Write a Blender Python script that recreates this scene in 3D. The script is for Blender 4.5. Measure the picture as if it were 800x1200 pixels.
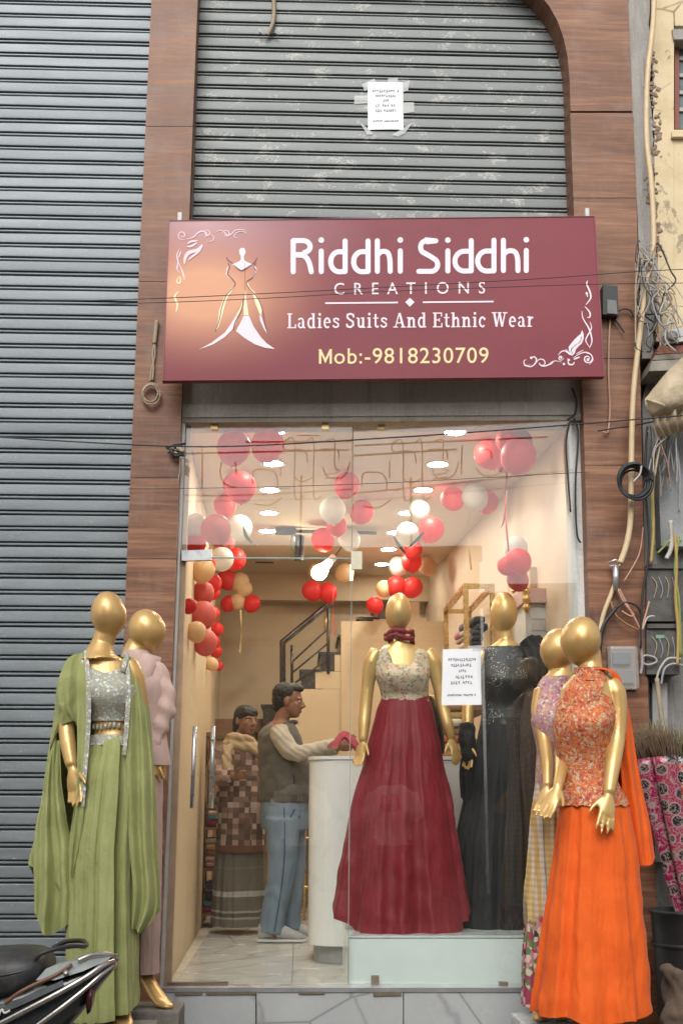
import bpy, bmesh, math, random
import numpy as np
from mathutils import Vector, Matrix, noise
for o in list(bpy.data.objects): bpy.data.objects.remove(o)
SC = bpy.context.scene
COL = SC.collection
R = math.radians
random.seed(7)
# ------------------------------------------------------------------ camera
F = 1450.0                                   # focal length in pixels of an 800 x 1200 frame
PITCH = math.atan(338/F); YAW = math.atan(50/F*math.cos(PITCH)); ROLL = R(0.15)
CAM = Vector((0, -6.4, 1.31))
cd = bpy.data.cameras.new('camera'); cam = bpy.data.objects.new('camera', cd); COL.objects.link(cam)
cd.sensor_fit = 'VERTICAL'; cd.sensor_height = 36; cd.lens = F/1200*36; cd.clip_end = 500; cd.clip_start = .05
fw = Vector((math.sin(YAW)*math.cos(PITCH), math.cos(YAW)*math.cos(PITCH), math.sin(PITCH)))
r0 = Vector((math.cos(YAW), -math.sin(YAW), 0)); u0 = r0.cross(fw)
rt = r0*math.cos(ROLL) + u0*math.sin(ROLL); up = u0*math.cos(ROLL) - r0*math.sin(ROLL)
m = Matrix((rt, up, -fw)).transposed().to_4x4(); m.translation = CAM
cam.matrix_world = m
SC.camera = cam
# ------------------------------------------------------------------ sky, sun, exposure
W = bpy.data.worlds.new('World'); SC.world = W; W.use_nodes = True
nt = W.node_tree; nt.nodes.clear()
sky = nt.nodes.new('ShaderNodeTexSky'); sky.sky_type = 'NISHITA'; sky.sun_disc = False
SUN_EL, SUN_AZ = 40, 192                     # high soft sun over the street, behind the camera
sky.sun_elevation = R(SUN_EL); sky.sun_rotation = R(SUN_AZ); sky.air_density = 1.0; sky.dust_density = 3.5; sky.ozone_density = .6
bg = nt.nodes.new('ShaderNodeBackground'); bg.inputs[1].default_value = .15
wo = nt.nodes.new('ShaderNodeOutputWorld')
hs = nt.nodes.new('ShaderNodeHueSaturation'); hs.inputs['Saturation'].default_value = .10   # cloud veil takes the blue out
nt.links.new(sky.outputs[0], hs.inputs['Color']); nt.links.new(hs.outputs[0], bg.inputs[0]); nt.links.new(bg.outputs[0], wo.inputs[0])
sl = bpy.data.lights.new('sun', 'SUN'); sl.energy = 1.25; sl.angle = R(35); sl.color = (1, .965, .92)
so = bpy.data.objects.new('sun', sl); COL.objects.link(so)
az, el = R(SUN_AZ), R(SUN_EL)
sdir = Vector((math.sin(az)*math.cos(el), math.cos(az)*math.cos(el), math.sin(el)))
so.rotation_euler = sdir.to_track_quat('Z', 'Y').to_euler(); so.location = sdir*30
SC.view_settings.view_transform = 'Standard'; SC.view_settings.look = 'None'
SC.view_settings.exposure = .32; SC.view_settings.gamma = 1
SC.render.engine = 'CYCLES'
SC.cycles.use_denoising = True
try: SC.cycles.denoiser = 'OPENIMAGEDENOISE'
except Exception: pass
SC.cycles.max_bounces = 10; SC.cycles.transparent_max_bounces = 24; SC.cycles.diffuse_bounces = 4
SC.cycles.glossy_bounces = 4; SC.cycles.sample_clamp_indirect = 6; SC.cycles.caustics_reflective = False; SC.cycles.caustics_refractive = False
# ------------------------------------------------------------------ where a picture point lies on a plane of the place
def ray(px, py): return fw + rt*((px-400)/F) + up*((600-py)/F)
def PY(px, py, y=0.0):
    d = ray(px, py); return CAM + d*((y-CAM.y)/d.y)
def PZ(px, py, z=0.0):
    d = ray(px, py); return CAM + d*((z-CAM.z)/d.z)
def MIR(px, py, yr, n=Vector((0, -1, 0)), p0=Vector((0, 0, 0))):
    d = ray(px, py).normalized(); h = CAM+d*((p0-CAM).dot(n)/d.dot(n)); d = d-n*(2*d.dot(n)); return h+d*((yr-h.y)/d.y)   # what the glass mirrors there
def SCL(px, py, y): return (PY(px, py, y)-CAM).dot(fw)/F      # metres per picture unit there
FLOOR = .40
# ------------------------------------------------------------------ scene helpers
def tag(o, label=None, cat=None, group=None, kind=None):
    for k, v in (('label', label), ('category', cat), ('group', group), ('kind', kind)):
        if v: o[k] = v
    return o
def empty(name, loc=(0, 0, 0), **k):
    o = bpy.data.objects.new(name, None); COL.objects.link(o); o.location = loc; o.empty_display_size = .1
    return tag(o, **k)
def link(name, me, parent=None, loc=None, **k):
    o = bpy.data.objects.new(name, me); COL.objects.link(o)
    if loc is not None: o.location = loc
    if parent is not None:
        o.parent = parent
        if loc is None:                      # mesh is written in world space: undo the parent's offset
            q = Vector(parent.location); a = parent.parent
            while a is not None: q += a.location; a = a.parent
            o.location = -q
    return tag(o, **k)
class MB:
    def __init__(s): s.v = []; s.f = []; s.sm = []
    def add(s, vs, fs, smooth=False):
        n = len(s.v); s.v += [tuple(x) for x in vs]
        for f in fs: s.f.append(tuple(i+n for i in f)); s.sm.append(smooth)
        return s
    def box(s, c, d, rot=None, bev=0):
        c = Vector(c); h = Vector(d)/2
        if bev > 0:
            b = min(bev, min(h)*.9)
            vs = []; 
            bm = bmesh.new(); bmesh.ops.create_cube(bm, size=1)
            for v in bm.verts: v.co = Vector((v.co.x*d[0], v.co.y*d[1], v.co.z*d[2]))
            bmesh.ops.bevel(bm, geom=list(bm.edges), offset=b, segments=2, affect='EDGES', profile=.6)
            bm.verts.index_update()
            vs = [v.co.copy() for v in bm.verts]; fs = [[v.index for v in f.verts] for f in bm.faces]; bm.free()
        else:
            vs = [Vector((x*h.x, y*h.y, z*h.z)) for x in (-1, 1) for y in (-1, 1) for z in (-1, 1)]
            fs = [(0, 1, 3, 2), (4, 6, 7, 5), (0, 4, 5, 1), (2, 3, 7, 6), (0, 2, 6, 4), (1, 5, 7, 3)]
        if rot is not None: vs = [rot @ v for v in vs]
        return s.add([c+v for v in vs], fs)
    def prism(s, poly, off):                 # polygon (list of points) swept by the vector off
        n = len(poly); poly = [Vector(p) for p in poly]; off = Vector(off)
        fs = [tuple(range(n)), tuple(range(2*n-1, n-1, -1))] + [(i, i+n, (i+1) % n+n, (i+1) % n) for i in range(n)]
        return s.add(poly+[p+off for p in poly], fs)
    def loft(s, rings, cap=True, closed=True, smooth=True):
        n = len(rings[0]); vs = [p for r in rings for p in r]; fs = []
        for i in range(len(rings)-1):
            for j in range(n if closed else n-1):
                k = (j+1) % n; fs.append((i*n+j, i*n+k, (i+1)*n+k, (i+1)*n+j))
        if cap and closed: fs += [tuple(range(n-1, -1, -1)), tuple(range((len(rings)-1)*n, len(rings)*n))]
        return s.add(vs, fs, smooth)
    def tube(s, pts, rad, n=8, cap=True, flat=None):
        pts = [Vector(p) for p in pts]; rings = []
        if not hasattr(rad, '__len__'): rad = [rad]*len(pts)
        t0 = (pts[1]-pts[0]).normalized(); a = t0.orthogonal().normalized()
        if flat is not None: a = (Vector(flat[0]) - t0*t0.dot(Vector(flat[0]))).normalized()
        for i, p in enumerate(pts):
            t = (pts[min(i+1, len(pts)-1)]-pts[max(i-1, 0)])
            if t.length < 1e-9: t = t0
            t.normalize(); a = (a-t*a.dot(t)); 
            if a.length < 1e-6: a = t.orthogonal()
            a.normalize(); b = t.cross(a); k = flat[1] if flat is not None else 1
            rings.append([p+a*math.cos(2*math.pi*j/n)*rad[i]+b*math.sin(2*math.pi*j/n)*rad[i]*k for j in range(n)])
        return s.loft(rings, cap)
    def ell(s, c, rx, ry, rz, rot=None, nu=16, nv=10, fn=None):
        c = Vector(c); rings = []
        for i in range(1, nv):
            th = math.pi*i/nv; ring = []
            for j in range(nu):
                ph = 2*math.pi*j/nu; v = Vector((math.sin(th)*math.cos(ph), math.sin(th)*math.sin(ph), -math.cos(th)))
                if fn: v = fn(v)
                v = Vector((v.x*rx, v.y*ry, v.z*rz)); ring.append(c+(rot @ v if rot is not None else v))
            rings.append(ring)
        s.loft(rings, True); return s
    def lathe(s, prof, c=(0, 0, 0), n=24, axis=None, cap=True):
        c = Vector(c); q = Vector((0, 0, 1)).rotation_difference(Vector(axis)).to_matrix() if axis is not None else Matrix.Identity(3)
        return s.loft([[c+q @ Vector((r*math.cos(2*math.pi*j/n), r*math.sin(2*math.pi*j/n), z)) for j in range(n)] for r, z in prof], cap)
    def grid(s, fn, nu, nv, smooth=True, closed=False):
        return s.loft([[fn(i/(nu-1), j/(nv if closed else nv-1)) for j in range(nv)] for i in range(nu)], False, closed, smooth)
    def mesh(s, name, mat=None):
        me = bpy.data.meshes.new(name); me.from_pydata(s.v, [], s.f); me.polygons.foreach_set('use_smooth', s.sm)
        bm = bmesh.new(); bm.from_mesh(me); bmesh.ops.recalc_face_normals(bm, faces=bm.faces); bm.to_mesh(me); bm.free()
        if mat: me.materials.append(mat)
        me.update(); return me
    def build(s, name, mat, parent=None, loc=None, **k): return link(name, s.mesh(name, mat), parent, loc, **k)
def remesh(mb, voxel, smooth=2, disp=None):  # fuse overlapping solids into one continuous skin
    me = mb.mesh('tmp'); o = bpy.data.objects.new('tmp', me); COL.objects.link(o)
    md = o.modifiers.new('r', 'REMESH'); md.mode = 'VOXEL'; md.voxel_size = voxel; md.use_smooth_shade = True
    if smooth:
        sm = o.modifiers.new('s', 'SMOOTH'); sm.factor = .5; sm.iterations = smooth
    dg = bpy.context.evaluated_depsgraph_get(); dg.update()
    out = bpy.data.meshes.new_from_object(o.evaluated_get(dg))
    bpy.data.objects.remove(o); bpy.data.meshes.remove(me)
    if disp is not None:
        n = len(out.vertices); co = np.empty(n*3, 'f'); no = np.empty(n*3, 'f')
        out.vertices.foreach_get('co', co); out.vertex_normals.foreach_get('vector', no)
        co = co.reshape(-1, 3); no = no.reshape(-1, 3)
        d = np.array([disp(Vector(c)) for c in co], 'f'); co += no*d[:, None]
        out.vertices.foreach_set('co', co.ravel()); out.update()
    out.polygons.foreach_set('use_smooth', [True]*len(out.polygons))
    return out
ORD = ['topmost', 'second from the top', 'third from the top', 'fourth from the top', 'fifth from the top', 'sixth from the top', 'seventh from the top', 'eighth from the top', 'ninth from the top']
def lerp(a, b, t): return a+(b-a)*t
def interp(tab, t):                          # piecewise-linear table [(t, v...)], v may be a tuple
    if t <= tab[0][0]: return tab[0][1:]
    for a, b in zip(tab, tab[1:]):
        if t <= b[0]:
            k = (t-a[0])/(b[0]-a[0]); k = k*k*(3-2*k)*.5+k*.5
            return tuple(x+(y-x)*k for x, y in zip(a[1:], b[1:]))
    return tab[-1][1:]
def smooth_path(pts, n=6):                   # Catmull-Rom through the points
    P = [Vector(p) for p in pts]; out = []
    for i in range(len(P)-1):
        a, b, c, d = P[max(i-1, 0)], P[i], P[i+1], P[min(i+2, len(P)-1)]
        for k in range(n):
            t = k/n; out.append(.5*((2*b)+(c-a)*t+(2*a-5*b+4*c-d)*t*t+(3*b-a-3*c+d)*t**3))
    out.append(P[-1]); return out
# ------------------------------------------------------------------ materials
MATS = {}
class NT:
    def __init__(s, name):
        s.m = bpy.data.materials.new(name); s.m.use_nodes = True; s.t = s.m.node_tree; s.t.nodes.clear()
        s.out = s.n('ShaderNodeOutputMaterial'); s.p = s.n('ShaderNodeBsdfPrincipled'); s.l(s.p.outputs[0], s.out.inputs[0])
        MATS[name] = s.m
    def n(s, typ, **k):
        x = s.t.nodes.new(typ)
        for a, b in k.items(): setattr(x, a, b)
        return x
    def l(s, a, b): s.t.links.new(a, b)
    def val(s, sock, v):
        if hasattr(v, 'is_linked') or isinstance(v, bpy.types.NodeSocket): s.l(v, sock)
        else: sock.default_value = v
    def pos(s, scale=(1, 1, 1), obj=False, rot=(0, 0, 0), loc=(0, 0, 0)):
        src = s.n('ShaderNodeTexCoord').outputs['Object'] if obj else s.n('ShaderNodeNewGeometry').outputs['Position']
        mp = s.n('ShaderNodeMapping'); mp.inputs['Scale'].default_value = scale; mp.inputs['Rotation'].default_value = rot; mp.inputs['Location'].default_value = loc
        s.l(src, mp.inputs[0]); return mp.outputs[0]
    def noise(s, vec, scale=5, detail=4, rough=.55, dist=0):
        x = s.n('ShaderNodeTexNoise'); s.l(vec, x.inputs['Vector']); x.inputs['Scale'].default_value = scale
        x.inputs['Detail'].default_value = detail; x.inputs['Roughness'].default_value = rough; x.inputs['Distortion'].default_value = dist
        return x.outputs[0]
    def voro(s, vec, scale=5, feature='F1', out='Distance', rnd=1):
        x = s.n('ShaderNodeTexVoronoi', feature=feature); s.l(vec, x.inputs['Vector']); x.inputs['Scale'].default_value = scale
        x.inputs['Randomness'].default_value = rnd; return x.outputs[out]
    def wave(s, vec, scale=5, dist=2, detail=2, typ='BANDS', d='X'):
        x = s.n('ShaderNodeTexWave', wave_type=typ); x.bands_direction = d; s.l(vec, x.inputs[0]); x.inputs['Scale'].default_value = scale
        x.inputs['Distortion'].default_value = dist; x.inputs['Detail'].default_value = detail; return x.outputs[1]
    def ramp(s, fac, stops, const=False):
        x = s.n('ShaderNodeValToRGB'); s.l(fac, x.inputs[0]); e = x.color_ramp.elements
        if const: x.color_ramp.interpolation = 'CONSTANT'
        while len(e) < len(stops): e.new(.5)
        for q, (p, c) in zip(e, stops):
            q.position = p; q.color = (*(c if hasattr(c, '__len__') else (c, c, c)), 1)
        return x.outputs[0]
    def mix(s, fac, a, b, mode='MIX'):
        x = s.n('ShaderNodeMix', data_type='RGBA', blend_type=mode)
        for sk, v in ((x.inputs[0], fac), (x.inputs[6], a), (x.inputs[7], b)):
            if isinstance(v, bpy.types.NodeSocket): s.l(v, sk)
            else: sk.default_value = (*v, 1) if hasattr(v, '__len__') else v
        return x.outputs[2]
    def math(s, op, a, b=0.0):
        x = s.n('ShaderNodeMath', operation=op)
        for sk, v in ((x.inputs[0], a), (x.inputs[1], b)):
            if isinstance(v, bpy.types.NodeSocket): s.l(v, sk)
            else: sk.default_value = v
        return x.outputs[0]
    def bump(s, h, strength=.3, dist=.01):
        x = s.n('ShaderNodeBump'); x.inputs['Strength'].default_value = strength; x.inputs['Distance'].default_value = dist
        s.l(h, x.inputs['Height']); s.l(x.outputs[0], s.p.inputs['Normal']); return x
    def set(s, **k):
        for a, b in k.items():
            sk = s.p.inputs[a.replace('_', ' ')]
            if isinstance(b, bpy.types.NodeSocket): s.l(b, sk)
            else: sk.default_value = (*b, 1) if hasattr(b, '__len__') and len(b) == 3 else b
        return s
def basic(name, c, rough=.6, metal=0, var=.15, scale=12, bump=.1, obj=False, **k):
    n = NT(name); p = n.pos(obj=obj)
    a = n.noise(p, scale, 5, .6); f = n.noise(p, scale*7, 3)
    lo = tuple(x*(1-var) for x in c); hi = tuple(min(1, x*(1+var)) for x in c)
    col = n.ramp(n.math('ADD', n.math('MULTIPLY', a, .75), n.math('MULTIPLY', f, .25)), [(.3, lo), (.7, hi)])
    n.set(Base_Color=col, Metallic=metal, Roughness=n.ramp(a, [(.3, max(0, rough-.07)), (.7, min(1, rough+.07))]))
    if bump: n.bump(f, bump, .004)
    n.set(**k); return n.m
def cloth(name, c, var=.2, weave=900, rough=.85, sheen=.3, c2=None):
    n = NT(name); p = n.pos()
    a = n.noise(p, 9, 4); w = n.noise(p, weave*.35, 2)
    lo = tuple(x*(1-var) for x in c); hi = c2 or tuple(min(1, x*(1+var)) for x in c)
    n.set(Base_Color=n.ramp(n.math('ADD', n.math('MULTIPLY', a, .6), n.math('MULTIPLY', w, .4)), [(.32, lo), (.68, hi)]), Roughness=rough)
    n.p.inputs['Sheen Weight'].default_value = sheen*.3; n.p.inputs['Sheen Roughness'].default_value = .4
    cr = n.noise(n.pos((1, 1, .35)), 26, 3, .5, .6)
    cr2 = n.noise(n.pos((1, 1, .6)), 70, 2, .5, .8)
    n.bump(n.math('ADD', n.math('ADD', n.math('MULTIPLY', w, .14), n.math('MULTIPLY', cr2, .35)), cr), .42, .012); return n.m
def emis(name, c, strength):
    n = NT(name); n.set(Base_Color=c, Emission_Color=c, Emission_Strength=strength); return n.m
# ================================================================== materials of the street front
def m_wood():
    n = NT('wood_laminate'); p = n.pos((1.3, 1.3, 26)); g = n.noise(p, 1.6, 8, .62, .5)
    f = n.noise(n.pos((5, 5, 150)), 1.5, 4, .6); b = n.noise(n.pos((.8, .8, 3.2)), 1.3, 3)
    k = n.math('ADD', n.math('MULTIPLY', g, .6), n.math('ADD', n.math('MULTIPLY', f, .18), n.math('MULTIPLY', b, .3)))
    c = n.ramp(k, [(.37, (.055, .019, .008)), (.46, (.135, .050, .021)), (.56, (.205, .086, .041)), (.67, (.33, .16, .085))])
    dirt = n.ramp(n.noise(n.pos((3, 3, 1.2)), 3.5, 7, .7), [(.5, (0, 0, 0)), (.68, (1, 1, 1))])
    c = n.mix(n.math('MULTIPLY', dirt, .28), c, (.27, .2, .16))
    n.set(Base_Color=c, Roughness=n.ramp(g, [(.3, .42), (.7, .6)])); n.bump(f, .15, .003); return n.m
def m_shutter(name, chips, tint):
    n = NT(name); p = n.pos((1, 1, 1)); a = n.noise(n.pos((.9, 1, 7)), 2.2, 6, .6); fine = n.noise(n.pos((8, 8, 40)), 6, 4, .7)
    c = n.ramp(n.math('ADD', n.math('MULTIPLY', a, .7), n.math('MULTIPLY', fine, .3)), [(.3, tuple(x*.72 for x in tint)), (.55, tint), (.75, tuple(min(1, x*1.25) for x in tint))])
    # flaked paint: small pale marks, gathered in patches
    q = n.noise(n.pos((30, 30, 48)), 2.0, 4, .7, 1.2); patch = n.noise(n.pos((2.6, 1, 5.0), loc=(3.1, 0, .4)), 2.6, 4)
    chip = n.ramp(n.math('ADD', q, n.math('MULTIPLY', n.math('SUBTRACT', patch, .5), chips)), [(.655, 0), (.68, 1)])
    c = n.mix(n.math('MULTIPLY', chip, .7), c, (.50, .49, .45))
    rust = n.ramp(n.noise(n.pos((5, 5, 2), loc=(9, 2, 4)), 3.2, 7, .75), [(.62, 0), (.72, 1)])
    c = n.mix(n.math('MULTIPLY', rust, .35), c, (.22, .13, .08))
    n.set(Base_Color=c, Metallic=n.math('SUBTRACT', .32, n.math('MULTIPLY', chip, .3)), Roughness=n.ramp(a, [(.3, .42), (.7, .62)])); n.bump(n.math('ADD', fine, n.math('MULTIPLY', chip, .4)), .15, .004)
    return n.m
def m_marble(name, base=(.62, .63, .63), vein=(.2, .2, .21), rough=.18, ang=.5, dirt=.25):
    n = NT(name); p = n.pos(rot=(.3, .4, ang))
    d = n.noise(p, 1.6, 6, .6, .4); w = n.wave(p, .9, 9, 5); v = n.ramp(w, [(.0, .8), (.012, .25), (.05, 0)])
    v2 = n.ramp(n.voro(n.pos((1, 1, 1), rot=(.2, .6, ang)), 1.1, 'DISTANCE_TO_EDGE'), [(0, 1), (.003, .6), (.009, 0)])
    k = n.math('MAXIMUM', n.math('MULTIPLY', v, .55), n.math('MULTIPLY', v2, .8))
    c = n.mix(k, n.ramp(d, [(.3, tuple(x*.84 for x in base)), (.7, base)]), vein)
    dd = n.ramp(n.noise(n.pos(), 5, 8, .72), [(.48, 0), (.75, 1)])
    c = n.mix(n.math('MULTIPLY', dd, dirt), c, (.3, .26, .21)); n.set(Base_Color=c, Roughness=n.ramp(dd, [(0, rough), (1, rough+.3)])); return n.m
def m_concrete(name, c, stain=(.12, .1, .085), amt=.6, sc=2.2):
    n = NT(name); a = n.noise(n.pos((1, 1, .35)), sc, 8, .7); f = n.noise(n.pos(), 60, 4, .7)
    col = n.ramp(n.math('ADD', n.math('MULTIPLY', a, .7), n.math('MULTIPLY', f, .3)), [(.3, tuple(x*.6 for x in c)), (.6, c), (.8, tuple(min(1, x*1.2) for x in c))])
    s = n.ramp(n.noise(n.pos((7, 7, .6)), 2.2, 6, .7), [(.52, 0), (.7, 1)])
    n.set(Base_Color=n.mix(n.math('MULTIPLY', s, amt), col, stain), Roughness=.85); n.bump(n.math('ADD', f, a), .4, .012); return n.m
WOOD = m_wood()
SHL = m_shutter('left_shutter_steel', .25, (.225, .25, .265)); SHU = m_shutter('upper_shutter_steel', 1.15, (.185, .198, .195))
RUSTY = basic('rusty_steel', (.16, .12, .1), .6, .5, .4, 14, .3)
STEEL = basic('brushed_steel', (.55, .56, .57), .3, .9, .12, 30, .05)
ALU = basic('aluminium', (.62, .63, .64), .35, .85, .1, 20, .05)
WHITEP = m_concrete('white_painted_plaster', (.72, .71, .68), (.3, .27, .23), .4)
BEAM = m_concrete('lintel_concrete', (.60, .55, .47), (.25, .2, .16), .5)
MARB = m_marble('step_marble', (.52, .54, .54)); TILE = m_marble('floor_marble', (.66, .66, .64), (.25, .24, .23), .12, .9, .15)
BLACK = basic('black_plastic', (.02, .021, .023), .4, 0, .3, 20, .05)
GREYP = basic('grey_plastic', (.2, .2, .2), .45)
PAPER = basic('white_paper', (.82, .83, .85), .7, 0, .04, 6, .03)
INK = basic('printed_ink', (.11, .12, .15), .7, 0, .2, 30, 0)
TAPE = NT('clear_tape'); TAPE.set(Base_Color=(.75, .76, .74), Roughness=.25, Alpha=.45); TAPE = TAPE.m
# ================================================================== ground
gm = NT('asphalt'); a_ = gm.noise(gm.pos(), 2.0, 8, .7); f_ = gm.noise(gm.pos(), 160, 3, .6)
gm.set(Base_Color=gm.ramp(gm.math('ADD', gm.math('MULTIPLY', a_, .5), gm.math('MULTIPLY', f_, .5)), [(.3, (.10, .095, .088)), (.7, (.22, .21, .19))]), Roughness=.85); gm.bump(f_, .5, .01)
MB().add([(-120, -120, 0), (120, -120, 0), (120, 120, 0), (-120, 120, 0)], [(0, 1, 2, 3)]).build('street_ground', gm.m, kind='structure')
fp = MB().box((1.0, -.62, .075), (9, 1.1, .15), bev=.012).build('footpath', m_concrete('dark_footpath_stone', (.12, .115, .11)), kind='structure')
# ================================================================== rolling shutters
def slat_mesh(name, w, pitch, mat, seed):
    rnd = random.Random(seed); prof = []                     # (out, up): flat face, groove, bead, groove
    for o_, z_ in ((.006, 1.0), (-.0075, .985), (-.0092, .955), (-.0098, .80), (-.0100, .62), (-.0098, .45), (-.0090, .36), (-.006, .340), (.022, .330), (.022, .262), (-.0010, .250), (-.0055, .20), (-.0055, .14), (-.0010, .095), (.022, .085), (.022, .006), (.006, .0)):
        prof.append((o_, z_*pitch))
    nx = 18; mb = MB(); rings = []
    for i in range(nx+1):
        x = w*i/nx; rings.append([Vector((x, o_+.0026*noise.noise(Vector((x*2.2, z_*3, seed)))+.0012*noise.noise(Vector((x*7, z_*9, seed))), z_+.0010*noise.noise(Vector((x*1.7, 9, seed))))) for o_, z_ in prof])
    mb.loft(rings, False, False, False); me = mb.mesh(name, mat); return me
def shutter(label, x0, x1, y, z0, z1, pitch, mat, seed):
    t = empty('rolling_shutter', ((x0+x1)/2, y, z0), label=label, cat='rolling shutter')
    ms = [slat_mesh('slat', x1-x0, pitch, mat, seed+i) for i in range(5)]; k = 0; z = z0
    rnd = random.Random(seed)
    while z < z1:
        o = link('slat', ms[rnd.randrange(5)], t, (-(x1-x0)/2, rnd.uniform(-.0012, .0012), z-z0)); o.rotation_euler = (rnd.uniform(-.045, .045), rnd.uniform(-.0009, .0009), 0)
        z += pitch; k += 1
    return t
zt = PY(60, -40, .0).z
pl = (PY(60, 425, -.02).z-PY(60, 495, -.02).z)/4.0
sh1 = shutter('tall grey steel rolling shutter closed beside the wooden pillar', PY(-60, 600, -.02).x, PY(182, 0, -.02).x+.10, -.02, .15, zt, pl, SHL, 10)
zb = PY(440, 262, .06).z-.25
sh2 = shutter('flaking grey rolling shutter above the maroon signboard', PY(232, 0, .06).x-.2, PY(670, 200, .06).x+.12, .06, zb, zt+.1, pl*.985, SHU, 40)
# dark guide channels at the sides of the upper shutter
for (pa, pb, nm) in (((231, -40), (221.5, 262), 'guide_channel'),):
    A = PY(*pa, -.0); B = PY(*pb, -.0)
    MB().prism([B+Vector((-.03, 0, 0)), B+Vector((.018, 0, 0)), A+Vector((.018, 0, 0)), A+Vector((-.03, 0, 0))], (0, .05, 0)).build(nm, RUSTY, sh2)
# ================================================================== laminate portal
YF = -.12
LE = [(-60, 180.5), (0, 177.5), (250, 166), (700, 147), (1000, 136), (1215, 128)]
LR = [(-60, 234.5), (0, 231.5), (250, 222), (490, 212), (700, 205), (1000, 192), (1215, 183)]
RE = [(-60, 668), (60, 668), (130, 667.5), (250, 672), (480, 683), (720, 690), (1000, 699), (1215, 706)]
RR = [(-60, 733), (0, 735.5), (250, 746), (560, 752), (760, 757), (900, 762), (1215, 776)]
tb = lambda T, y: (lambda a: a[0])(interp_lin(T, y))
def interp_lin(T, t):
    for a, b in zip(T, T[1:]):
        if t <= b[0]: k = (t-a[0])/(b[0]-a[0]); return (a[1]+(b[1]-a[1])*k,)
    return (T[-1][1],)
portal = empty('shopfront_portal', (1.0, YF, .15), label='brown wood laminate pillars framing the shop entrance', cat='shopfront')
def panel(A, B, y0, y1, dep, name='laminate_panel'):
    g = .35; q = [PY(tb(A, y1), y1-g, YF), PY(tb(B, y1), y1-g, YF), PY(tb(B, y0), y0+g, YF), PY(tb(A, y0), y0+g, YF)]
    q = [q[0]]+[q[1]]+[PY(tb(B, (y0+y1)/2), (y0+y1)/2, YF)]+[q[2], q[3]]+[PY(tb(A, (y0+y1)/2), (y0+y1)/2, YF)]
    MB().prism(q, (0, dep, 0)).build(name, WOOD, portal)
Ls = [-60, 148, 330, 560, 655, 850, 1040, 1215]
for a, b in zip(Ls, Ls[1:]): panel(LE, LR, a, b, .135)
Rs = [132, 232, 420, 545, 668, 860, 1050, 1215]
for a, b in zip(Rs, Rs[1:]): panel(RE, RR, a, b, .20)
arc = [(668, 130), (667, 95), (664.5, 66), (660, 45), (653, 25), (643, 7), (630, -9), (614, -23), (596, -34), (560, -46), (440, -55), (237, -57), (234, -90), (300, -110), (733, -110), (735.5, 0), (740.5, 130)]
MB().prism([PY(x, y, YF) for x, y in reversed(arc)], (0, .19, 0)).build('arch_panel', WOOD, portal)
# backing so that panel joints read as dark seams
for A, B, ya, yb in ((LE, LR, -60, 1215), (RE, RR, 132, 1215)):
    q = [PY(tb(A, yb)+1.2, yb, YF+.012), PY(tb(B, yb)-1.2, yb, YF+.012), PY(tb(B, 560)-1.2, 560, YF+.012), PY(tb(B, ya)-1.2, ya, YF+.012), PY(tb(A, ya)+1.2, ya, YF+.012), PY(tb(A, 560)+1.2, 560, YF+.012)]
    MB().prism(q, (0, .11, 0)).build('backing_board', BLACK, portal)
# ================================================================== building mass above and around (holds the room)
xl, xr = PY(212, 490, 0).x, PY(676, 490, 0).x
bm_ = empty('lintel_beam', ((xl+xr)/2, -.05, PY(440, 490, -.05).z), label='stained grey concrete beam between the signboard and the glass', cat='beam')
qa = [PY(205, 495, -.05), PY(690, 492, -.05), PY(690, 380, -.05), PY(205, 385, -.05)]
MB().prism(qa, (0, .20, 0)).build('beam_face', BEAM, bm_)
ql = [PY(214, 489, -.062), PY(673, 486, -.062), PY(673, 471, -.062), PY(214, 474, -.062)]
MB().prism(ql, (0, .008, 0)).build('plaster_band', m_concrete('pale_band', (.66, .62, .55), (.25, .2, .16), .35), bm_)
# right plaster jamb and slim metal jambs
jr = empty('door_jamb', PY(680, 1150, -.02), label='narrow white plastered jamb between glass and right pillar', cat='door jamb')
MB().prism([PY(683, 1150, -.02), PY(699, 1150, -.02), PY(686, 470, -.02), PY(665, 470, -.02)], (0, .12, 0)).build('plaster_strip', WHITEP, jr)
jl = empty('door_jamb', PY(200, 1150, -.03), label='slim aluminium jamb along the left edge of the glass door', cat='door jamb')
MB().prism([PY(184, 1158, -.04), PY(191, 1158, -.04), PY(217.5, 490, -.04), PY(211.5, 490, -.04)], (0, .06, 0)).build('aluminium_profile', basic('off_white_profile', (.62, .62, .60), .45, .1, .15, 9, .1), jl)
MB().prism([PY(179, 1158, -.055), PY(184, 1158, -.055), PY(211.5, 490, -.055), PY(207.5, 490, -.055)], (0, .06, 0)).build('dark_gasket', RUSTY, jl)
MB().prism([PY(192, 1158, .02), PY(200.5, 1158, .02), PY(224, 490, .02), PY(218, 490, .02)], (0, .05, 0)).build('plaster_strip', basic('peach_plaster', (.55, .36, .25), .7), jl)
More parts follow.
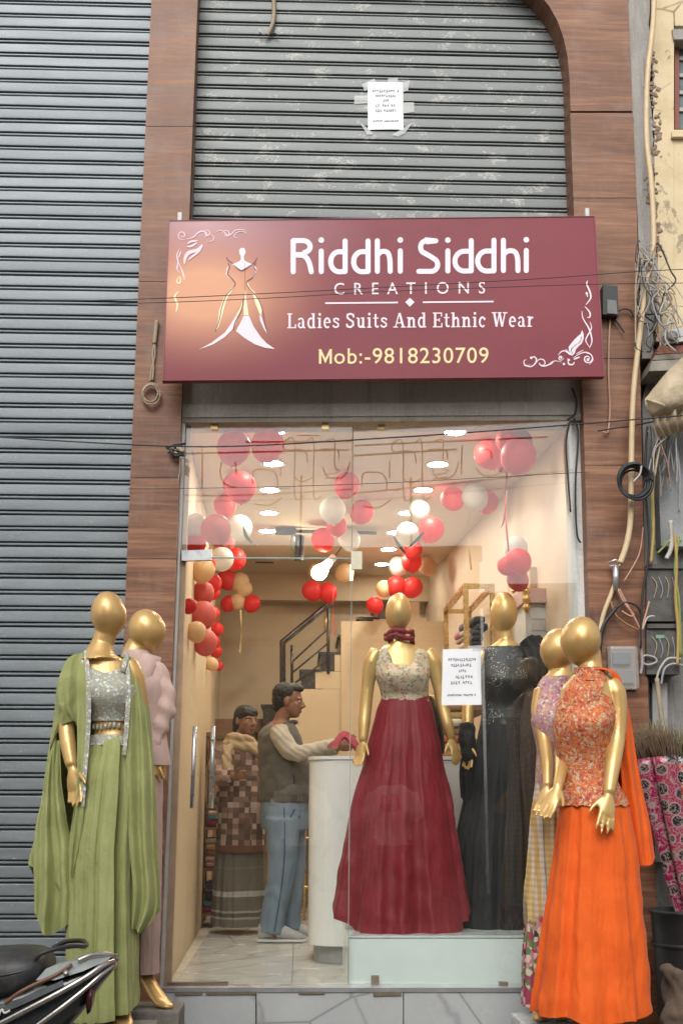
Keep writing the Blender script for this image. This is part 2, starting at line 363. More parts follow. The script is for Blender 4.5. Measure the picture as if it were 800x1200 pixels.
# ================================================================== marble riser below the glass
st = empty('entrance_step', PY(440, 1200, -.06), label='veined marble riser under the glass shopfront', cat='step')
for a, b in ((183, 300), (300, 472.5), (472.5, 640), (640, 708)):
    q = [PY(a+.6, 1290, -.07), PY(b-.6, 1290, -.07), PY(b-.6, 1163.5, -.07), PY(a+.6, 1163.5, -.07)]
    MB().prism(q, (0, .10, 0)).build('marble_slab', MARB, st)
q = [PY(184, 1163, -.075), PY(700, 1163, -.075), PY(700, 1157.5, -.075), PY(184, 1157.5, -.075)]
MB().prism(q, (0, .14, 0)).build('sill_rail', ALU, st)
for a, b, hh in ((205, 237, 3.2), (241, 300, 2.6), (437, 470, 4), (350, 380, 2)):
    q = [PY(a, 1163.4+hh, -.0775), PY(b, 1163.4+hh*.8, -.0775), PY(b, 1162.2, -.0775), PY(a, 1162.2, -.0775)]
    MB().prism(q, (0, .004, 0)).build('broken_edge', m_concrete('grout_brown%d' % a, (.2, .17, .12)), st)
# ================================================================== glass front
def m_glass():
    n = NT('clear_glass'); t = n.t; t.nodes.remove(n.p)
    fr = n.n('ShaderNodeFresnel'); bf = n.n('ShaderNodeNewGeometry'); n.l(n.math('SUBTRACT', 1.52, n.math('MULTIPLY', bf.outputs['Backfacing'], 1.52-1/1.52)), fr.inputs[0])   # both faces of the thin sheet mirror alike
    tr = n.n('ShaderNodeBsdfTransparent'); tr.inputs[0].default_value = (.965, .985, .975, 1)
    gl = n.n('ShaderNodeBsdfGlossy'); gl.inputs['Roughness'].default_value = 0; gl.inputs[0].default_value = (1, 1, 1, 1)
    mx = n.n('ShaderNodeMixShader'); n.l(fr.outputs[0], mx.inputs[0]); n.l(tr.outputs[0], mx.inputs[1]); n.l(gl.outputs[0], mx.inputs[2])
    # thin film of street dust
    df = n.n('ShaderNodeBsdfDiffuse'); df.inputs[0].default_value = (.62, .56, .5, 1)
    d = n.ramp(n.noise(n.pos((1, 1, .5)), 2.2, 7, .65), [(.35, .0), (.75, .014)])
    m2 = n.n('ShaderNodeMixShader'); n.l(d, m2.inputs[0]); n.l(mx.outputs[0], m2.inputs[1]); n.l(df.outputs[0], m2.inputs[2]); n.l(m2.outputs[0], n.out.inputs[0]); return n.m
GLASS = m_glass(); BRASS = basic('brass_clip', (.6, .45, .2), .35, .8)
EDGE = basic('glass_edge', (.28, .36, .33), .2, 0, .1, 8, 0)
def pane(pts, y, parent, th=.010):
    return MB().prism([PY(a, b, y) for a, b in pts], (0, th, 0)).build('pane', GLASS, parent)
tr_ = empty('transom_window', PY(310, 655, 0), label='clear glass transom pane above the door, left of the tall pane', cat='window')
pane([(211, 651), (411, 651), (412.5, 494), (218, 496)], .0, tr_)
MB().prism([PY(216, 654, -.002), PY(411, 655, -.002), PY(411, 653.4, -.002), PY(216, 652.4, -.002)], (0, .012, 0)).build('pane_edge', EDGE, tr_)
dr = empty('glass_door', PY(300, 1150, 0), label='frameless glass door with long steel pull handle', cat='door')
pane([(192.5, 1154), (406, 1153), (410.5, 656), (213, 655)], .0, dr)
pf = lambda pts, y, d, nm, mt, pa: MB().prism([PY(a, b, y) for a, b in pts], (0, d, 0)).build(nm, mt, pa)
pf([(213, 657), (248, 656), (248, 644), (213, 645)], -.012, .034, 'patch_fitting', STEEL, dr)
pf([(196, 1157), (267, 1156.5), (267, 1151), (196, 1151.5)], -.012, .034, 'patch_fitting', basic('dark_patch', (.22, .17, .13), .4, .6), dr)
pf([(411.5, 667), (424, 667), (424, 646), (411.5, 646)], -.008, .026, 'patch_fitting', basic('cream_patch', (.6, .55, .42), .4, .3), dr)
# pull handle: two bars, one on each face, with stand-offs
for xa, xb, y0, yy in ((228.5, 225, -.0, -.065), (250, 247.5, 0, .075)):
    T, B = PY(xa, 851, yy), PY(xb, 947, yy)
    h = MB().tube([T, lerp(T, B, .5), B], .0105 if yy < 0 else .012, 12).build('pull_handle', STEEL, dr)
    for k in (.17, .83):
        p = lerp(T, B, k); MB().tube([p, (p.x, .005, p.z)], .007, 8).build('standoff', STEEL, h)
fx = empty('shop_window', PY(540, 1157, 0), label='tall fixed glass pane in front of the mannequins', cat='window')
TILT = math.tan(R(4.0)); XP = PY(545, 900, 0).x
yp = lambda px, py: (lambda x: -(x-XP)*TILT)(PY(px, py, 0).x)
NP = Vector((-TILT, -1, 0)).normalized(); P0 = Vector((XP, 0, 0))
MB().prism([PY(a, b, yp(a, b)) for a, b in ((408.5, 1156), (692, 1156), (669, 493), (414.5, 494.5))], (0, .010, 0)).build('pane', GLASS, fx)
pf([(407.0, 1156), (408, 1156), (413.9, 494.5), (413.1, 494.5)], yp(410, 800)-.001, .012, 'pane_edge', EDGE, fx)
for x, y, w in ((443, 497, 7),): pf([(x, y+6), (x+w, y+6), (x+w, y-5), (x, y-5)], yp(x, y)-.014, .036, 'clip', BRASS, fx)
for x, y, w in ((247, 497, 8), (377, 497, 8)): pf([(x, y+6), (x+w, y+6), (x+w, y-5), (x, y-5)], -.012, .034, 'clip', BRASS, tr_)
for x, y, w in ((435, 1151, 9), (585, 1158, 10)): pf([(x, y+4), (x+w, y+4), (x+w, y-7), (x, y-7)], yp(x, y)-.014, .036, 'clip', basic('brown_clip%d' % x, (.25, .2, .15), .4, .5), fx)
hd = pf([(213, 494.5), (672, 492.5), (672, 489.5), (213, 491.5)], -.03, .07, 'head_channel', RUSTY, bm_)
# ================================================================== notices taped to shutter and window
def notice(label, pts, y, lines, seed, tapes, parent_mat=PAPER):
    TL, TR, BR, BL = [PY(a, b, y) for a, b in pts]; t = empty('paper_notice', (BL+BR)/2, label=label, cat='notice')
    bow = lambda u, v: TL.lerp(TR, u).lerp(BL.lerp(BR, u), v)+Vector((0, -.003*math.sin(math.pi*u)-.001*math.sin(5*v+3*u), 0))
    g = MB().grid(lambda v, u: bow(u, v), 12, 8); g.build('sheet', parent_mat, t)
    rnd = random.Random(seed); tx = MB()
    for v, u0, u1, h in lines:                                # print too small to read: rows of letter-like strokes
        u = u0; 
        while u < u1:
            w = .045*rnd.uniform(.7, 1.2)*h/.035
            if rnd.random() > .1:
                for _ in range(2):
                    a = bow(u+rnd.uniform(0, w*.5), v-h/2); b = bow(u+rnd.uniform(0, w*.7), v+h/2)
                    d = Vector((0, -.0012, 0)); e = (TR-TL)*.010*rnd.uniform(.7, 1.5)
                    tx.add([a+d, a+e+d, b+e+d, b+d], [(0, 1, 2, 3)])
                vv = v+rnd.choice((-1, 0, 1))*h*.4; a = bow(u, vv); b = bow(u+w*.75, vv); d = Vector((0, -.0017, 0)); e = (BL-TL)*.011
                tx.add([a+d, b+d, b+e+d, a+e+d], [(0, 1, 2, 3)])
            u += w
    tx.build('printed_lines', INK, t, kind='stuff')
    for (a, b, c, d) in tapes:
        MB().add([PY(*q, y-.0025) for q in (a, b, c, d)], [(0, 1, 2, 3)]).build('tape', TAPE, t)
    return t
LN = [(.19, .14, .84, .048), (.29, .22, .76, .045), (.39, .42, .58, .04), (.5, .22, .74, .05), (.6, .22, .76, .05), (.82, .14, .86, .028)]
notice('white printed notice taped to the upper shutter', [(430.5, 96.5), (472, 96.5), (472.5, 152), (431, 152)], .047, LN, 3,
       [((424, 99), (438, 92), (441, 97), (427, 107)), ((454, 92), (466, 91), (466, 98), (455, 98)), ((421, 143), (433, 152), (437, 157), (430, 158)), ((459, 158), (484, 143), (474, 156), (466, 160)), ((471, 120), (485, 120), (485, 131), (471, 133)), ((471, 98), (480, 94), (478, 106), (472, 108)), ((415, 112), (431, 112), (431, 121), (415, 122))])
notice('pale printed notice stuck on the shop window before the black gown', [(518.5, 761), (563, 760), (563.5, 826), (517, 826.5)], yp(541, 790)-.006, LN, 5, [((548, 757), (564, 756), (564, 763), (549, 763))])
# ================================================================== the signboard
YS = -.32
def m_sign():
    n = NT('sign_print_with_sheen'); p = n.pos()
    sx, sz = PY(262, 345, YS).x, PY(262, 345, YS).z
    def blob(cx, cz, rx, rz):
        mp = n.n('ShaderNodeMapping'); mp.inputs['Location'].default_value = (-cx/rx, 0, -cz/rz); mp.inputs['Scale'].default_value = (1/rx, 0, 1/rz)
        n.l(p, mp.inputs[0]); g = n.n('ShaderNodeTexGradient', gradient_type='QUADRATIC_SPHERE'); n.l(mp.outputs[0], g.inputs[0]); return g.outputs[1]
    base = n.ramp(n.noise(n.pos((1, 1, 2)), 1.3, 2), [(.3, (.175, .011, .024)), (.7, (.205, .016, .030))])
    c = n.mix(n.math('MULTIPLY', blob(PY(235, 300, YS).x, PY(235, 262, YS).z, 1.15, .46), .9), base, (.56, .33, .36))  # pinkish sky sheen at the upper left, painted into the print colour
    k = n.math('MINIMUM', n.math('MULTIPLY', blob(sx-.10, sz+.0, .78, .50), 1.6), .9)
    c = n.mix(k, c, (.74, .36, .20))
    dust = n.ramp(n.noise(n.pos((1, 1, .6)), 3, 7, .7), [(.5, 0), (.8, 1)])
    c = n.mix(n.math('MULTIPLY', dust, .05), c, (.55, .45, .42))
    n.set(Base_Color=c, Roughness=n.ramp(dust, [(0, .5), (1, .65)])); return n.m
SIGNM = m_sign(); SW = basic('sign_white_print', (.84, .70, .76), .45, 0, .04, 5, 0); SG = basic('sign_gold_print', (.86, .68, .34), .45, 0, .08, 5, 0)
SCRM = basic('sign_cream_print', (.9, .76, .48), .45, 0, .05, 5, 0); SP2 = basic('sign_pink_print', (.80, .6, .68), .45, 0, .05, 5, 0); SHADE = basic('sign_maroon_outline', (.16, .03, .04), .45, 0, .05, 5, 0)
sign = empty('signboard', PY(450, 446, YS), label='maroon shop signboard with white lettering over the entrance', cat='signboard')
SQ = [(190, 446), (708, 441), (697, 253), (197, 258)]
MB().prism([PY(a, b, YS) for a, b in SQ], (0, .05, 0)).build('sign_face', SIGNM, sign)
ey = .006
for a, b in zip(SQ, SQ[1:]+SQ[:1]):          # folded sheet edge
    A, B = PY(*a, YS-.004), PY(*b, YS-.004); C = PY(450, 350, YS-.004); inn = lambda p: p+(C-p).normalized()*.008
    MB().prism([A, B, inn(B), inn(A)], (0, .0035, 0)).build('edge_trim', basic('sign_edge%d' % a[0], (.2, .03, .04), .4), sign)
for x, y in ((211, 255), (687, 250)):
    MB().box(PY(x, y, YS+.05), (.022, .03, .05), bev=.003).build('mounting_bolt', WHITEP, sign)
for x in (240, 660):                          # brackets that carry the board
    A = PY(x, 300, YS); MB().box((A.x, (YS+.05+YF)/2, A.z), (.05, abs(YF-YS-.05), .03)).build('bracket', RUSTY, sign); B = PY(x, 420, YS)
    MB().box((B.x, (YS+.05+YF)/2, B.z), (.05, abs(YF-YS-.05), .03)).build('bracket', RUSTY, sign)
class Ink:
    """flat print laid on the board; points are given on the face of the board"""
    def __init__(s): s.mb = MB(); s.k = 0
    def lay(s, x, y): return PY(x, y, YS-.0022-.00012*s.k)
    def poly(s, pts):
        s.mb.add([s.lay(*p) for p in pts], [tuple(range(len(pts)))]); s.k += 1; return s
    def stroke(s, pts, w, w1=None, round_=True, smooth=0):
        if smooth: pts = [tuple(p[:2]) for p in smooth_path([(a, b, 0) for a, b in pts], smooth)]
        n = len(pts); L = []; Rr = []
        for i, (x, y) in enumerate(pts):
            a = pts[max(i-1, 0)]; b = pts[min(i+1, n-1)]; dx, dy = b[0]-a[0], b[1]-a[1]; l = math.hypot(dx, dy) or 1
            k = i/(n-1); ww = w if w1 is None else (w1(k) if callable(w1) else w+(w1-w)*k)
            nx, ny = -dy/l*ww/2, dx/l*ww/2
            if 0 < i < n-1:                       # mitre
                d1 = (pts[i][0]-a[0], pts[i][1]-a[1]); d2 = (b[0]-pts[i][0], b[1]-pts[i][1]); l1 = math.hypot(*d1) or 1; l2 = math.hypot(*d2) or 1
                c = max(.35, math.sqrt(max(0, (1+(d1[0]*d2[0]+d1[1]*d2[1])/l1/l2)/2))); nx /= c; ny /= c
            L.append((x+nx, y+ny)); Rr.append((x-nx, y-ny))
        out = list(L)
        if round_ and w1 is None:
            ex, ey2 = pts[-1]; a0 = math.atan2(L[-1][1]-ey2, L[-1][0]-ex); out += [(ex+w/2*math.cos(a0-math.pi*j/6), ey2+w/2*math.sin(a0-math.pi*j/6)) for j in range(1, 6)]
        out += Rr[::-1]
        if round_ and w1 is None:
            ex, ey2 = pts[0]; a0 = math.atan2(Rr[0][1]-ey2, Rr[0][0]-ex); out += [(ex+w/2*math.cos(a0-math.pi*j/6), ey2+w/2*math.sin(a0-math.pi*j/6)) for j in range(1, 6)]
        vs = [s.lay(*p) for p in L+Rr]; fs = [(i, i+1, n+i+1, n+i) for i in range(n-1)]
        s.mb.add(vs, fs)
        if round_ and w1 is None:
            for (x, y), q in ((pts[0], Rr[0]), (pts[-1], L[-1])):
                a0 = math.atan2(q[1]-y, q[0]-x); fan = [(x+w/2*math.cos(a0-math.pi*j/6), y+w/2*math.sin(a0-math.pi*j/6)) for j in range(7)]
                s.mb.add([s.lay(*p) for p in fan], [tuple(range(7))])
        s.k += 1; return s
    def dot(s, x, y, r, ry=None): return s.poly([(x+r*math.cos(t*math.pi/9), y+(ry or r)*math.sin(t*math.pi/9)) for t in range(18)])
    def done(s, name, mat, **k): return s.mb.build(name, mat, sign, **k)
class Letters:
    """one print object for each letter"""
    def __init__(s, name, mat): s.name = name; s.mat = mat; s.cur = None
    def new(s): s.end(); s.cur = Ink()
    def end(s):
        if s.cur is not None: s.cur.done(s.name, s.mat)
        s.cur = None
    def stroke(s, *a, **k): return s.cur.stroke(*a, **k)
    def dot(s, *a, **k): return s.cur.dot(*a, **k)
def arc_(cx, cy, rx, ry, a0, a1, n=10): return [(cx+rx*math.cos(R(lerp(a0, a1, i/n))), cy+ry*math.sin(R(lerp(a0, a1, i/n)))) for i in range(n+1)]
def title(ink, x0, y0, sc, glyphs, w):
    # glyph strokes in the units of the measured letters, mapped to the board
    Q = lambda pts: [(x0+a/sc, y0+b/sc) for a, b in pts]
    for g, x, tp, bt in glyphs:
        ink.new()
        h = bt-tp; xh = tp+h*.31; m = w*sc/2
        if g == 'R':
            ink.stroke(Q([(x, tp+m), (x, bt-m)]), w)
            ink.stroke(Q([(x, tp+m)]+[(x+62, tp+m)]+arc_(x+62, tp+h*.235, 44, h*.235-m, -80, 80, 10)+[(x+62, tp+h*.47-m*.1), (x, tp+h*.47-m*.1)]), w)
            ink.stroke(Q([(x+48, tp+h*.46), (x+78, tp+h*.52), (x+100, tp+h*.68), (x+113, bt-m)]), w, smooth=4)
        elif g == 'i':
            ink.stroke(Q([(x, xh+m*.6), (x, bt-m)]), w); ink.dot(*Q([(x, tp+m*.7)])[0], w*.56)
        elif g == 'd':
            ink.stroke(Q([(x, tp+m), (x, bt-m)]), w)
            ink.stroke(Q([(x, xh+m*.9), (x-38, xh+m*.9)]+arc_(x-38, (xh+bt)/2, 52, (bt-xh)/2-m*.9, -90, -270, 14)[1:]+[(x, bt-m)]), w)
        elif g == 'h':
            ink.stroke(Q([(x, tp+m), (x, bt-m)]), w)
            ink.stroke(Q([(x, xh+m*2.4), (x+18, xh+m*1.2), (x+42, xh+m*.8), (x+66, xh+m*1.5), (x+78, xh+m*4), (x+80, bt-m)]), w, smooth=4)
        elif g == 'S':
            ink.stroke(Q([(x+92, tp+m), (x+38, tp+m)]+arc_(x+38, tp+h*.25, 30, h*.25-m, -90, -225, 8)+[(x+60, tp+h*.5)]+arc_(x+66, tp+h*.74, 36, h*.26-m, -45, 90, 9)+[(x-2, bt-m)]), w)
ink = Letters('title_letter', SW)
title(ink, 330, 270, 5.333, [('R', 72, 48, 275), ('i', 247, 50, 274), ('d', 396, 50, 273), ('d', 539, 50, 273), ('h', 597, 49, 272), ('i', 740, 49, 272)], 6.0)
title(ink, 470, 270, 4.706, [('S', 98, 44, 240), ('i', 256, 44, 238), ('d', 385, 42, 237), ('d', 510, 40, 237), ('h', 562, 40, 236), ('i', 688, 42, 236)], 5.9)
ink.end()
def font_text(txt, x0, x1, y0, y1, name, mat, bold=0.0, spacing=None, dy=0.0, **k):
    cu = bpy.data.curves.new('tmp', 'FONT'); cu.body = txt; cu.size = 1; cu.offset = bold; cu.resolution_u = 4
    if spacing: cu.space_character = spacing
    o = bpy.data.objects.new('tmp', cu); COL.objects.link(o); dg = bpy.context.evaluated_depsgraph_get(); dg.update()
    me = bpy.data.meshes.new_from_object(o.evaluated_get(dg)); bpy.data.objects.remove(o)
    xs = [v.co.x for v in me.vertices]; ys = [v.co.y for v in me.vertices]; a, b, c, d = min(xs), max(xs), min(ys), max(ys)
    for v in me.vertices:
        u = (v.co.x-a)/(b-a); px = lerp(x0, x1, u); py = lerp(y1, y0, (v.co.y-c)/(d-c))+dy*u
        v.co = PY(px, py, YS-.0024)
    me.materials.append(mat)
    bm = bmesh.new(); bm.from_mesh(me); left = set(bm.verts)
    while left:                                   # every letter becomes a print of its own
        seed = left.pop(); isl = {seed}; todo = [seed]
        while todo:
            for e in todo.pop().link_edges:
                for w in e.verts:
                    if w not in isl: isl.add(w); todo.append(w); left.discard(w)
        ix = {v: i for i, v in enumerate(isl)}; fs = {f for v in isl for f in v.link_faces}
        MB().add([v.co for v in isl], [[ix[v] for v in f.verts] for f in fs]).build(name, mat, sign)
    bm.free()
font_text('CREATIONS', 391.5, 568, 331.5, 345.5, 'subtitle_letter', SW, .004, 2.02, -1.5)
ink = Ink(); ink.stroke([(375.0, 426.3), (375.0, 409.2)], 2.7, round_=False); ink.stroke([(387.4, 426.2), (387.4, 409.1)], 2.7, round_=False); ink.stroke([(375.0, 409.6), (381.2, 423.0), (387.4, 409.5)], 2.5, round_=False); ink.done('phone_letter', SG)
font_text('ob:-9818230709', 391.5, 572, 408, 426.5, 'phone_letter', SG, .004, 1.08, -1.0)
# slab-serif line, drawn glyph by glyph (units: cap height 1, stem .15)
def slab(ink, text, x0, x1, yb, cap, dy):
    G = {}
    st = .165; sf = .085; xh = .70
    V = lambda x, a, b: ([(x, a), (x, b)], st)
    H = lambda x0_, x1_, y: ([(x0_, y), (x1_, y)], sf)
    c = lambda cx, cy, rx, ry, a, b, w, n=10: ([(cx+rx*math.cos(R(lerp(a, b, i/n))), cy+ry*math.sin(R(lerp(a, b, i/n)))) for i in range(n+1)], w)
    G['L'] = (.62, [V(.18, 0, 1), H(.03, .36, .957), H(.03, .56, .043), ([(.54, 0), (.54, .28)], .09)])
    G['a'] = (.55, [V(.36, .1, .5), c(.22, .5, .14, .155, 0, 165, .12), c(.22, .20, .145, .155, 100, 370, .12, 12), ([(.36, .12), (.40, .04), (.50, .05)], .10)])
    G['d'] = (.60, [V(.42, 0, 1), H(.28, .42, .957), H(.42, .56, .043), c(.25, .35, .155, .31, 60, 300, .14, 14)])
    G['i'] = (.34, [V(.17, 0, xh), H(.03, .17, xh-.043), H(.03, .31, .043), ([(.17, .84), (.17, 1.0)], .18)])
    G['e'] = (.53, [c(.26, .35, .165, .31, 0, 310, .14, 16), H(.1, .46, .37)])
    G['s'] = (.48, [([(.40, .50), (.38, .60), (.24, .65), (.12, .6), (.12, .47), (.25, .38), (.38, .28), (.38, .12), (.24, .05), (.10, .1), (.07, .2)], .12)])
    G['S'] = (.64, [([(.53, .70), (.5, .88), (.31, .95), (.14, .88), (.14, .68), (.3, .54), (.48, .42), (.5, .2), (.34, .05), (.14, .1), (.09, .28)], .14)])
    G['u'] = (.62, [([(.16, .66), (.16, .22), (.2, .1), (.28, .06), (.40, .14)], .15), V(.44, 0, xh), H(.02, .16, xh-.043), H(.30, .44, xh-.043), H(.44, .58, .043)])
    G['t'] = (.42, [([(.18, .92), (.18, .2), (.21, .09), (.3, .06), (.37, .12)], .14), H(.03, .37, xh-.05)])
    G['A'] = (.80, [([(.15, .04), (.38, .98)], .085), ([(.40, .98), (.64, .04)], .165), H(.24, .56, .32), H(.01, .30, .043), H(.49, .80, .043)])
    G['n'] = (.63, [V(.16, 0, xh), H(.02, .16, xh-.043), H(.02, .30, .043), ([(.2, .52), (.28, .62), (.38, .64), (.45, .55), (.46, .04)], .145), H(.34, .60, .043)])
    G['E'] = (.66, [V(.18, 0, 1), H(.03, .58, .957), H(.03, .6, .043), H(.18, .44, .5), ([(.57, .72), (.57, 1)], .08), ([(.59, 0), (.59, .3)], .08), ([(.44, .38), (.44, .62)], .07)])
    G['h'] = (.63, [V(.16, 0, 1), H(.02, .16, .957), H(.02, .30, .043), ([(.2, .52), (.28, .62), (.38, .64), (.45, .55), (.46, .04)], .145), H(.34, .60, .043)])
    G['c'] = (.50, [c(.26, .35, .165, .31, 50, 315, .14, 16), ([(.37, .47), (.42, .62)], .12)])
    G['W'] = (1.0, [([(.15, .97), (.31, .03)], .165), ([(.31, .03), (.48, .97)], .085), ([(.48, .97), (.66, .03)], .165), ([(.66, .03), (.83, .97)], .085), H(.0, .3, .957), H(.36, .62, .957), H(.70, .98, .957)])
    G['r'] = (.48, [V(.16, 0, xh), H(.02, .16, xh-.043), H(.02, .32, .043), ([(.19, .48), (.28, .62), (.40, .62)], .13)])
    tot = sum(.30 if ch == ' ' else G[ch][0]+.035 for ch in text); sx = (x1-x0)/tot; x = 0
    for ch in text:
        if ch == ' ': x += .30; continue
        w, strokes = G[ch]; ink.new()
        for pts, sw in strokes:
            k = (x/tot); ink.stroke([(x0+(x+a)*sx, yb+dy*k-b*cap) for a, b in pts], sw*cap*.86, round_=False)
        x += w+.035
ink = Letters('slab_letter', SW); slab(ink, 'Ladies Suits And Ethnic Wear', 336, 626.5, 384.8, 17.6, -1.8); ink.end()
for q_ in ([(381, 355.3), (466, 354.5)], [(495, 354.2), (578, 353.4)]): ink = Ink(); ink.stroke(q_, 1.9, round_=False); ink.done('divider_rule', SW)
ink = Ink(); ink.poly([(480, 349), (485.5, 354), (480, 359.5), (474.5, 354)]); ink.done('divider_diamond', SW)
# gown emblem
Z = lambda pts: [(190+a/5.714, 255+b/5.714) for a, b in pts]
ink = Ink()
head = [(538, 202), (552, 206), (559, 222), (556, 242), (547, 258), (549, 282), (560, 294), (590, 306), (605, 312), (530, 352), (466, 312), (490, 304), (518, 292), (527, 280), (527, 258), (517, 240), (515, 220), (524, 206)]
ink.poly(Z(head)); ink.done('emblem_head', SW)
ink = Ink()
def lf(pts, nm='emblem_gold_fold', mt=None):
    k = Ink(); k.poly(Z(pts)); k.done(nm, mt or SCRM)
lf([(478, 462), (488, 462), (462, 500), (440, 530), (420, 590), (402, 660), (380, 730), (356, 765), (376, 690), (382, 620), (412, 540), (440, 500)])
lf([(566, 430), (576, 440), (588, 470), (620, 500), (650, 560), (668, 620), (664, 655), (650, 640), (626, 580), (606, 510), (576, 470)])
lf([(552, 488), (557, 488), (566, 560), (580, 655), (546, 655), (548, 560)])
lf([(538, 560), (542, 600), (514, 656), (494, 656), (520, 610)])
lg = lf; lf = lambda pts: lg(pts, 'emblem_hem', SW)
lf([(494, 658), (514, 658), (480, 740), (420, 800), (340, 850), (245, 884), (330, 838), (420, 770), (460, 712)])
lf([(546, 658), (582, 658), (612, 730), (660, 800), (700, 842), (756, 880), (690, 872), (620, 848), (550, 805), (494, 760), (524, 705)])
lf([(664, 658), (674, 690), (690, 740), (704, 780), (684, 750), (656, 690), (652, 652)])
lf([(446, 320), (440, 345), (432, 380), (448, 400), (468, 416), (444, 402), (427, 378), (432, 340)])
lf([(618, 318), (630, 335), (637, 365), (626, 390), (606, 408), (622, 385), (626, 355), (616, 330)])
ink = Ink()
for pts, w in (([(432, 265), (442, 285), (470, 305), (530, 355), (590, 320), (622, 295), (634, 268)], 1.1), ([(442, 306), (452, 330), (440, 375), (470, 412), (490, 440), (476, 470), (430, 520), (400, 600), (385, 680), (356, 762)], 1.0),
               ([(628, 306), (616, 330), (632, 365), (604, 402), (566, 430), (580, 470), (640, 540), (672, 620), (690, 720), (706, 778)], 1.0), ([(546, 540), (530, 620), (490, 700), (476, 752)], 1.2), ([(552, 300), (555, 480), (546, 560)], .4)):
    ink.stroke(Z(pts), w*5.714/5.714, round_=False, smooth=5)
ink.done('emblem_outline', SHADE)
def spiral(cx, cy, r, a0, turns, n=18, sg=1): return [(cx+r*(1-.75*i/n)*math.cos(R(a0)+sg*turns*2*math.pi*i/n), cy+r*(1-.75*i/n)*math.sin(R(a0)+sg*turns*2*math.pi*i/n)) for i in range(n+1)]
ink = Ink()                                       # top-left flourish
taper = lambda w: (lambda k: w*(.35+.65*math.sin(math.pi*min(1, max(0, k)))))
S = lambda pts, w: ink.stroke(Z(pts), w, taper(w), smooth=4)
S(spiral(135, 118, 32, 60, 1.3), 1.2); S([(165, 145), (210, 130), (235, 105), (270, 90), (300, 110), (285, 135)], 1.6); S(spiral(300, 105, 26, 200, 1.2), 1.1)
S([(300, 165), (335, 155), (345, 130), (325, 110)], 1.0); S([(355, 100), (385, 85), (415, 95), (440, 120), (470, 105), (490, 85), (540, 82), (562, 105)], 1.2); S(spiral(430, 110, 28, 180, 1.1), 1.1); S([(560, 105), (535, 92), (500, 100), (480, 125), (505, 135)], 1.0)
S([(150, 310), (155, 270), (180, 235), (240, 215), (268, 180)], 4.2); S([(165, 195), (200, 190), (235, 165)], 2.6); S([(176, 285), (200, 262), (245, 228), (272, 186)], 2.4); S([(170, 175), (195, 160), (240, 155)], 2.2)
S([(118, 210), (100, 250), (108, 300), (100, 340), (115, 370)], 1.6); S([(112, 300), (130, 350), (150, 420)], 1.1); S([(125, 225), (112, 270)], 1.6)
ink.done('corner_flourish', SP2)
ink = Ink(); S([(105, 400), (100, 430), (118, 440), (124, 415), (112, 390)], 1.8); S([(110, 495), (85, 530), (102, 580), (95, 630)], 2.6); S([(120, 320), (145, 380), (150, 420)], .9); ink.done('corner_flourish', SCRM)
Z2 = lambda pts: [(600+a/7.273, 320+b/7.273) for a, b in pts]
ink = Ink(); S2 = lambda pts, w: ink.stroke(Z2(pts), w, taper(w), smooth=4)
S2(spiral(640, 730, 46, -100, 1.4, sg=1), 1.5); S2([(515, 725), (570, 690), (620, 675), (668, 695), (684, 740), (655, 778)], 1.4); S2(spiral(120, 752, 42, 40, .62, sg=1), 1.2); S2([(95, 785), (150, 798), (190, 775), (205, 735), (180, 712), (158, 735)], 1.6)
S2([(205, 760), (230, 735), (265, 740), (278, 770), (255, 785)], 1.2); S2([(225, 765), (250, 790), (300, 785), (345, 750)], 1.8); S2([(290, 790), (330, 775), (360, 748), (420, 760)], 1.0); S2(spiral(412, 722, 24, 0, 1.2), 1.2); S2([(390, 700), (415, 670), (450, 665), (490, 700)], 1.3)
S2([(470, 730), (480, 775), (515, 778), (528, 755)], 1.8); S2([(520, 735), (575, 715)], 2.0); S2([(450, 650), (480, 680), (510, 705)], 1.6); S2([(540, 690), (605, 655)], 1.0)
for x, y, r in ((438, 775, 1.5), (480, 740, 1.4), (642, 738, 1.7), (160, 722, 1.5), (415, 722, 1.2), (632, 172, 1.4)): ink.dot(*Z2([(x, y)])[0], r)
S2([(640, 65), (632, 95), (660, 160), (665, 215), (625, 270)], 2.0); S2([(632, 170), (640, 205)], 1.6); S2([(615, 285), (640, 310), (662, 345), (655, 378), (635, 375)], 1.7); S2([(592, 325), (600, 385), (650, 470), (672, 540), (675, 590), (655, 640)], 1.7); S2([(660, 415), (672, 470), (635, 540), (625, 580), (655, 630)], 1.5)
ink.done('corner_flourish', SW)
ink = Ink(); ink.poly(Z2([(480, 660), (478, 630), (500, 600), (530, 565), (560, 535), (580, 520), (594, 485), (606, 520), (606, 560), (590, 600), (565, 622), (540, 650), (530, 685), (512, 703), (495, 690)])); ink.done('flourish_leaf', SW)
ink = Ink(); ink.stroke(Z2([(512, 690), (500, 655), (530, 620), (575, 585), (588, 540)]), 1.5, round_=False, smooth=4); ink.done('leaf_vein', basic('leaf_green', (.12, .2, .18), .5))
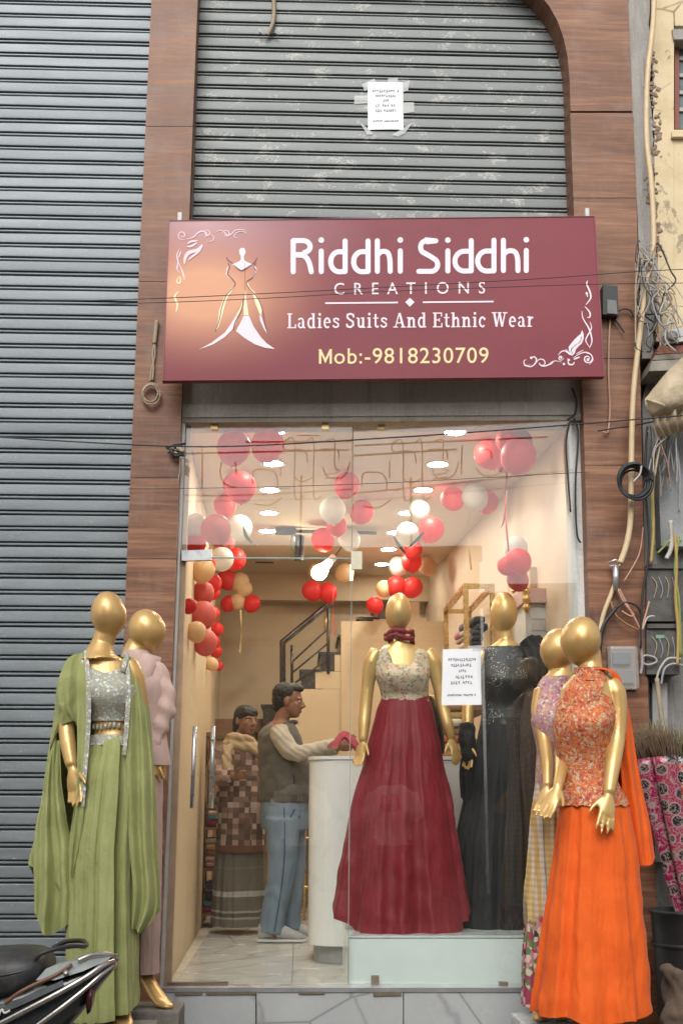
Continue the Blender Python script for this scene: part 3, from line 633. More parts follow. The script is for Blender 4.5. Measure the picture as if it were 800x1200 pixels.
# ================================================================== the shop inside
ZC = CAM.z+2.07
YB = 5.3
FLx, FRx = PY(203, 1100, .11).x-.04, PY(690, 1000, .14).x+.02
BLx, BRx = PY(254, 938, YB).x, PY(500, 938, YB).x
CREAM = basic('cream_wall_paint', (.63, .50, .33), .6, 0, .07, 1.5, .06); CEILM = basic('ceiling_paint', (.72, .60, .45), .7, 0, .05, 1.2, .04)
WALLR = basic('right_wall_paint', (.62, .50, .38), .5, 0, .06, 1.4, .04)
def quad(name, pts, th, mat, **k): return MB().prism(pts, th).build(name, mat, **k)
quad('shop_wall_back', [(BLx-.3, YB, 0), (BRx+.6, YB, 0), (BRx+.6, YB, ZC+.3), (BLx-.3, YB, ZC+.3)], (0, .15, 0), CREAM, kind='structure')
quad('shop_wall_left', [(FLx, .06, 0), (BLx, YB+.05, 0), (BLx, YB+.05, ZC+.3), (FLx, .06, ZC+.3)], (-.2, 0, 0), CREAM, kind='structure')
quad('shop_wall_right', [(FRx, .14, 0), (BRx, YB+.05, 0), (BRx, YB+.05, ZC+.3), (FRx, .14, ZC+.3)], (.25, 0, 0), WALLR, kind='structure')
quad('shop_ceiling', [(FLx-.1, .14, ZC), (FRx+.1, .14, ZC), (BRx+.5, YB+.1, ZC), (BLx-.1, YB+.1, ZC)], (0, 0, .2), CEILM, kind='structure')
# solid wall behind shutters and pillars, so that no daylight leaks round them
back = MB(); back.box(((FLx-.2-6)/2, .22, 3.0), (6-abs(FLx+.2) if FLx < 0 else 6, .16, 7)); 
quad('front_wall_left', [(-5, .12, 0), (FLx-.02, .12, 0), (FLx-.02, .12, 7), (-5, .12, 7)], (0, .15, 0), BEAM, kind='structure')
quad('front_wall_right', [(FRx+.03, .13, 0), (FRx+.45, .13, 0), (FRx+.45, .13, 7), (FRx+.03, .13, 7)], (0, .15, 0), BEAM, kind='structure')
quad('front_wall_upper', [(FLx-.02, .155, ZC-.02), (FRx+.03, .155, ZC-.02), (FRx+.03, .155, 7), (FLx-.02, .155, 7)], (0, .15, 0), BEAM, kind='structure')
# marble tile floor, tile by tile
flr = quad('shop_floor', [(FLx-.1, -.0, FLOOR-.05), (FRx+.1, -.0, FLOOR-.05), (BRx+.6, YB, FLOOR-.05), (BLx-.3, YB, FLOOR-.05)], (0, 0, .03), BEAM, kind='structure')
tm = MB().box((0, 0, 0), (.597, .597, .018), bev=.0015).mesh('floor_tile', TILE)
ix = 0
for i in range(-2, 6):
    for j in range(9):
        x, y = .28+.6*i, .31+.6*j
        if x < FLx-.25 or x > FRx+.25: continue
        link('floor_tile', tm, flr, (x, y, FLOOR-.009+random.uniform(-.0004, .0004)))
# recessed downlights (lit)
LITE = emis('downlight_diffuser', (1, .89, .74), 160); RIM = basic('white_trim', (.8, .8, .78), .4)
LP = [(322, 505), (320, 543), (316, 574), (315, 601), (313, 622), (533, 506), (512.5, 544), (495.5, 574), (477, 601), (463, 624), (455, 643.5), (447.6, 661), (439, 676.5)]
for i, (px, py) in enumerate(LP):
    c = PZ(px, py, ZC); side = 'left' if i < 5 else 'right'; k = i if i < 5 else i-5
    od = ['first', 'second', 'third', 'fourth', 'fifth', 'sixth', 'seventh', 'eighth'][k]
    t = empty('ceiling_light', c, label='round lit downlight, %s from the glass in the %s row' % (od, side), cat='ceiling light', group='ceiling downlights')
    MB().lathe([(.062, -.004), (.078, -.006), (.081, -.001), (.081, .01), (.062, .01)], c, 24, cap=False).build('trim_ring', RIM, t)
    MB().lathe([(.0, -.003), (.03, -.0032), (.061, -.0030), (.061, .008)], c, 24).build('diffuser', LITE, t)
# small dark ceiling slots and the track with its spot
sl_ = basic('dark_slot', (.08, .05, .03), .6)
for x, y in ((310, 659), (310, 675)):
    c = PZ(x, y, ZC-.002); MB().box((c.x, c.y, ZC-.004), (.16, .035, .008)).build('ceiling_slot', sl_, label='narrow dark slot in the ceiling, %s of two' % ('nearer' if y < 670 else 'farther'), cat='vent', group='ceiling slots')
A, B = PZ(330, 622, ZC-.03), PZ(441, 626, ZC-.03); B.y = A.y+.05
t = empty('track_light', (A+B)/2, label='black track light with hanging cylinder spot on the ceiling', cat='track light')
MB().tube([A, B], .014, 8).build('track_rail', BLACK, t)
MB().box(A+Vector((.03, -.0, -.005)), (.16, .05, .05), bev=.006).build('driver_box', BLACK, t)
T = PY(350.5, 627, A.y); Bt = PY(350.5, 657, A.y)
MB().lathe([(.02, .0), (.038, -.006), (.040, -.02), (.040, Bt.z-T.z+.012), (.034, Bt.z-T.z), (.0, Bt.z-T.z+.004)], T, 20).build('spot_cylinder', BLACK, t)
MB().tube(smooth_path([PY(347, 622, A.y-.02), PY(341, 630, A.y-.02), PY(340, 642, A.y-.02), PY(346, 646, A.y-.02)], 5), .006, 6).build('cable', basic('green_cable', (.12, .2, .06), .5), t)
# beam where the back wall meets the ceiling
c0, c1 = PY(250, 690, YB-.2), PY(500, 705, YB-.2)
MB().prism([(BLx-.2, YB-.22, c1.z), (BRx+.3, YB-.22, c1.z), (BRx+.3, YB-.22, ZC+.02), (BLx-.2, YB-.22, ZC+.02)], (0, .2, 0)).build('ceiling_beam', CREAM, kind='structure')
# staircase seen from the side
YT = 4.35
stair = empty('staircase', PY(360, 1000, YT), label='cream staircase with dark treads rising behind the man', cat='staircase')
DARKST = basic('dark_granite', (.055, .045, .04), .25, 0, .3, 40, .02); RAILM = basic('dark_rail_steel', (.09, .075, .065), .3, .7, .2, 20, .03)
def st_top(i): return 808-20.5*(i-2)
for i in range(0, 7):
    xa, xb = 308+22.5*i, 308+22.5*(i+1)
    a = PY(xa, st_top(i), YT); b = PY(xb, st_top(i), YT); c = PY(xa, st_top(i)-20.5, YT)
    MB().prism([(a.x, YT, a.z), (b.x, YT, a.z), (b.x, YT, a.z+(c.z-a.z)), (a.x, YT, c.z)], (0, .85, 0)).build('riser', DARKST, stair)
    MB().prism([(a.x-.02, YT-.012, c.z), (b.x+.01, YT-.012, c.z), (b.x+.01, YT-.012, c.z+.022), (a.x-.02, YT-.012, c.z+.022)], (0, .87, 0)).build('tread', DARKST, stair)
    MB().prism([PY(xb-6, st_top(i)-1, YT-.006), PY(xb+26, st_top(i)-1, YT-.006), PY(xb+26, st_top(i)-21, YT-.006), PY(xb-6, st_top(i)-21, YT-.006)], (0, .86, 0)).build('stringer_block', CREAM, stair)
fl = [PY(310, 855, YT-.003), PY(374, 811, YT-.003), PY(399, 789, YT-.003), PY(470, 724, YT-.003), PY(500, 724, YT-.003), PY(500, 850, YT-.003), PY(420, 960, YT-.003), PY(310, 960, YT-.003)]
MB().prism(fl, (0, .82, 0)).build('flank_wall', CREAM, stair)
MB().prism([PY(399.5, 960, YT-.02), PY(520, 960, YT-.02), PY(520, 728, YT-.02), PY(399.5, 728, YT-.02)], (0, .05, 0)).build('side_wall', CREAM, stair)
# railing
YRl = YT-.05
hr = empty('stair_railing', PY(331, 812, YRl), label='dark metal stair railing with slanting rails', cat='railing')
def bar(pts, r, nm='rail', mat=RAILM): return MB().tube([PY(a, b, YRl) for a, b in pts], r, 8).build(nm, mat, hr)
bar([(330.5, 845), (330.5, 752), (390, 703)], .022, 'handrail'); bar([(333.5, 845), (333.5, 754), (389, 707.5)], .010, 'inner_rail')
bar([(342, 800), (342, 756)], .013, 'post'); bar([(384.5, 790), (384.5, 712)], .013, 'post'); bar([(343, 775), (384, 737)], .008); bar([(343, 788), (384, 754)], .008); bar([(346, 800), (384, 772)], .008)
bar([(381.5, 738), (381.5, 722)], .014, 'bracket', BRASS)
# ---------------------------------------------------------------- counter
WHITE = basic('white_laminate', (.74, .75, .74), .3, 0, .04, 3, .02)
c0 = PZ(386, 1131, FLOOR); YCn = c0.y
def ctr(px, py, y): return PY(px, py, y)
xl_ = PY(362, 1000, YCn+.2).x; xr_ = xl_+1.25; rr = .17; zt_ = PY(380, 886, YCn).z
plan = [(xl_+rr-rr*math.cos(R(t)), YCn+rr-rr*math.sin(R(t))) for t in range(0, 91, 10)]+[(xr_, YCn), (xr_, YCn+.55), (xl_, YCn+.55)]
ct = empty('counter', (xl_+.5, YCn+.25, FLOOR), label='white shop counter with rounded corner beside the man', cat='counter')
MB().prism([(x, y, FLOOR+.10) for x, y in plan], (0, 0, zt_-FLOOR-.12)).build('body', WHITE, ct)
ins = [(x+(.035 if x < xl_+.3 else 0), y+(.035 if y < YCn+.3 else 0)) for x, y in plan]
MB().prism([(x, y, FLOOR+.001) for x, y in ins], (0, 0, .098)).build('plinth', basic('grey_plinth', (.3, .3, .3), .4), ct)
MB().prism([(x-.008 if x < xl_+.2 else x, y-.008 if y < YCn+.2 else y, zt_-.019) for x, y in plan], (0, 0, .02)).build('top', WHITE, ct)
# ---------------------------------------------------------------- display platform behind the glass
zp = PY(500, 1096, .10).z
PALE = basic('pale_green_glass_tile', (.86, .93, .89), .2, 0, .08, 1.5, .02)
pt = empty('display_platform', (PY(500, 1150, .08).x, .6, FLOOR), label='pale green display platform under the dressed mannequins', cat='platform')
xa = PY(409, 1120, .08).x; xb = FRx-.05
MB().box(((xa+xb)/2, .08+.5, (zp-.012+FLOOR)/2), (xb-xa, 1.0, zp-.012-FLOOR), bev=.004).build('body', PALE, pt)
MB().box(((xa+xb)/2, .08+.5, zp-.006), (xb-xa+.01, 1.01, .012), bev=.003).build('top', basic('platform_top', (.62, .68, .67), .15), pt)
# ---------------------------------------------------------------- racks, shelves and stock
GOLD = basic('gold_tube', (.62, .42, .16), .28, .85, .15, 20, .02); WOODB = basic('brown_board', (.20, .10, .05), .5, 0, .25, 8, .1)
CL = [cloth('fabric_stock%d' % i, c) for i, c in enumerate([(.30, .16, .08), (.45, .30, .12), (.03, .03, .035), (.3, .03, .06), (.5, .42, .33), (.08, .07, .12), (.4, .12, .05), (.12, .1, .1), (.5, .2, .25), (.1, .2, .25)])]
def folded(x, y, z, w, d, h, mat, label, seed):
    rnd = random.Random(seed); k = rnd.uniform(-.12, .12); rot = Matrix.Rotation(k, 3, 'Z')
    mb = MB(); mb.box((0, 0, h/2), (w, d, h), rot, bev=h*.42)
    for v in range(len(mb.v)):
        p = Vector(mb.v[v]); mb.v[v] = tuple(p+Vector((.006, .006, .004))*noise.noise(p*14+Vector((seed, 0, 0))))
    mb.sm = [True]*len(mb.sm)
    return mb.build('folded_garment', mat, None, (x, y, z), label=label, cat='garment', group='folded clothes on the shop shelves')
def rack(label, x0, x1, y0, y1, zs, ztop, mat, shelfmat, name='display_rack'):
    t = empty(name, ((x0+x1)/2, (y0+y1)/2, FLOOR), label=label, cat='rack')
    for x in (x0, x1):
        for y in (y0, y1): MB().box((x, y, (FLOOR+ztop)/2), (.032, .032, ztop-FLOOR), bev=.003).build('upright', mat, t)
    for z in zs: MB().box(((x0+x1)/2, (y0+y1)/2, z), (x1-x0-.034, y1-y0+.02, .02)).build('shelf', shelfmat, t)
    for y in (y0, y1): MB().box(((x0+x1)/2, y, ztop-.016), (x1-x0-.034, .03, .03)).build('crossbar', mat, t)
    for x in (x0, x1): MB().box((x, (y0+y1)/2, ztop-.016), (.03, y1-y0-.034, .03)).build('crossbar', mat, t)
    return t
p1 = PY(545, 684, 1.5); xw = lerp(FRx, BRx, 1.5/YB)-.08; z1 = p1.z
zsr = [z1-.42, z1-.80, z1-1.15, z1-1.5]
rack('gold tube clothes rack standing against the right wall', p1.x, xw-.10, 1.5, 2.6, zsr, z1, GOLD, WOODB)
rnd = random.Random(4)
for si, z in enumerate(zsr):
    for yy in (1.62, 1.95, 2.3):
        h = z+.011
        for k in range(5 if si == 0 else 4):
            hh = rnd.uniform(.03, .05); mt = CL[2] if (si == 0 and yy < 1.9) else rnd.choice(CL)
            folded((p1.x+xw-.1)/2+rnd.uniform(-.02, .02), yy, h, xw-p1.x-.20, .28, hh, mt, 'garment %s from the bottom in the %s stack on the gold rack\'s %s shelf' % (['first', 'second', 'third', 'fourth', 'fifth'][k], {1.62: 'nearest', 1.95: 'middle', 2.3: 'farthest'}[yy], ['top', 'second', 'third', 'lowest'][si]), si*31+k+int(yy*10)); h += hh
# shelving by the left wall behind the woman, ledge behind the couple
YSh = 3.3; a = PY(240, 858, YSh); b = PY(286, 858, YSh)
rack('dark wooden shelf of folded clothes behind the woman', a.x, b.x, YSh, YSh+.4, [FLOOR+.08, FLOOR+.4, FLOOR+.7, a.z-.25], a.z, WOODB, WOODB, 'clothes_shelf')
for si, z in enumerate([FLOOR+.08, FLOOR+.4, FLOOR+.7, a.z-.25]):
    h = z+.011
    for k in range(5):
        hh = rnd.uniform(.035, .05); folded((a.x+b.x)/2, YSh+.17, h, (b.x-a.x)*.8, .3, hh, rnd.choice(CL), 'garment %s from the bottom on the %s board of the dark wooden shelf' % (['first', 'second', 'third', 'fourth', 'fifth'][k], ['lowest', 'second', 'third', 'top'][si]), 200+si*9+k); h += hh
a = PY(246, 842, 4.6); b = PY(328, 842, 4.6)
lg = empty('wall_ledge', (a.x, 4.6, FLOOR), label='brown wooden ledge cabinet along the back wall', cat='cabinet')
MB().box(((a.x+b.x)/2, 4.85, a.z-.06), (b.x-a.x, .5, .12), bev=.006).build('top_board', WOODB, lg)
for k in range(3):
    x = lerp(a.x, b.x, (k+.5)/3); MB().box((x, 4.87, (FLOOR+a.z-.12)/2), ((b.x-a.x)/3-.01, .42, a.z-.12-FLOOR), bev=.004).build('cabinet_door', basic('ledge_door%d' % k, (.3, .17, .08), .5), lg)
# gold rails seen behind the man's legs
a = PY(343, 958, 3.7); b = PY(372, 958, 3.7)
gr = empty('gold_stand', (a.x, 3.7, FLOOR), label='gold railed garment stand behind the counter end', cat='stand')
for k in range(5): x = lerp(a.x, b.x, k/4); MB().tube([(x, 3.7, FLOOR), (x, 3.7, a.z)], .011, 8).build('upright', GOLD, gr)
for z in (a.z, FLOOR+.25, FLOOR+.62): MB().tube([(a.x-.02, 3.69, z), (b.x+.02, 3.69, z)], .010, 8).build('crossbar', GOLD, gr)
# pale cabinet near the glass on the right wall, with a gold tassel
a = PY(613, 691, .95); xw2 = lerp(FRx, BRx, .95/YB)
cb = empty('wall_cabinet', (a.x, 1.0, FLOOR), label='pale grey louvred cabinet on the right wall near the glass', cat='cabinet')
LG = basic('light_grey_paint', (.55, .55, .54), .5); PK = basic('pink_board', (.55, .36, .33), .5)
MB().box(((a.x+xw2)/2+.03, 1.12, (a.z-.09+FLOOR+.3)/2), (xw2-a.x+.06, .4, a.z-.09-FLOOR-.3), bev=.004).build('body', LG, cb)
MB().box(((a.x+xw2)/2+.02, 1.11, a.z-.045), (xw2-a.x+.08, .46, .09), bev=.004).build('top_board', PK, cb)
for k in range(6): MB().box(((a.x+xw2)/2+.03, .915, a.z-.15-.07*k), (xw2-a.x+.0, .012, .062), Matrix.Rotation(.12, 3, 'X')).build('louvre', LG, cb)
zz = PY(616, 700, .8); ts = empty('tassel', zz, label='gold tassel hanging in front of the pale cabinet', cat='tassel')
MB().tube(smooth_path([PY(600, 694, .8), PY(606, 689, .8), PY(613, 688, .8), PY(616, 694, .8)], 4), .012, 8).build('cord', GOLD, ts)
MB().lathe([(.006, 0), (.022, -.01), (.026, -.03), (.014, -.045), (.024, -.06), (.026, -.085), (.012, -.10), (.026, -.115), (.022, -.135), (.004, -.16)], PY(616, 688, .8), 14).build('beads', GOLD, ts)
bx_ = MB().box(PY(626, 677, 1.1), (.07, .05, .13), bev=.006).build('cardboard_box', basic('tan_card', (.5, .38, .24), .7), None, label='small tan box standing on top of the pale cabinet', cat='box')
# red cloth on the counter, held by the man
rc = PY(408, 872, YCn+.12)
mb = MB()
mb.grid(lambda u, v: Vector((rc.x-.10+.26*v+.02*math.sin(5*u), YCn+.06+.26*u, zt_+.004+(.155*max(0, 1-abs(v-.30)*2.2)*(.6+.4*math.sin(u*2.6))+.035*noise.noise(Vector((u*4, v*5, 2))))+.01)), 14, 16)
REDCL = cloth('crimson_fabric', (.26, .006, .03))
mb.build('crimson_cloth', REDCL, None, label='crimson fabric bunched on the counter in the man\'s hand', cat='fabric')
# heap of brown and gold saris on the far end of the counter
hx = PY(522, 880, YCn+.2).x; h = zt_+.002
for k in range(8):
    hh = rnd.uniform(.035, .055); folded(hx+rnd.uniform(-.03, .03), YCn+.25+rnd.uniform(-.02, .02), h, .27, .24, hh, CL[(0, 1, 6, 0, 4, 1, 0, 1)[k]], 'garment %s from the bottom of the pile on the white counter' % ['first', 'second', 'third', 'fourth', 'fifth', 'sixth', 'seventh', 'eighth'][k], 400+k); h += hh
# ---------------------------------------------------------------- balloons
def m_ball(name, c, tr=.4):
    n = NT(name); n.set(Base_Color=c, Roughness=.5)
    ts_ = n.n('ShaderNodeBsdfTranslucent'); ts_.inputs[0].default_value = (*c, 1); mx = n.n('ShaderNodeMixShader'); mx.inputs[0].default_value = tr
    n.l(n.p.outputs[0], mx.inputs[1]); n.l(ts_.outputs[0], mx.inputs[2]); n.l(mx.outputs[0], n.out.inputs[0]); return n.m
BM = {'r': m_ball('red_latex', (.80, .035, .03)), 'w': m_ball('white_latex', (.78, .76, .72)), 'c': m_ball('cream_latex', (.80, .58, .33)), 'p': m_ball('pink_latex', (.72, .17, .14))}
bmesh_b = {}
for k in BM:
    mb = MB(); prof = []
    for i in range(13):
        th = math.pi*i/13; rr_ = math.sin(th); z = math.cos(th)
        if z < 0: rr_ *= 1-.10*z*z; z *= 1.16
        prof.append((max(rr_, .002), z))
    prof += [(.10, -1.10), (.035, -1.17), (.075, -1.24), (.06, -1.25)]
    mb.lathe(prof, n=24); bmesh_b[k] = mb.mesh('balloon', BM[k])
CN = {'r': 'red', 'w': 'white', 'c': 'cream', 'p': 'pale red'}
def balloons(lst, where, grp):
    seen = {}
    for (px, py, r, k, *dd) in sorted(lst, key=lambda q: q[1]):
        seen[k] = seen.get(k, 0)+1; many = sum(q[3] == k for q in lst) > 1
        y = max(.16, 1450*.088/r-6.55) if not dd else dd[0]
        y = min(y, 4.1)
        while PY(px, py-r, y).z > ZC-.004 and y > .11: y -= .02
        rm = r*SCL(px, py, y); c = PY(px, py, y)
        while y > .2 and (c.x-rm*.75 < lerp(FLx, BLx, y/YB) or c.x+rm*.75 > lerp(FRx, BRx, y/YB)):
            y -= .03; rm = r*SCL(px, py, y); c = PY(px, py, y)
        o = link('balloon', bmesh_b[k], None, c, label='%s balloon %s%s' % (CN[k], where, ', '+ORD[seen[k]-1] if many else ''), cat='balloon', group=grp)
        o.scale = (rm, rm, rm); o.rotation_euler = (random.uniform(-.5, .5), random.uniform(-.6, .6), random.uniform(0, 6))
balloons([(274, 524, 20, 'r'), (313.5, 521, 19.5, 'r')], 'in the ceiling pair at the left', 'balloons in the upper left pair')
balloons([(282, 570, 18, 'r'), (274, 567, 13, 'r'), (263.5, 592, 13, 'r'), (253, 620, 18, 'p'), (263, 633, 13, 'p'), (281, 618, 15, 'w'), (230, 615, 14, 'w'), (229, 636, 13, 'r'), (275.5, 655, 13, 'r'), (260, 655, 14, 'w'), (238, 668, 14, 'c'), (240, 662, 13, 'r')], 'in the garland above the glass door', 'balloons in the left wall garland, upper half')
balloons([(265.5, 679, 12, 'r'), (249, 683, 11, 'r'), (281, 682, 11.5, 'c'), (286, 690, 10, 'c'), (295.5, 707, 10, 'r'), (278, 705, 10, 'c'), (268, 707, 9.5, 'r')], 'in the low bunch beside the left garland', 'balloons in the low left bunch')
balloons([(238, 694, 13, 'p'), (250, 694, 8, 'r'), (222, 710, 9, 'r'), (238, 720, 16, 'p'), (250, 719, 8, 'r'), (254, 737, 8, 'r'), (230, 740, 12, 'c'), (240, 752, 15, 'p'), (251, 752, 7, 'r'), (253, 763, 7.5, 'r'), (248, 778, 8, 'c'), (256, 780, 6, 'r')], 'in the string down the left wall', 'balloons in the left wall garland, lower half')
balloons([(406.5, 568, 15, 'r'), (389.5, 597, 15.5, 'w'), (424, 600, 14, 'r'), (394, 616, 12, 'r'), (378, 632, 13.5, 'r'), (409, 632, 13, 'w')], 'in the bunch at the ceiling middle', 'balloons in the middle bunch')
balloons([(365.5, 692, 12, 'r'), (383.5, 694, 11.5, 'r'), (404, 671, 11, 'c'), (371, 669, 10, 'c')], 'around the lit bulb above the stairs', 'balloons round the bulb')
balloons([(572, 532, 17, 'r'), (607, 534, 21, 'r'), (594, 516, 14, 'r'), (607, 519, 17, 'p'), (590, 541, 12, 'p')], 'in the cluster at the glass top right', 'balloons in the upper right cluster')
balloons([(530, 584, 14, 'r'), (556, 582, 15.5, 'w'), (570, 588, 13.5, 'r')], 'in the row of three below the top right cluster', 'balloons in the row of three')
balloons([(491, 598, 13, 'w'), (505.5, 620, 15, 'r'), (477, 626, 14, 'w'), (484, 644, 11, 'r'), (482, 658, 12, 'r'), (466.5, 663, 11.5, 'w'), (500, 663, 11, 'c'), (464, 687, 12, 'r'), (483.5, 688, 12, 'r'), (450, 690, 10, 'c'), (439, 709, 10, 'r')], 'in the garland above the maroon dressed mannequin', 'balloons in the centre right garland')
balloons([(607, 657, 15, 'r', .45), (593, 663, 11, 'r', .55), (604, 642, 14, 'w', .6), (606, 679, 13, 'p', .6)], 'in the bunch above the black gown', 'balloons in the right wall bunch')
RIB = basic('red_ribbon', (.5, .06, .06), .4); RIBG = basic('gold_ribbon', (.6, .42, .2), .35, .3)
def ribbon(pts, y, mat, label, w=.012):
    P_ = smooth_path([PY(a, b, y) for a, b in pts], 5); mb = MB()
    mb.loft([[p+Vector((-w/2*math.cos(i*.35), -w/2*math.sin(i*.35), 0)), p+Vector((w/2*math.cos(i*.35), w/2*math.sin(i*.35), 0))] for i, p in enumerate(P_)], False, False)
    mb.build('ribbon', mat, None, label=label, cat='ribbon')
ribbon([(282, 715), (283, 740), (281, 765)], 2.2, RIBG, 'gold ribbon trailing below the low left balloon bunch')
ribbon([(391, 690), (390, 715), (392, 745)], 3.2, RIB, 'red ribbon hanging beside the stair railing')
ribbon([(595, 540), (593, 580), (590, 610), (584, 622)], .35, RIB, 'red ribbon curling under the top right cluster')
ribbon([(593, 545), (592, 600), (595, 640), (598, 670)], .5, RIB, 'long red ribbon joining the right balloon bunches')
ribbon([(550, 598), (548, 630), (552, 668)], 1.2, RIBG, 'gold ribbon under the row of three balloons')
# silvery willow-leaf foil twists hanging among the balloons
FOIL = basic('dark_foil', (.05, .07, .05), .3, .5)
for i, (pts, lab) in enumerate(((((285, 616), (288, 627), (293, 634), (300, 640)), 'dark leaf streamer beside the white balloon at left'), (((461, 628), (468, 640), (476, 650)), 'dark leaf streamer left of the red centre balloon'), (((497, 622), (489, 632), (478, 642)), 'dark leaf streamer under the red centre balloon'))):
    P_ = smooth_path([PY(a, b, .8) for a, b in pts], 4); n_ = len(P_)
    MB().loft([[p+Vector((-.012*math.sin(math.pi*j/(n_-1))-.001, 0, 0)), p+Vector((.012*math.sin(math.pi*j/(n_-1))+.001, .004, 0))] for j, p in enumerate(P_)], False, False).build('leaf_streamer', FOIL, None, label=lab, cat='streamer')
# the lit bulb
c = PY(374, 671, 3.0); d = PY(392, 652, 3.0); ax = (d-c).normalized()
bl = empty('light_bulb', c, label='glowing white bulb hanging among balloons above the stairs', cat='light bulb')
MB().lathe([(.0, -.062), (.03, -.055), (.056, -.025), (.062, .005), (.05, .04), (.033, .075), (.03, .11), (.02, .125)], c, 18, ax).build('globe', emis('bulb_glow', (1, .86, .62), 38), bl)
MB().lathe([(.028, .125), (.03, .13), (.03, .17), (.012, .18)], c, 12, ax).build('socket', WHITE, bl)
e = c+ax*.18; MB().tube(smooth_path([e, e+Vector((.06, 0, .1)), (e.x+.05, e.y, ZC)], 5), .004, 6).build('flex', BLACK, bl)
# ================================================================== figures: shared tools
def m_gold():
    n = NT('mannequin_gold'); a = n.noise(n.pos(), 6, 4); f = n.noise(n.pos(), 300, 2)
    n.set(Base_Color=n.ramp(a, [(.3, (.60, .365, .125)), (.7, (.69, .45, .18))]), Metallic=.45, Roughness=n.ramp(a, [(.3, .30), (.7, .42)])); n.p.inputs['Coat Weight'].default_value = .3; n.p.inputs['Coat Roughness'].default_value = .2
    n.bump(f, .03, .001); return n.m
MGOLD = m_gold()
class Fig:
    """frame of a standing figure: picture points on the upright plane y = Y0, dy towards or away from the street"""
    def __init__(s, y0, py=900, px=400): s.y = y0; s.s = SCL(px, py, y0)
    def Q(s, px, py, dy=0): 
        p = PY(px, py, s.y); return Vector((p.x, s.y+dy, p.z))
    def ring(s, px, py, rx, ry, dy=0, n=28, tilt=0, yaw=0):
        c = s.Q(px, py, dy); out = []; rx *= s.s
        for j in range(n):
            t = 2*math.pi*j/n; x, y = rx*math.cos(t), ry*math.sin(t)
            x, y = x*math.cos(yaw)-y*math.sin(yaw), x*math.sin(yaw)+y*math.cos(yaw)
            out.append(c+Vector((x, y, tilt*x)))
        return out
    def limb(s, mb, pts, n=14):
        P_ = smooth_path([s.Q(a, b, d) for a, b, d, r in pts], 4); rr_ = []
        for i in range(len(pts)-1):
            for k in range(4): rr_.append(lerp(pts[i][3], pts[i+1][3], k/4)*s.s)
        rr_.append(pts[-1][3]*s.s); mb.tube(P_, rr_, n); return P_
def egg(mb, c, rx, ry, rz, rot=None):
    def fn(v):
        k = 1 if v.z > 0 else 1-.34*v.z*v.z*(.7+.3*abs(v.z))
        return Vector((v.x*k, v.y*k*(1-.06*max(0, -v.z)), v.z))
    mb.ell(c, rx, ry, rz, rot, 28, 20, fn)
def hand(mb, Wp, d, w, L=.175, curl=.25, spread=.10, thumb=1):
    d = d.normalized(); w = (w-d*w.dot(d)).normalized(); n = d.cross(w)
    if thumb < 0: n = -n
    rings = []
    for k, hw, ht in ((-.06, .105, .09), (.06, .13, .095), (.2, .19, .09), (.34, .215, .078), (.46, .20, .06)):
        c = Wp+d*(k*L); rings.append([c+w*(hw*L*math.cos(t*math.pi/8))+n*(ht*L*math.sin(t*math.pi/8)) for t in range(16)])
    mb.loft(rings)
    for i, (ln, off) in enumerate(((.45, .155), (.52, .055), (.48, -.05), (.37, -.15))):
        p = Wp+d*(.40*L)+w*(off*L*thumb); dd = (d+w*(spread*(1.3-i)*thumb*.8)).normalized(); pts = [p]; a = 0
        for k in range(4):
            a += curl*(.35 if k == 0 else 1)
            p = p+(dd*math.cos(a)+n*math.sin(a))*(ln*L*(.34, .28, .22, .16)[k]); pts.append(p)
        mb.tube(pts, [L*x for x in (.052, .048, .044, .040, .026)], 8)
    p = Wp+d*(.08*L)+w*(.12*L*thumb); q = (d*.72+w*(.62*thumb)+n*.25).normalized()
    mb.tube([p, p+q*(.2*L), p+q*(.34*L)+d*(.03*L), p+q*(.42*L)+d*(.10*L)], [L*.075, L*.06, L*.05, L*.03], 8)
def foot(mb, ank, d, L=.22, heel=.06):
    d = Vector((d[0], d[1], 0)).normalized(); z = Vector((0, 0, 1)); base = ank.z-.085-heel*.4
    w = d.cross(z); R_ = []
    for k, hw, ht, zz in ((-.22, .022, .03, .045+heel), (-.12, .032, .045, .05+heel), (.1, .034, .045, .05+heel*.7), (.4, .040, .030, .034+heel*.25), (.62, .042, .020, .022), (.8, .032, .013, .015), (.88, .016, .008, .012)):
        c = Vector((ank.x, ank.y, base))+d*(k*L)+z*zz; R_.append([c+w*(hw*math.cos(t*math.pi/6))+z*(ht*math.sin(t*math.pi/6)) for t in range(12)])
    mb.loft(R_); return base
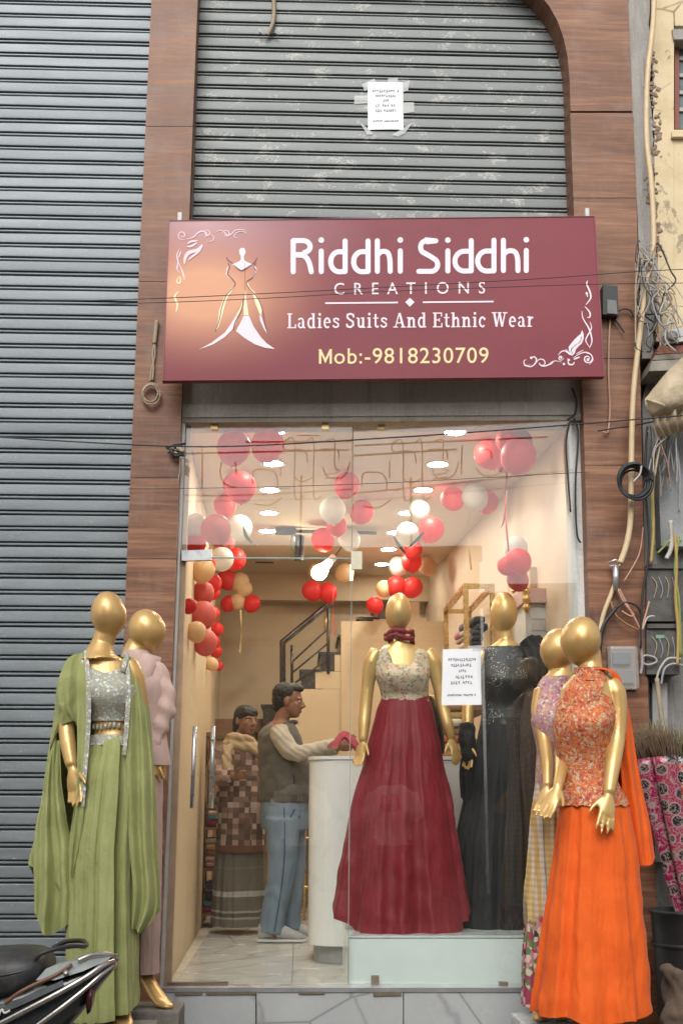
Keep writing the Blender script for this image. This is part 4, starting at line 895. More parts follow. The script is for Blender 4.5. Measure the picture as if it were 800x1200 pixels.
def sheet(fg, rows, nu, nv, mat, name, parent, amp=0., nf=6, seed=0, sharp=1., grow=True, wr=.0, th=0, **k):
    """cloth through rows of control points (x, y, depth)"""
    R_ = [[fg.Q(*p) for p in r] for r in rows]; m_ = len(R_[0])
    cross = [smooth_path(r, max(1, nv//(m_-1))) for r in R_]; nv2 = len(cross[0])
    cols = [smooth_path([c[j] for c in cross], max(1, nu//(len(rows)-1))) for j in range(nv2)]; nu2 = len(cols[0]); rnd = random.Random(seed)
    ph = [rnd.uniform(0, 6.28) for _ in range(4)]; vs = []
    for i in range(nu2):
        u = i/(nu2-1); ring = []
        for j in range(nv2):
            v = j/(nv2-1); p = cols[j][i].copy()
            f = math.cos(2*math.pi*nf*v+ph[0]+.9*math.sin(u*2.2+ph[1]))*.6+math.cos(2*math.pi*nf*.53*v+ph[2]+.7*math.sin(u*3+ph[3]))*.4
            f = math.copysign(abs(f)**sharp, f)
            p.y += amp*f*(u**.6 if grow else 1)*(math.sin(math.pi*min(1, max(0, v)))*.6+.4)
            p.y += .004*noise.noise(Vector((v*14*nf/6+seed, u*9, 2)))+.0022*noise.noise(Vector((v*9, u*34, seed)))
            if wr: p += Vector((noise.noise(p*7+Vector((seed, 0, 0))), noise.noise(p*8+Vector((0, seed, 3))), 0))*wr
            ring.append(p)
        vs.append(ring)
    mb = MB(); mb.loft(vs, False, False); return mb.build(name, mat, parent, **k)
def skirt(fg, rows, mat, name, parent, nf=18, amp=.02, seed=0, hem=None, nu=60, nv=220, bias=None, pw=.8, wr=.004, rng=None, **k):
    """gathered skirt: rows (y, centre x, half width, depth radius, dy)"""
    rnd = random.Random(seed); ph = [rnd.uniform(0, 6.28) for _ in range(8)]; g = []
    n_ = nv; a0, a1 = rng if rng else (0, 2*math.pi)
    for i in range(nu):
        u = i/(nu-1); y = lerp(rows[0][0], rows[-1][0], u); cx, hw, ry, dy = interp(rows, y); ring = []
        for j in range(n_):
            t = lerp(a0, a1, j/(n_ if rng is None else n_-1))
            f = .5*math.cos(nf*t+ph[0]+1.2*math.sin(2*t+ph[1])+.35*math.sin(u*3+ph[6]))+.3*math.cos((nf*.57)*t*1.0//1*0+round(nf*.6)*t+ph[2]+.8*math.sin(3*t+ph[3]))+.2*math.cos(round(nf*1.7)*t+ph[4]+math.sin(t+ph[5]))
            f = 1-abs(f)**.75*1.6 if f < 0 else 1-.2*abs(f)          # rounded ridges, tight valleys
            A = amp*(u**pw)
            if bias: A *= bias(t)
            c = fg.Q(cx, y, dy); p = c+Vector(((hw*fg.s+A*f)*math.cos(t), (ry+A*f)*math.sin(t), 0))
            cr = .0035*noise.noise(Vector((t*16+seed, u*7, 0)))+.0022*noise.noise(Vector((t*9, u*30, seed)))
            p += Vector((cr*math.cos(t), cr*math.sin(t), 0))*min(1, u*4)
            if hem: p.z -= hem(t)*fg.s*(u**3)
            if wr: p += Vector((noise.noise(p*9), noise.noise(p*9+Vector((5, 0, 0))), 0))*wr*u
            ring.append(p)
        g.append(ring)
    mb = MB(); mb.loft(g, False, rng is None); return mb.build(name, mat, parent, **k)
def torso(mb, fg, rows, yaw=0): mb.loft([fg.ring(*r[:5], yaw=yaw) for r in rows])
def loft_part(fg, rows, mat, name, parent, grow=1.0, disp=None, yaw=0, cap=False, dens=4, **k):
    """tailored piece that follows the torso; rows as for torso"""
    tab = [(i, *r) for i, r in enumerate(rows)]; g = []
    for q in range((len(rows)-1)*dens+1):
        r = interp_s(tab, q/dens); g.append(fg.ring(r[0], r[1], r[2]*grow, r[3]*grow, r[4], 40, yaw=yaw))
    if disp: g = [[p+disp(p) for p in r] for r in g]
    mb = MB(); mb.loft(g, cap); return mb.build(name, mat, parent, **k)
def interp_s(tab, t):
    i = min(int(t), len(tab)-2); k = t-i; a = tab[max(i-1, 0)]; b = tab[i]; c = tab[i+1]; d = tab[min(i+2, len(tab)-1)]
    return tuple(.5*((2*b[j])+(c[j]-a[j])*k+(2*a[j]-5*b[j]+4*c[j]-d[j])*k*k+(3*b[j]-a[j]-3*c[j]+d[j])*k**3) for j in range(1, len(b)))
def m_embroid(name, base, cols, scale=60, metal=.25, mirror=None, dens=.5):
    n = NT(name); p = n.pos(); cell = n.n('ShaderNodeTexVoronoi'); n.l(p, cell.inputs[0]); cell.inputs['Scale'].default_value = scale
    sep = n.n('ShaderNodeSeparateColor'); n.l(cell.outputs['Color'], sep.inputs[0]); st = [(i/len(cols), c) for i, c in enumerate(cols)]
    c1 = n.ramp(sep.outputs[0], st, True)
    vine = n.ramp(n.math('ABSOLUTE', n.math('SUBTRACT', n.noise(p, scale*.28, 3, .6, 2.2), .5)), [(.0, 1), (.035, 1), (.06, 0)])
    dot = n.ramp(cell.outputs['Distance'], [(.30, 1), (.42, 0)])
    k = n.math('MAXIMUM', n.math('MULTIPLY', dot, n.ramp(sep.outputs[1], [(1-dens-.02, 0), (1-dens, 1)])), n.math('MULTIPLY', vine, .8))
    c = n.mix(k, base, c1)
    if mirror:
        v2 = n.n('ShaderNodeTexVoronoi'); n.l(p, v2.inputs[0]); v2.inputs['Scale'].default_value = scale*.36
        mk = n.ramp(v2.outputs['Distance'], [(.20, 1), (.25, 0)]); c = n.mix(n.math('MULTIPLY', mk, .9), c, mirror); k = n.math('MAXIMUM', k, mk)
    n.set(Base_Color=c, Metallic=n.math('MULTIPLY', k, metal), Roughness=n.ramp(k, [(0, .75), (1, .35)])); n.bump(n.math('ADD', k, n.noise(p, 200, 2)), .6, .006); return n.m
def block(px, py, w, d, y, label, mat, top, hgt=None):
    c = PY(px, py, y); h = top-.15
    mb = MB(); mb.box((c.x, y, .15+h/2), (w, d, h-.002), bev=.012)
    for i, v in enumerate(mb.v): mb.v[i] = tuple(Vector(v)+Vector((1, 1, .3))*.006*noise.noise(Vector(v)*9))
    return mb.build('stone_block', mat, None, label=label, cat='stone block')
BLK = m_concrete('rough_grey_stone', (.23, .21, .185), (.08, .07, .06), .5, 6)
# ================================================================== outside left: green cape mannequin
g = Fig(-1.0, 950, 120)
t = empty('mannequin', g.Q(118, 1192), label='gold mannequin in a green cape and draped skirt outside the shop', cat='mannequin')
TG = [(119, 764, 12, .045, 0), (119, 770, 22, .05, 0), (122, 779, 33, .062, 0), (125, 792, 33, .078, -.005), (130, 808, 31, .105, -.02), (132, 822, 29, .105, -.02), (134, 840, 25, .085, 0), (134, 857, 22.5, .078, 0), (132, 875, 27, .095, 0), (128, 905, 33, .115, .01), (126, 930, 33, .115, .01)]
mb = MB(); torso(mb, g, TG)
egg(mb, g.Q(127.5, 721), 21.5*g.s, .088, 29.5*g.s, Matrix.Rotation(R(-9), 3, 'Y') @ Matrix.Rotation(R(8), 3, 'X'))
mb.tube([g.Q(125, 738, .01), g.Q(120, 754, .008), g.Q(117, 766, 0), g.Q(117, 774, 0)], [.050, .049, .066, .095], 16)
g.limb(mb, [(92, 776, 0, 11), (85, 790, -.01, 12.5), (80, 820, -.02, 10.5), (79.5, 848, -.03, 9.5), (83, 872, -.06, 9.5), (89, 898, -.09, 7.3)])
hand(mb, g.Q(90, 902, -.095), g.Q(97, 945, -.13)-g.Q(90, 902, -.095), Vector((1, -.55, .1)), .185, .12, .05)
g.limb(mb, [(150, 776, 0, 11), (158, 795, 0, 12), (163, 830, .02, 10), (164, 865, .03, 9), (160, 900, .0, 7)])
for x0_, x1_, ft in ((112, 106, (90, 1172)), (140, 136, (128, 1166))):
    g.limb(mb, [(x0_, 915, .01, 15), (x0_-2, 1000, .0, 11), (x1_, 1080, .01, 8.5), (x1_, 1160, .02, 6)])
foot(mb, g.Q(104, 1172, .0), (.15, -.7, 0), .21, .05); fb = foot(mb, g.Q(136, 1168, .02), (.25, -.6, 0), .2, .05)
link('body', remesh(mb, .0065, 2), t).data.materials.append(MGOLD)
GRN = cloth('pista_green_crepe', (.31, .335, .115), .14, c2=(.40, .425, .17))
GEMB = m_embroid('silver_mirror_embroidery', (.42, .44, .33), [(.75, .72, .66), (.55, .5, .4), (.8, .78, .75), (.4, .45, .5), (.62, .45, .35)], 85, .35, (.75, .78, .8), .7)
loft_part(g, [(122, 786, 31, .082, -.004), (126, 795, 31.5, .092, -.012), (130, 808, 31.5, .112, -.022), (132, 822, 29.5, .112, -.022), (133.5, 838, 26.3, .093, -.005), (134, 846, 25.3, .088, 0)], GEMB, 'embroidered_bodice', t, 1.02, lambda p: Vector((0, -.012*math.exp(-((abs(p.x-g.Q(130, 808).x)-.055)/.04)**2)*math.exp(-((p.z-g.Q(130, 808).z)/.06)**2), (.035*min(1, abs(p.x-g.Q(128, 790).x)/.09)-.02)*max(0, min(1, (p.z-g.Q(122, 800).z)/.05)))))
for i in range(9): 
    x = lerp(112, 153, i/8); c = g.Q(x, 849+1.2*math.sin(i), -.085+.045*((i-4)/4)**2); MB().tube([c, c-Vector((0, 0, .022))], [.005, .0075], 6).build('fringe_bead', GEMB, t)
for sx, x0_ in ((-1, 100), (1, 150)):
    MB().tube([g.Q(x0_, 768, -.03), g.Q(x0_+sx*-1, 778, -.065), g.Q(x0_+(9 if sx < 0 else -3), 790, -.08)], .012, 8, flat=((1, 0, 0), .4)).build('strap', GEMB, t)
skirt(g, [(863, 133, 25.5, .088, 0), (880, 131.5, 29.5, .105, 0), (910, 128, 35, .13, .0), (1000, 121, 38, .15, .0), (1100, 120, 39, .165, .0), (1180, 121, 38, .17, 0)], GRN, 'draped_skirt', t, 14, .048, 5, hem=lambda a: 2+9*math.cos(a+2.4), bias=lambda a: .16+1.25*math.exp(-((((a-5.05+math.pi) % (2*math.pi))-math.pi)/.5)**2), pw=.35)
loft_part(g, [(133, 862, 26, .092, 0), (132.5, 868, 27, .097, 0), (132, 874, 28.5, .102, 0)], GEMB, 'waistband', t, 1.03)
# cape: back and sides, sleeve over the arm, two front panels with embroidered borders
sheet(g, [[(92, 766, -.02), (80, 772, .06), (92, 768, .11), (120, 764, .12), (148, 768, .1), (158, 775, .03), (153, 772, -.03)],
          [(76, 815, -.03), (66, 820, .06), (85, 818, .17), (120, 815, .2), (155, 818, .17), (172, 820, .06), (165, 812, -.03)],
          [(66, 880, -.02), (54, 885, .06), (80, 885, .2), (120, 880, .24), (158, 885, .2), (178, 885, .06), (171, 880, -.04)],
          [(68, 950, -.02), (45, 960, .04), (75, 960, .22), (120, 960, .26), (158, 965, .2), (184, 975, .05), (172, 975, -.05)],
          [(82, 1030, -.03), (33, 1008, .02), (60, 1050, .2), (115, 1080, .26), (150, 1060, .2), (187, 1060, .04), (168, 1045, -.06)],
          [(88, 1060, -.03), (37, 1016, .02), (52, 1072, .2), (115, 1100, .26), (150, 1085, .2), (186, 1066, .05), (163, 1096, -.05)]], 50, 132, GRN, 'cape_back', t, .042, 9, 3, .8)
sheet(g, [[(100, 765, -.03), (88, 769, -.05), (78, 777, -.03), (73, 786, .03)],
          [(97, 790, -.075), (84, 794, -.09), (72, 800, -.07), (67, 808, .0)],
          [(96, 815, -.085), (84, 820, -.10), (72, 826, -.08), (64, 835, .0)],
          [(96, 840, -.085), (84, 832, -.10), (76, 838, -.08), (61, 858, .0)],
          [(93, 853, -.075), (90, 846, -.085), (72, 855, -.05), (58, 880, .0)]], 24, 24, GRN, 'cape_sleeve', t, .014, 3.2, 5, .8)
sheet(g, [[(58, 872, -.0), (66, 870, -.015), (73, 866, -.02)], [(50, 930, .0), (60, 930, -.03), (74, 925, -.02)], [(40, 1000, .0), (62, 1010, -.06), (86, 1000, -.03)], [(41, 1062, .0), (58, 1094, -.07), (89, 1078, -.04)]], 36, 40, GRN, 'cape_side_fall', t, .045, 2.6, 9, .8, wr=.010)
sheet(g, [[(95, 768, -.04), (102, 766, -.05)], [(95, 800, -.10), (108, 802, -.115)], [(96, 850, -.11), (110, 852, -.12)], [(97, 900, -.13), (107, 902, -.135)], [(95, 960, -.14), (104, 962, -.14)], [(89, 1015, -.13), (97, 1000, -.13)], [(90, 1030, -.12), (93, 1022, -.12)]], 42, 12, GRN, 'cape_front_panel', t, .012, 1.5, 4, 1)
sheet(g, [[(101, 764, -.055), (105, 763, -.052)], [(106, 800, -.122), (112, 801, -.118)], [(107, 850, -.13), (112, 851, -.125)], [(104, 900, -.142), (109, 901, -.14)], [(102, 945, -.147), (106, 945, -.145)]], 40, 4, GEMB, 'cape_border', t)
sheet(g, [[(150, 768, -.035), (159, 773, -.0)], [(155, 810, -.09), (168, 815, -.03)], [(153, 855, -.10), (175, 860, -.03)], [(152, 900, -.12), (180, 910, -.04)], [(155, 980, -.12), (182, 990, -.05)], [(160, 1040, -.12), (186, 1062, -.05)], [(158, 1085, -.11), (170, 1092, -.06)]], 42, 24, GRN, 'cape_front_panel', t, .034, 2.2, 14, .8)
sheet(g, [[(148, 766, -.04), (152, 768, -.038)], [(152, 810, -.105), (157, 811, -.10)], [(150, 855, -.112), (155, 856, -.11)], [(148, 885, -.118), (152, 886, -.118)]], 30, 4, GEMB, 'cape_border', t)
zt1 = min(fb, g.Q(110, 1192).z)
block(120, 1192, .42, .30, -1.06, 'rough grey stone block under the green caped mannequin', BLK, fb+.004)
# ================================================================== outside left: pink suit mannequin
g = Fig(-.62, 950, 170)
t = empty('mannequin', g.Q(165, 1172), label='gold mannequin in a pale pink blazer behind the green caped one', cat='mannequin')
TP = [(161, 766, 12, .045, 0), (163, 775, 22, .055, 0), (165, 786, 28, .065, 0), (168, 805, 25, .09, -.01), (171, 830, 21, .085, 0), (172, 850, 19, .075, 0), (170, 880, 25, .10, 0), (168, 910, 27, .11, 0)]
mb = MB(); torso(mb, g, TP)
egg(mb, g.Q(172.5, 740), 23*g.s, .09, 27.5*g.s, Matrix.Rotation(R(-16), 3, 'Y') @ Matrix.Rotation(R(14), 3, 'X'))
mb.tube([g.Q(166, 750, .01), g.Q(158, 764, 0), g.Q(159, 777, 0)], [.056, .06, .08], 16)
g.limb(mb, [(185, 792, 0, 10), (190, 820, -.02, 10), (190, 840, -.03, 9), (184, 868, -.05, 7), (182, 882, -.05, 5.8)])
hand(mb, g.Q(182, 884, -.05), g.Q(187, 922, -.07)-g.Q(182, 884, -.05), Vector((-.8, .5, 0)), .165, .06, .16)
g.limb(mb, [(145, 792, 0, 10), (142, 830, 0, 9), (146, 870, 0, 7)])
for x0_ in (158, 176): g.limb(mb, [(x0_, 890, 0, 14), (x0_-2, 1000, 0, 10), (x0_-6, 1080, .0, 8), (x0_-7, 1146, .01, 6)])
foot(mb, g.Q(170, 1147, .01), (.5, -.55, 0), .22, .06); fb = foot(mb, g.Q(150, 1147, .02), (.1, -.6, 0), .2, .06)
link('body', remesh(mb, .0065, 2), t).data.materials.append(MGOLD)
PNK = cloth('blush_pink_suiting', (.60, .42, .365), .12)
wrk = lambda k, sc: (lambda p: Vector((noise.noise(p*sc), noise.noise(p*sc+Vector((3, 1, 7))), 0))*k)
loft_part(g, [(163, 772, 20, .062, 0), (165, 786, 29, .078, 0), (168, 805, 27, .10, -.01), (171, 830, 22.5, .092, 0), (172, 850, 21, .086, 0), (171, 875, 26, .108, 0), (169, 897, 29, .12, 0)], PNK, 'blazer', t, 1.06, wrk(.010, 9))
mb = MB(); g.limb(mb, [(181, 782, .0, 12), (189, 802, -.02, 14), (194, 826, -.03, 13.5), (190, 846, -.04, 12), (183, 868, -.05, 10.5), (179.5, 886, -.05, 9)])
me = remesh(mb, .009, 2, lambda c: .008*noise.noise(c*16)+.005*math.sin(c.z*70+c.x*40)); me.materials.append(PNK); link('sleeve', me, t)
loft_part(g, [(160, 763, 15, .075, 0), (161, 769, 19, .085, 0), (163, 777, 25, .09, 0)], PNK, 'raised_collar', t, 1.0, wrk(.008, 14))
sheet(g, [[(147, 772, -.02), (160, 768, -.07), (176, 768, -.06), (190, 771, -.02)], [(152, 784, -.05), (166, 782, -.10), (180, 782, -.09), (186, 788, -.04)], [(158, 800, -.08), (168, 806, -.115), (178, 800, -.105), (182, 806, -.08)], [(168, 832, -.098), (171, 836, -.108), (174, 834, -.106), (176, 832, -.1)]], 18, 18, PNK, 'lapel', t, .006, 2, 3, 1)
for x0_ in (158, 176):
    skirt(g, [(890, x0_, 15, .09, 0), (1000, x0_-1, 13.5, .075, 0), (1140, x0_-4, 12, .065, 0)], PNK, 'trouser_leg', t, 7, .010, 3+x0_, nv=60, nu=30)
block(160, 1172, .40, .26, -.66, 'pale worn stone block under the pink suited mannequin', BLK, fb+.004)
# ================================================================== outside right: orange mannequin
g = Fig(-.95, 950, 690)
t = empty('mannequin', g.Q(692, 1198), label='gold mannequin in a bright orange gown and dupatta outside the shop', cat='mannequin')
TO = [(690, 786, 13, .05, 0), (692, 793, 24, .058, .0), (690, 806, 33, .07, 0), (687, 825, 34, .085, -.01), (683, 845, 34.5, .108, -.025), (681, 862, 33, .105, -.02), (685, 890, 30, .085, 0), (690, 915, 31, .09, 0), (695, 945, 37, .115, .01), (697, 970, 39, .12, .01)]
mb = MB(); torso(mb, g, TO)
egg(mb, g.Q(679.5, 751), 24.5*g.s, .095, 30*g.s, Matrix.Rotation(R(13), 3, 'Y') @ Matrix.Rotation(R(6), 3, 'X'))
mb.tube([g.Q(690, 764, .01), g.Q(692, 778, .008), g.Q(691, 794, 0)], [.054, .05, .062], 16)
g.limb(mb, [(712, 800, -.01, 11), (719, 812, -.02, 13), (721, 838, -.03, 11.5), (719, 866, -.05, 9.7), (711, 895, -.10, 9.5), (703, 930, -.15, 6.8)])
hand(mb, g.Q(702.5, 933, -.152), g.Q(695, 975, -.20)-g.Q(702.5, 933, -.152), Vector((-1, -.3, -.1)), .185, .06, .12)
L_ = g.limb(mb, [(668, 812, .04, 9), (664, 845, .09, 9.5), (661, 880, .05, 9), (653, 906, -.06, 7.5), (646, 924, -.12, 5.8)])
hand(mb, L_[-1], g.Q(629, 955, -.16)-L_[-1], Vector((1, -.4, .2)), .18, .12, .07)
for x0_ in (683, 710): g.limb(mb, [(x0_, 960, .01, 16), (x0_, 1050, 0, 11), (x0_, 1130, 0, 8), (x0_, 1172, .01, 6)])
foot(mb, g.Q(684, 1180, 0), (-.3, -.7, 0), .22, .05); fb = foot(mb, g.Q(710, 1180, .02), (.0, -.7, 0), .22, .05)
link('body', remesh(mb, .0065, 2), t).data.materials.append(MGOLD)
ORG = cloth('bright_orange_georgette', (.76, .095, .004), .10, sheen=.2, c2=(.84, .135, .009))
OEMB = m_embroid('coral_floral_embroidery', (.58, .13, .05), [(.70, .42, .22), (.72, .26, .10), (.66, .5, .32), (.40, .06, .07), (.78, .24, .04), (.5, .36, .16)], 75, .15, (.5, .42, .26), .7)
OR2 = [(688, 812, 29, .075, -.002), (686, 825, 34, .092, -.012), (683, 845, 35.5, .116, -.027), (681, 862, 34, .113, -.022), (684, 890, 31, .093, -.003), (689, 912, 32, .097, 0), (692, 930, 38, .121, .0), (694, 942, 42, .132, 0)]
loft_part(g, OR2, OEMB, 'embroidered_bodice', t, 1.02, lambda p: Vector((0, -.016*math.exp(-((abs(p.x-g.Q(683, 845).x)-.06)/.045)**2)*math.exp(-((p.z-g.Q(683, 848).z)/.06)**2), -.012*abs(math.sin(p.x*60)) if p.z < g.Q(692, 936).z else 0)))
loft_part(g, [(689, 783, 17, .06, -.003), (690, 788, 17.5, .062, -.003), (691, 794, 19.5, .066, -.003), (691, 799, 22, .068, -.003)], OEMB, 'collar_band', t, 1.05)
sheet(g, [[(668, 796, -.055), (676, 799, -.075), (690, 800, -.078), (706, 794, -.06)], [(657, 813, -.07), (670, 813, -.102), (686, 813, -.105), (701, 806, -.085)], [(652, 832, -.08), (666, 834, -.112), (680, 832, -.115), (694, 824, -.10)]], 16, 18, OEMB, 'yoke', t)
skirt(g, [(922, 692, 34, .108, 0), (950, 696, 40, .125, 0), (1000, 697, 46, .15, 0), (1100, 694, 55, .20, 0), (1186, 692, 62, .24, 0)], ORG, 'flared_skirt', t, 8, .042, 11, bias=lambda a: .55+.6*math.exp(-((((a-3.9+math.pi) % (2*math.pi))-math.pi)/.4)**2), hem=lambda a: 3*math.sin(3*a)+2*math.sin(7*a+1), pw=.7, wr=.010)
sheet(g, [[(690, 786, -.07), (700, 783, -.05), (712, 786, .0), (722, 796, .05), (728, 802, .09)], [(712, 792, -.05), (722, 793, -.03), (730, 800, .02), (736, 812, .07), (738, 815, .11)], [(720, 840, .0), (728, 840, -.01), (738, 845, .01), (743, 850, .05), (745, 850, .09)], [(728, 900, .02), (736, 905, .0), (746, 905, .02), (753, 905, .06), (754, 905, .09)], [(733, 960, .03), (744, 965, .0), (755, 960, .02), (764, 960, .06), (766, 960, .09)], [(738, 1014, .04), (750, 1014, .01), (760, 1014, .0), (771, 1008, .05), (772, 1004, .09)]], 48, 36, ORG, 'dupatta', t, .018, 3, 5, .8)
sheet(g, [[(686, 784, .06), (700, 782, .08), (716, 790, .10)], [(676, 792, .10), (700, 800, .13), (728, 805, .12)], [(690, 850, .12), (712, 850, .14), (738, 850, .12)], [(705, 950, .14), (730, 950, .15), (752, 950, .12)], [(712, 1012, .14), (738, 1015, .15), (762, 1012, .12)]], 30, 24, ORG, 'dupatta_back', t, .015, 3, 8, 1)
# ================================================================== outside right: printed suit mannequin
block(700, 1198, .55, .34, -1.0, 'pale stone block under the orange gowned mannequin', MARB, fb+.004)
g = Fig(-.62, 950, 645)
t = empty('mannequin', g.Q(645, 1180), label='gold mannequin in a printed floral suit half hidden by the orange one', cat='mannequin')
TF = [(656, 786, 12, .045, 0), (657, 794, 22, .055, 0), (656, 806, 27, .065, 0), (652, 828, 27, .09, -.01), (649, 845, 26, .10, -.02), (652, 880, 21, .08, 0), (655, 905, 24, .10, 0), (656, 935, 27, .11, 0)]
mb = MB(); torso(mb, g, TF)
egg(mb, g.Q(653, 762), 21.5*g.s, .09, 27*g.s, Matrix.Rotation(R(14), 3, 'Y') @ Matrix.Rotation(R(6), 3, 'X'))
mb.tube([g.Q(659, 774, .01), g.Q(659, 786, 0), g.Q(658, 797, 0)], [.045, .043, .055], 16)
g.limb(mb, [(634, 808, 0, 9), (630, 835, -.02, 9.5), (634, 865, -.06, 8.5), (634, 895, -.14, 7.5), (631, 922, -.2, 5.5)])
hand(mb, g.Q(630.5, 924, -.2), g.Q(620, 957, -.22)-g.Q(630.5, 924, -.2), Vector((1, -.5, 0)), .16, .12, .08)
g.limb(mb, [(668, 810, 0, 9), (670, 850, .04, 9), (670, 885, .03, 8), (668, 920, .0, 6)])
for x0_ in (648, 664): g.limb(mb, [(x0_, 920, 0, 14), (x0_-3, 1030, 0, 10), (x0_-6, 1110, 0, 8), (x0_-8, 1160, .01, 5.5)])
foot(mb, g.Q(640, 1160, .0), (-.25, -.6, 0), .21, .06); fb = foot(mb, g.Q(656, 1160, .02), (-.1, -.6, 0), .2, .06)
link('body', remesh(mb, .0065, 2), t).data.materials.append(MGOLD)
FEMB = m_embroid('rose_floral_print', (.50, .30, .27), [(.62, .2, .3), (.7, .5, .3), (.75, .65, .6), (.4, .1, .25), (.7, .4, .15), (.5, .3, .4)], 70, .1, None, .75)
loft_part(g, [(657, 793, 21, .062, 0), (656, 806, 27, .075, 0), (652, 828, 27.5, .098, -.01), (649, 845, 27, .108, -.02), (651, 880, 22.5, .09, 0), (654, 905, 25.5, .108, 0), (655, 925, 28, .118, 0)], FEMB, 'printed_bodice', t, 1.04, wrk(.006, 10))
def m_stripe():
    n = NT('striped_floral_skirt'); p = n.pos(); sp = n.n('ShaderNodeSeparateXYZ'); n.l(p, sp.inputs[0])
    w = n.math('FRACT', n.math('MULTIPLY', sp.outputs[0], 13.0)); stripe = n.ramp(w, [(.0, (.62, .52, .42)), (.22, (.30, .24, .16)), (.30, (.60, .42, .16)), (.62, (.62, .5, .36)), (.78, (.55, .35, .12))], True)
    dash = n.ramp(n.math('FRACT', n.math('MULTIPLY', sp.outputs[2], 38.0)), [(.5, 0), (.55, 1)])
    c = n.mix(n.math('MULTIPLY', dash, .25), stripe, (.15, .1, .08))
    cell = n.n('ShaderNodeTexVoronoi'); n.l(p, cell.inputs[0]); cell.inputs['Scale'].default_value = 42; sep = n.n('ShaderNodeSeparateColor'); n.l(cell.outputs['Color'], sep.inputs[0])
    fl_ = n.ramp(sep.outputs[0], [(0, (.36, .04, .10)), (.3, (.5, .22, .24)), (.55, (.10, .2, .06)), (.7, (.6, .5, .4)), (.9, (.03, .03, .02))], True)
    low = n.ramp(n.math('ADD', sp.outputs[2], n.math('MULTIPLY', n.noise(p, 12, 3), .25)), [(.88, 1), (.93, 0)])
    n.set(Base_Color=n.mix(low, c, fl_), Roughness=.75); n.bump(n.noise(p, 300, 2), .15, .003); return n.m
skirt(g, [(918, 655, 28, .115, 0), (960, 654, 31, .13, 0), (1060, 651, 33, .14, 0), (1178, 650, 33, .15, 0)], m_stripe(), 'striped_skirt', t, 13, .022, 21, pw=.6)
block(648, 1183, .34, .26, -.66, 'small marble block under the printed suit mannequin', MARB, fb+.004)
# ================================================================== inside: maroon lehenga mannequin
g = Fig(.45, 900, 470)
t = empty('mannequin', g.Q(470, 1090), label='gold mannequin in a maroon skirt and embroidered blouse behind the glass', cat='mannequin')
TM = [(468, 752, 11, .045, 0), (469, 759, 22, .052, 0), (470, 766, 31, .062, 0), (471, 780, 31, .08, -.008), (471, 793, 30, .105, -.025), (472, 803, 27, .10, -.02), (474, 815, 23.5, .08, 0), (475, 828, 24, .082, 0), (474, 850, 29, .105, 0), (473, 875, 32, .115, 0)]
mb = MB(); torso(mb, g, TM)
egg(mb, g.Q(466.5, 719), 15.8*g.s, .088, 25*g.s, Matrix.Rotation(R(3), 3, 'Y') @ Matrix.Rotation(R(6), 3, 'X'))
mb.tube([g.Q(467, 738, .01), g.Q(468, 749, .005), g.Q(468, 760, 0)], [.042, .04, .055], 16)
g.limb(mb, [(442, 764, 0, 9), (435, 776, -.01, 9.5), (430.5, 805, -.01, 8), (428, 830, -.02, 7.4), (426, 850, -.04, 7), (424.5, 869, -.06, 5)])
hand(mb, g.Q(424.5, 870, -.06), g.Q(419, 895, -.08)-g.Q(424.5, 870, -.06), Vector((.9, -.6, 0)), .165, .18, .05)
g.limb(mb, [(500, 764, 0, 9), (507, 776, -.01, 9.5), (514, 805, -.01, 8), (518, 828, -.02, 7.4), (523, 850, -.05, 6.8), (527, 866, -.06, 5)])
hand(mb, g.Q(527, 867, -.06), g.Q(534, 893, -.09)-g.Q(527, 867, -.06), Vector((-.9, -.6, 0)), .165, .18, .05)
for x0_ in (462, 486): g.limb(mb, [(x0_, 860, 0, 13), (x0_, 960, 0, 9), (x0_, 1040, 0, 7), (x0_, 1074, .01, 5)])
foot(mb, g.Q(462, 1074, 0), (0, -1, 0), .2, .05); foot(mb, g.Q(486, 1074, 0), (0, -1, 0), .2, .05)
link('body', remesh(mb, .0065, 2), t).data.materials.append(MGOLD)
MAR = cloth('maroon_satin', (.215, .005, .015), .12, rough=.6, sheen=.25)
BEMB = m_embroid('beige_zari_embroidery', (.64, .54, .40), [(.55, .42, .28), (.65, .5, .38), (.5, .18, .1), (.18, .2, .16), (.6, .42, .2), (.3, .22, .18)], 55, .2, None, .6)
loft_part(g, [(470, 761, 25, .062, .0), (470.5, 767, 31, .073, -.003), (470.5, 775, 32.5, .083, -.008), (471, 784, 32, .098, -.016), (471, 793, 31, .114, -.027), (472, 803, 28.5, .108, -.022), (474, 815, 27, .092, -.002), (475, 822, 28, .094, 0)], BEMB, 'embroidered_blouse', t, 1.05, lambda p: Vector((0, -.014*math.exp(-((abs(p.x-g.Q(471, 793).x)-.055)/.04)**2)*math.exp(-((p.z-g.Q(471, 792).z)/.06)**2), -.075*max(0, 1-((p.x-g.Q(470, 770).x)/.085)**2)*max(0, min(1, (p.z-g.Q(470, 782).z)/.06))*(1 if p.y < g.y+.02 else .4))))
for x0_, sg in (): MB().tube([g.Q(x0_, 762, .0), g.Q(x0_+sg*2, 768, -.055), g.Q(x0_+sg*4, 777, -.09)], .02, 8, flat=((1, 0, 0), .35)).build('strap', BEMB, t)
for y0_, a_ in ((744, 0), (750, .6)):
    ring = []
    P_ = [g.Q(468+15.5*math.cos(q/12*2*math.pi), y0_+3.5*math.sin(q/12*2*math.pi+a_)+1.5*math.sin(q*2.1), .062*math.sin(q/12*2*math.pi)) for q in range(13)]
    mb = MB(); mb.tube(smooth_path(P_, 4), [.014+.003*math.sin(k*.9) for k in range(49)], 10); mb.build('neck_scarf', MAR, t)
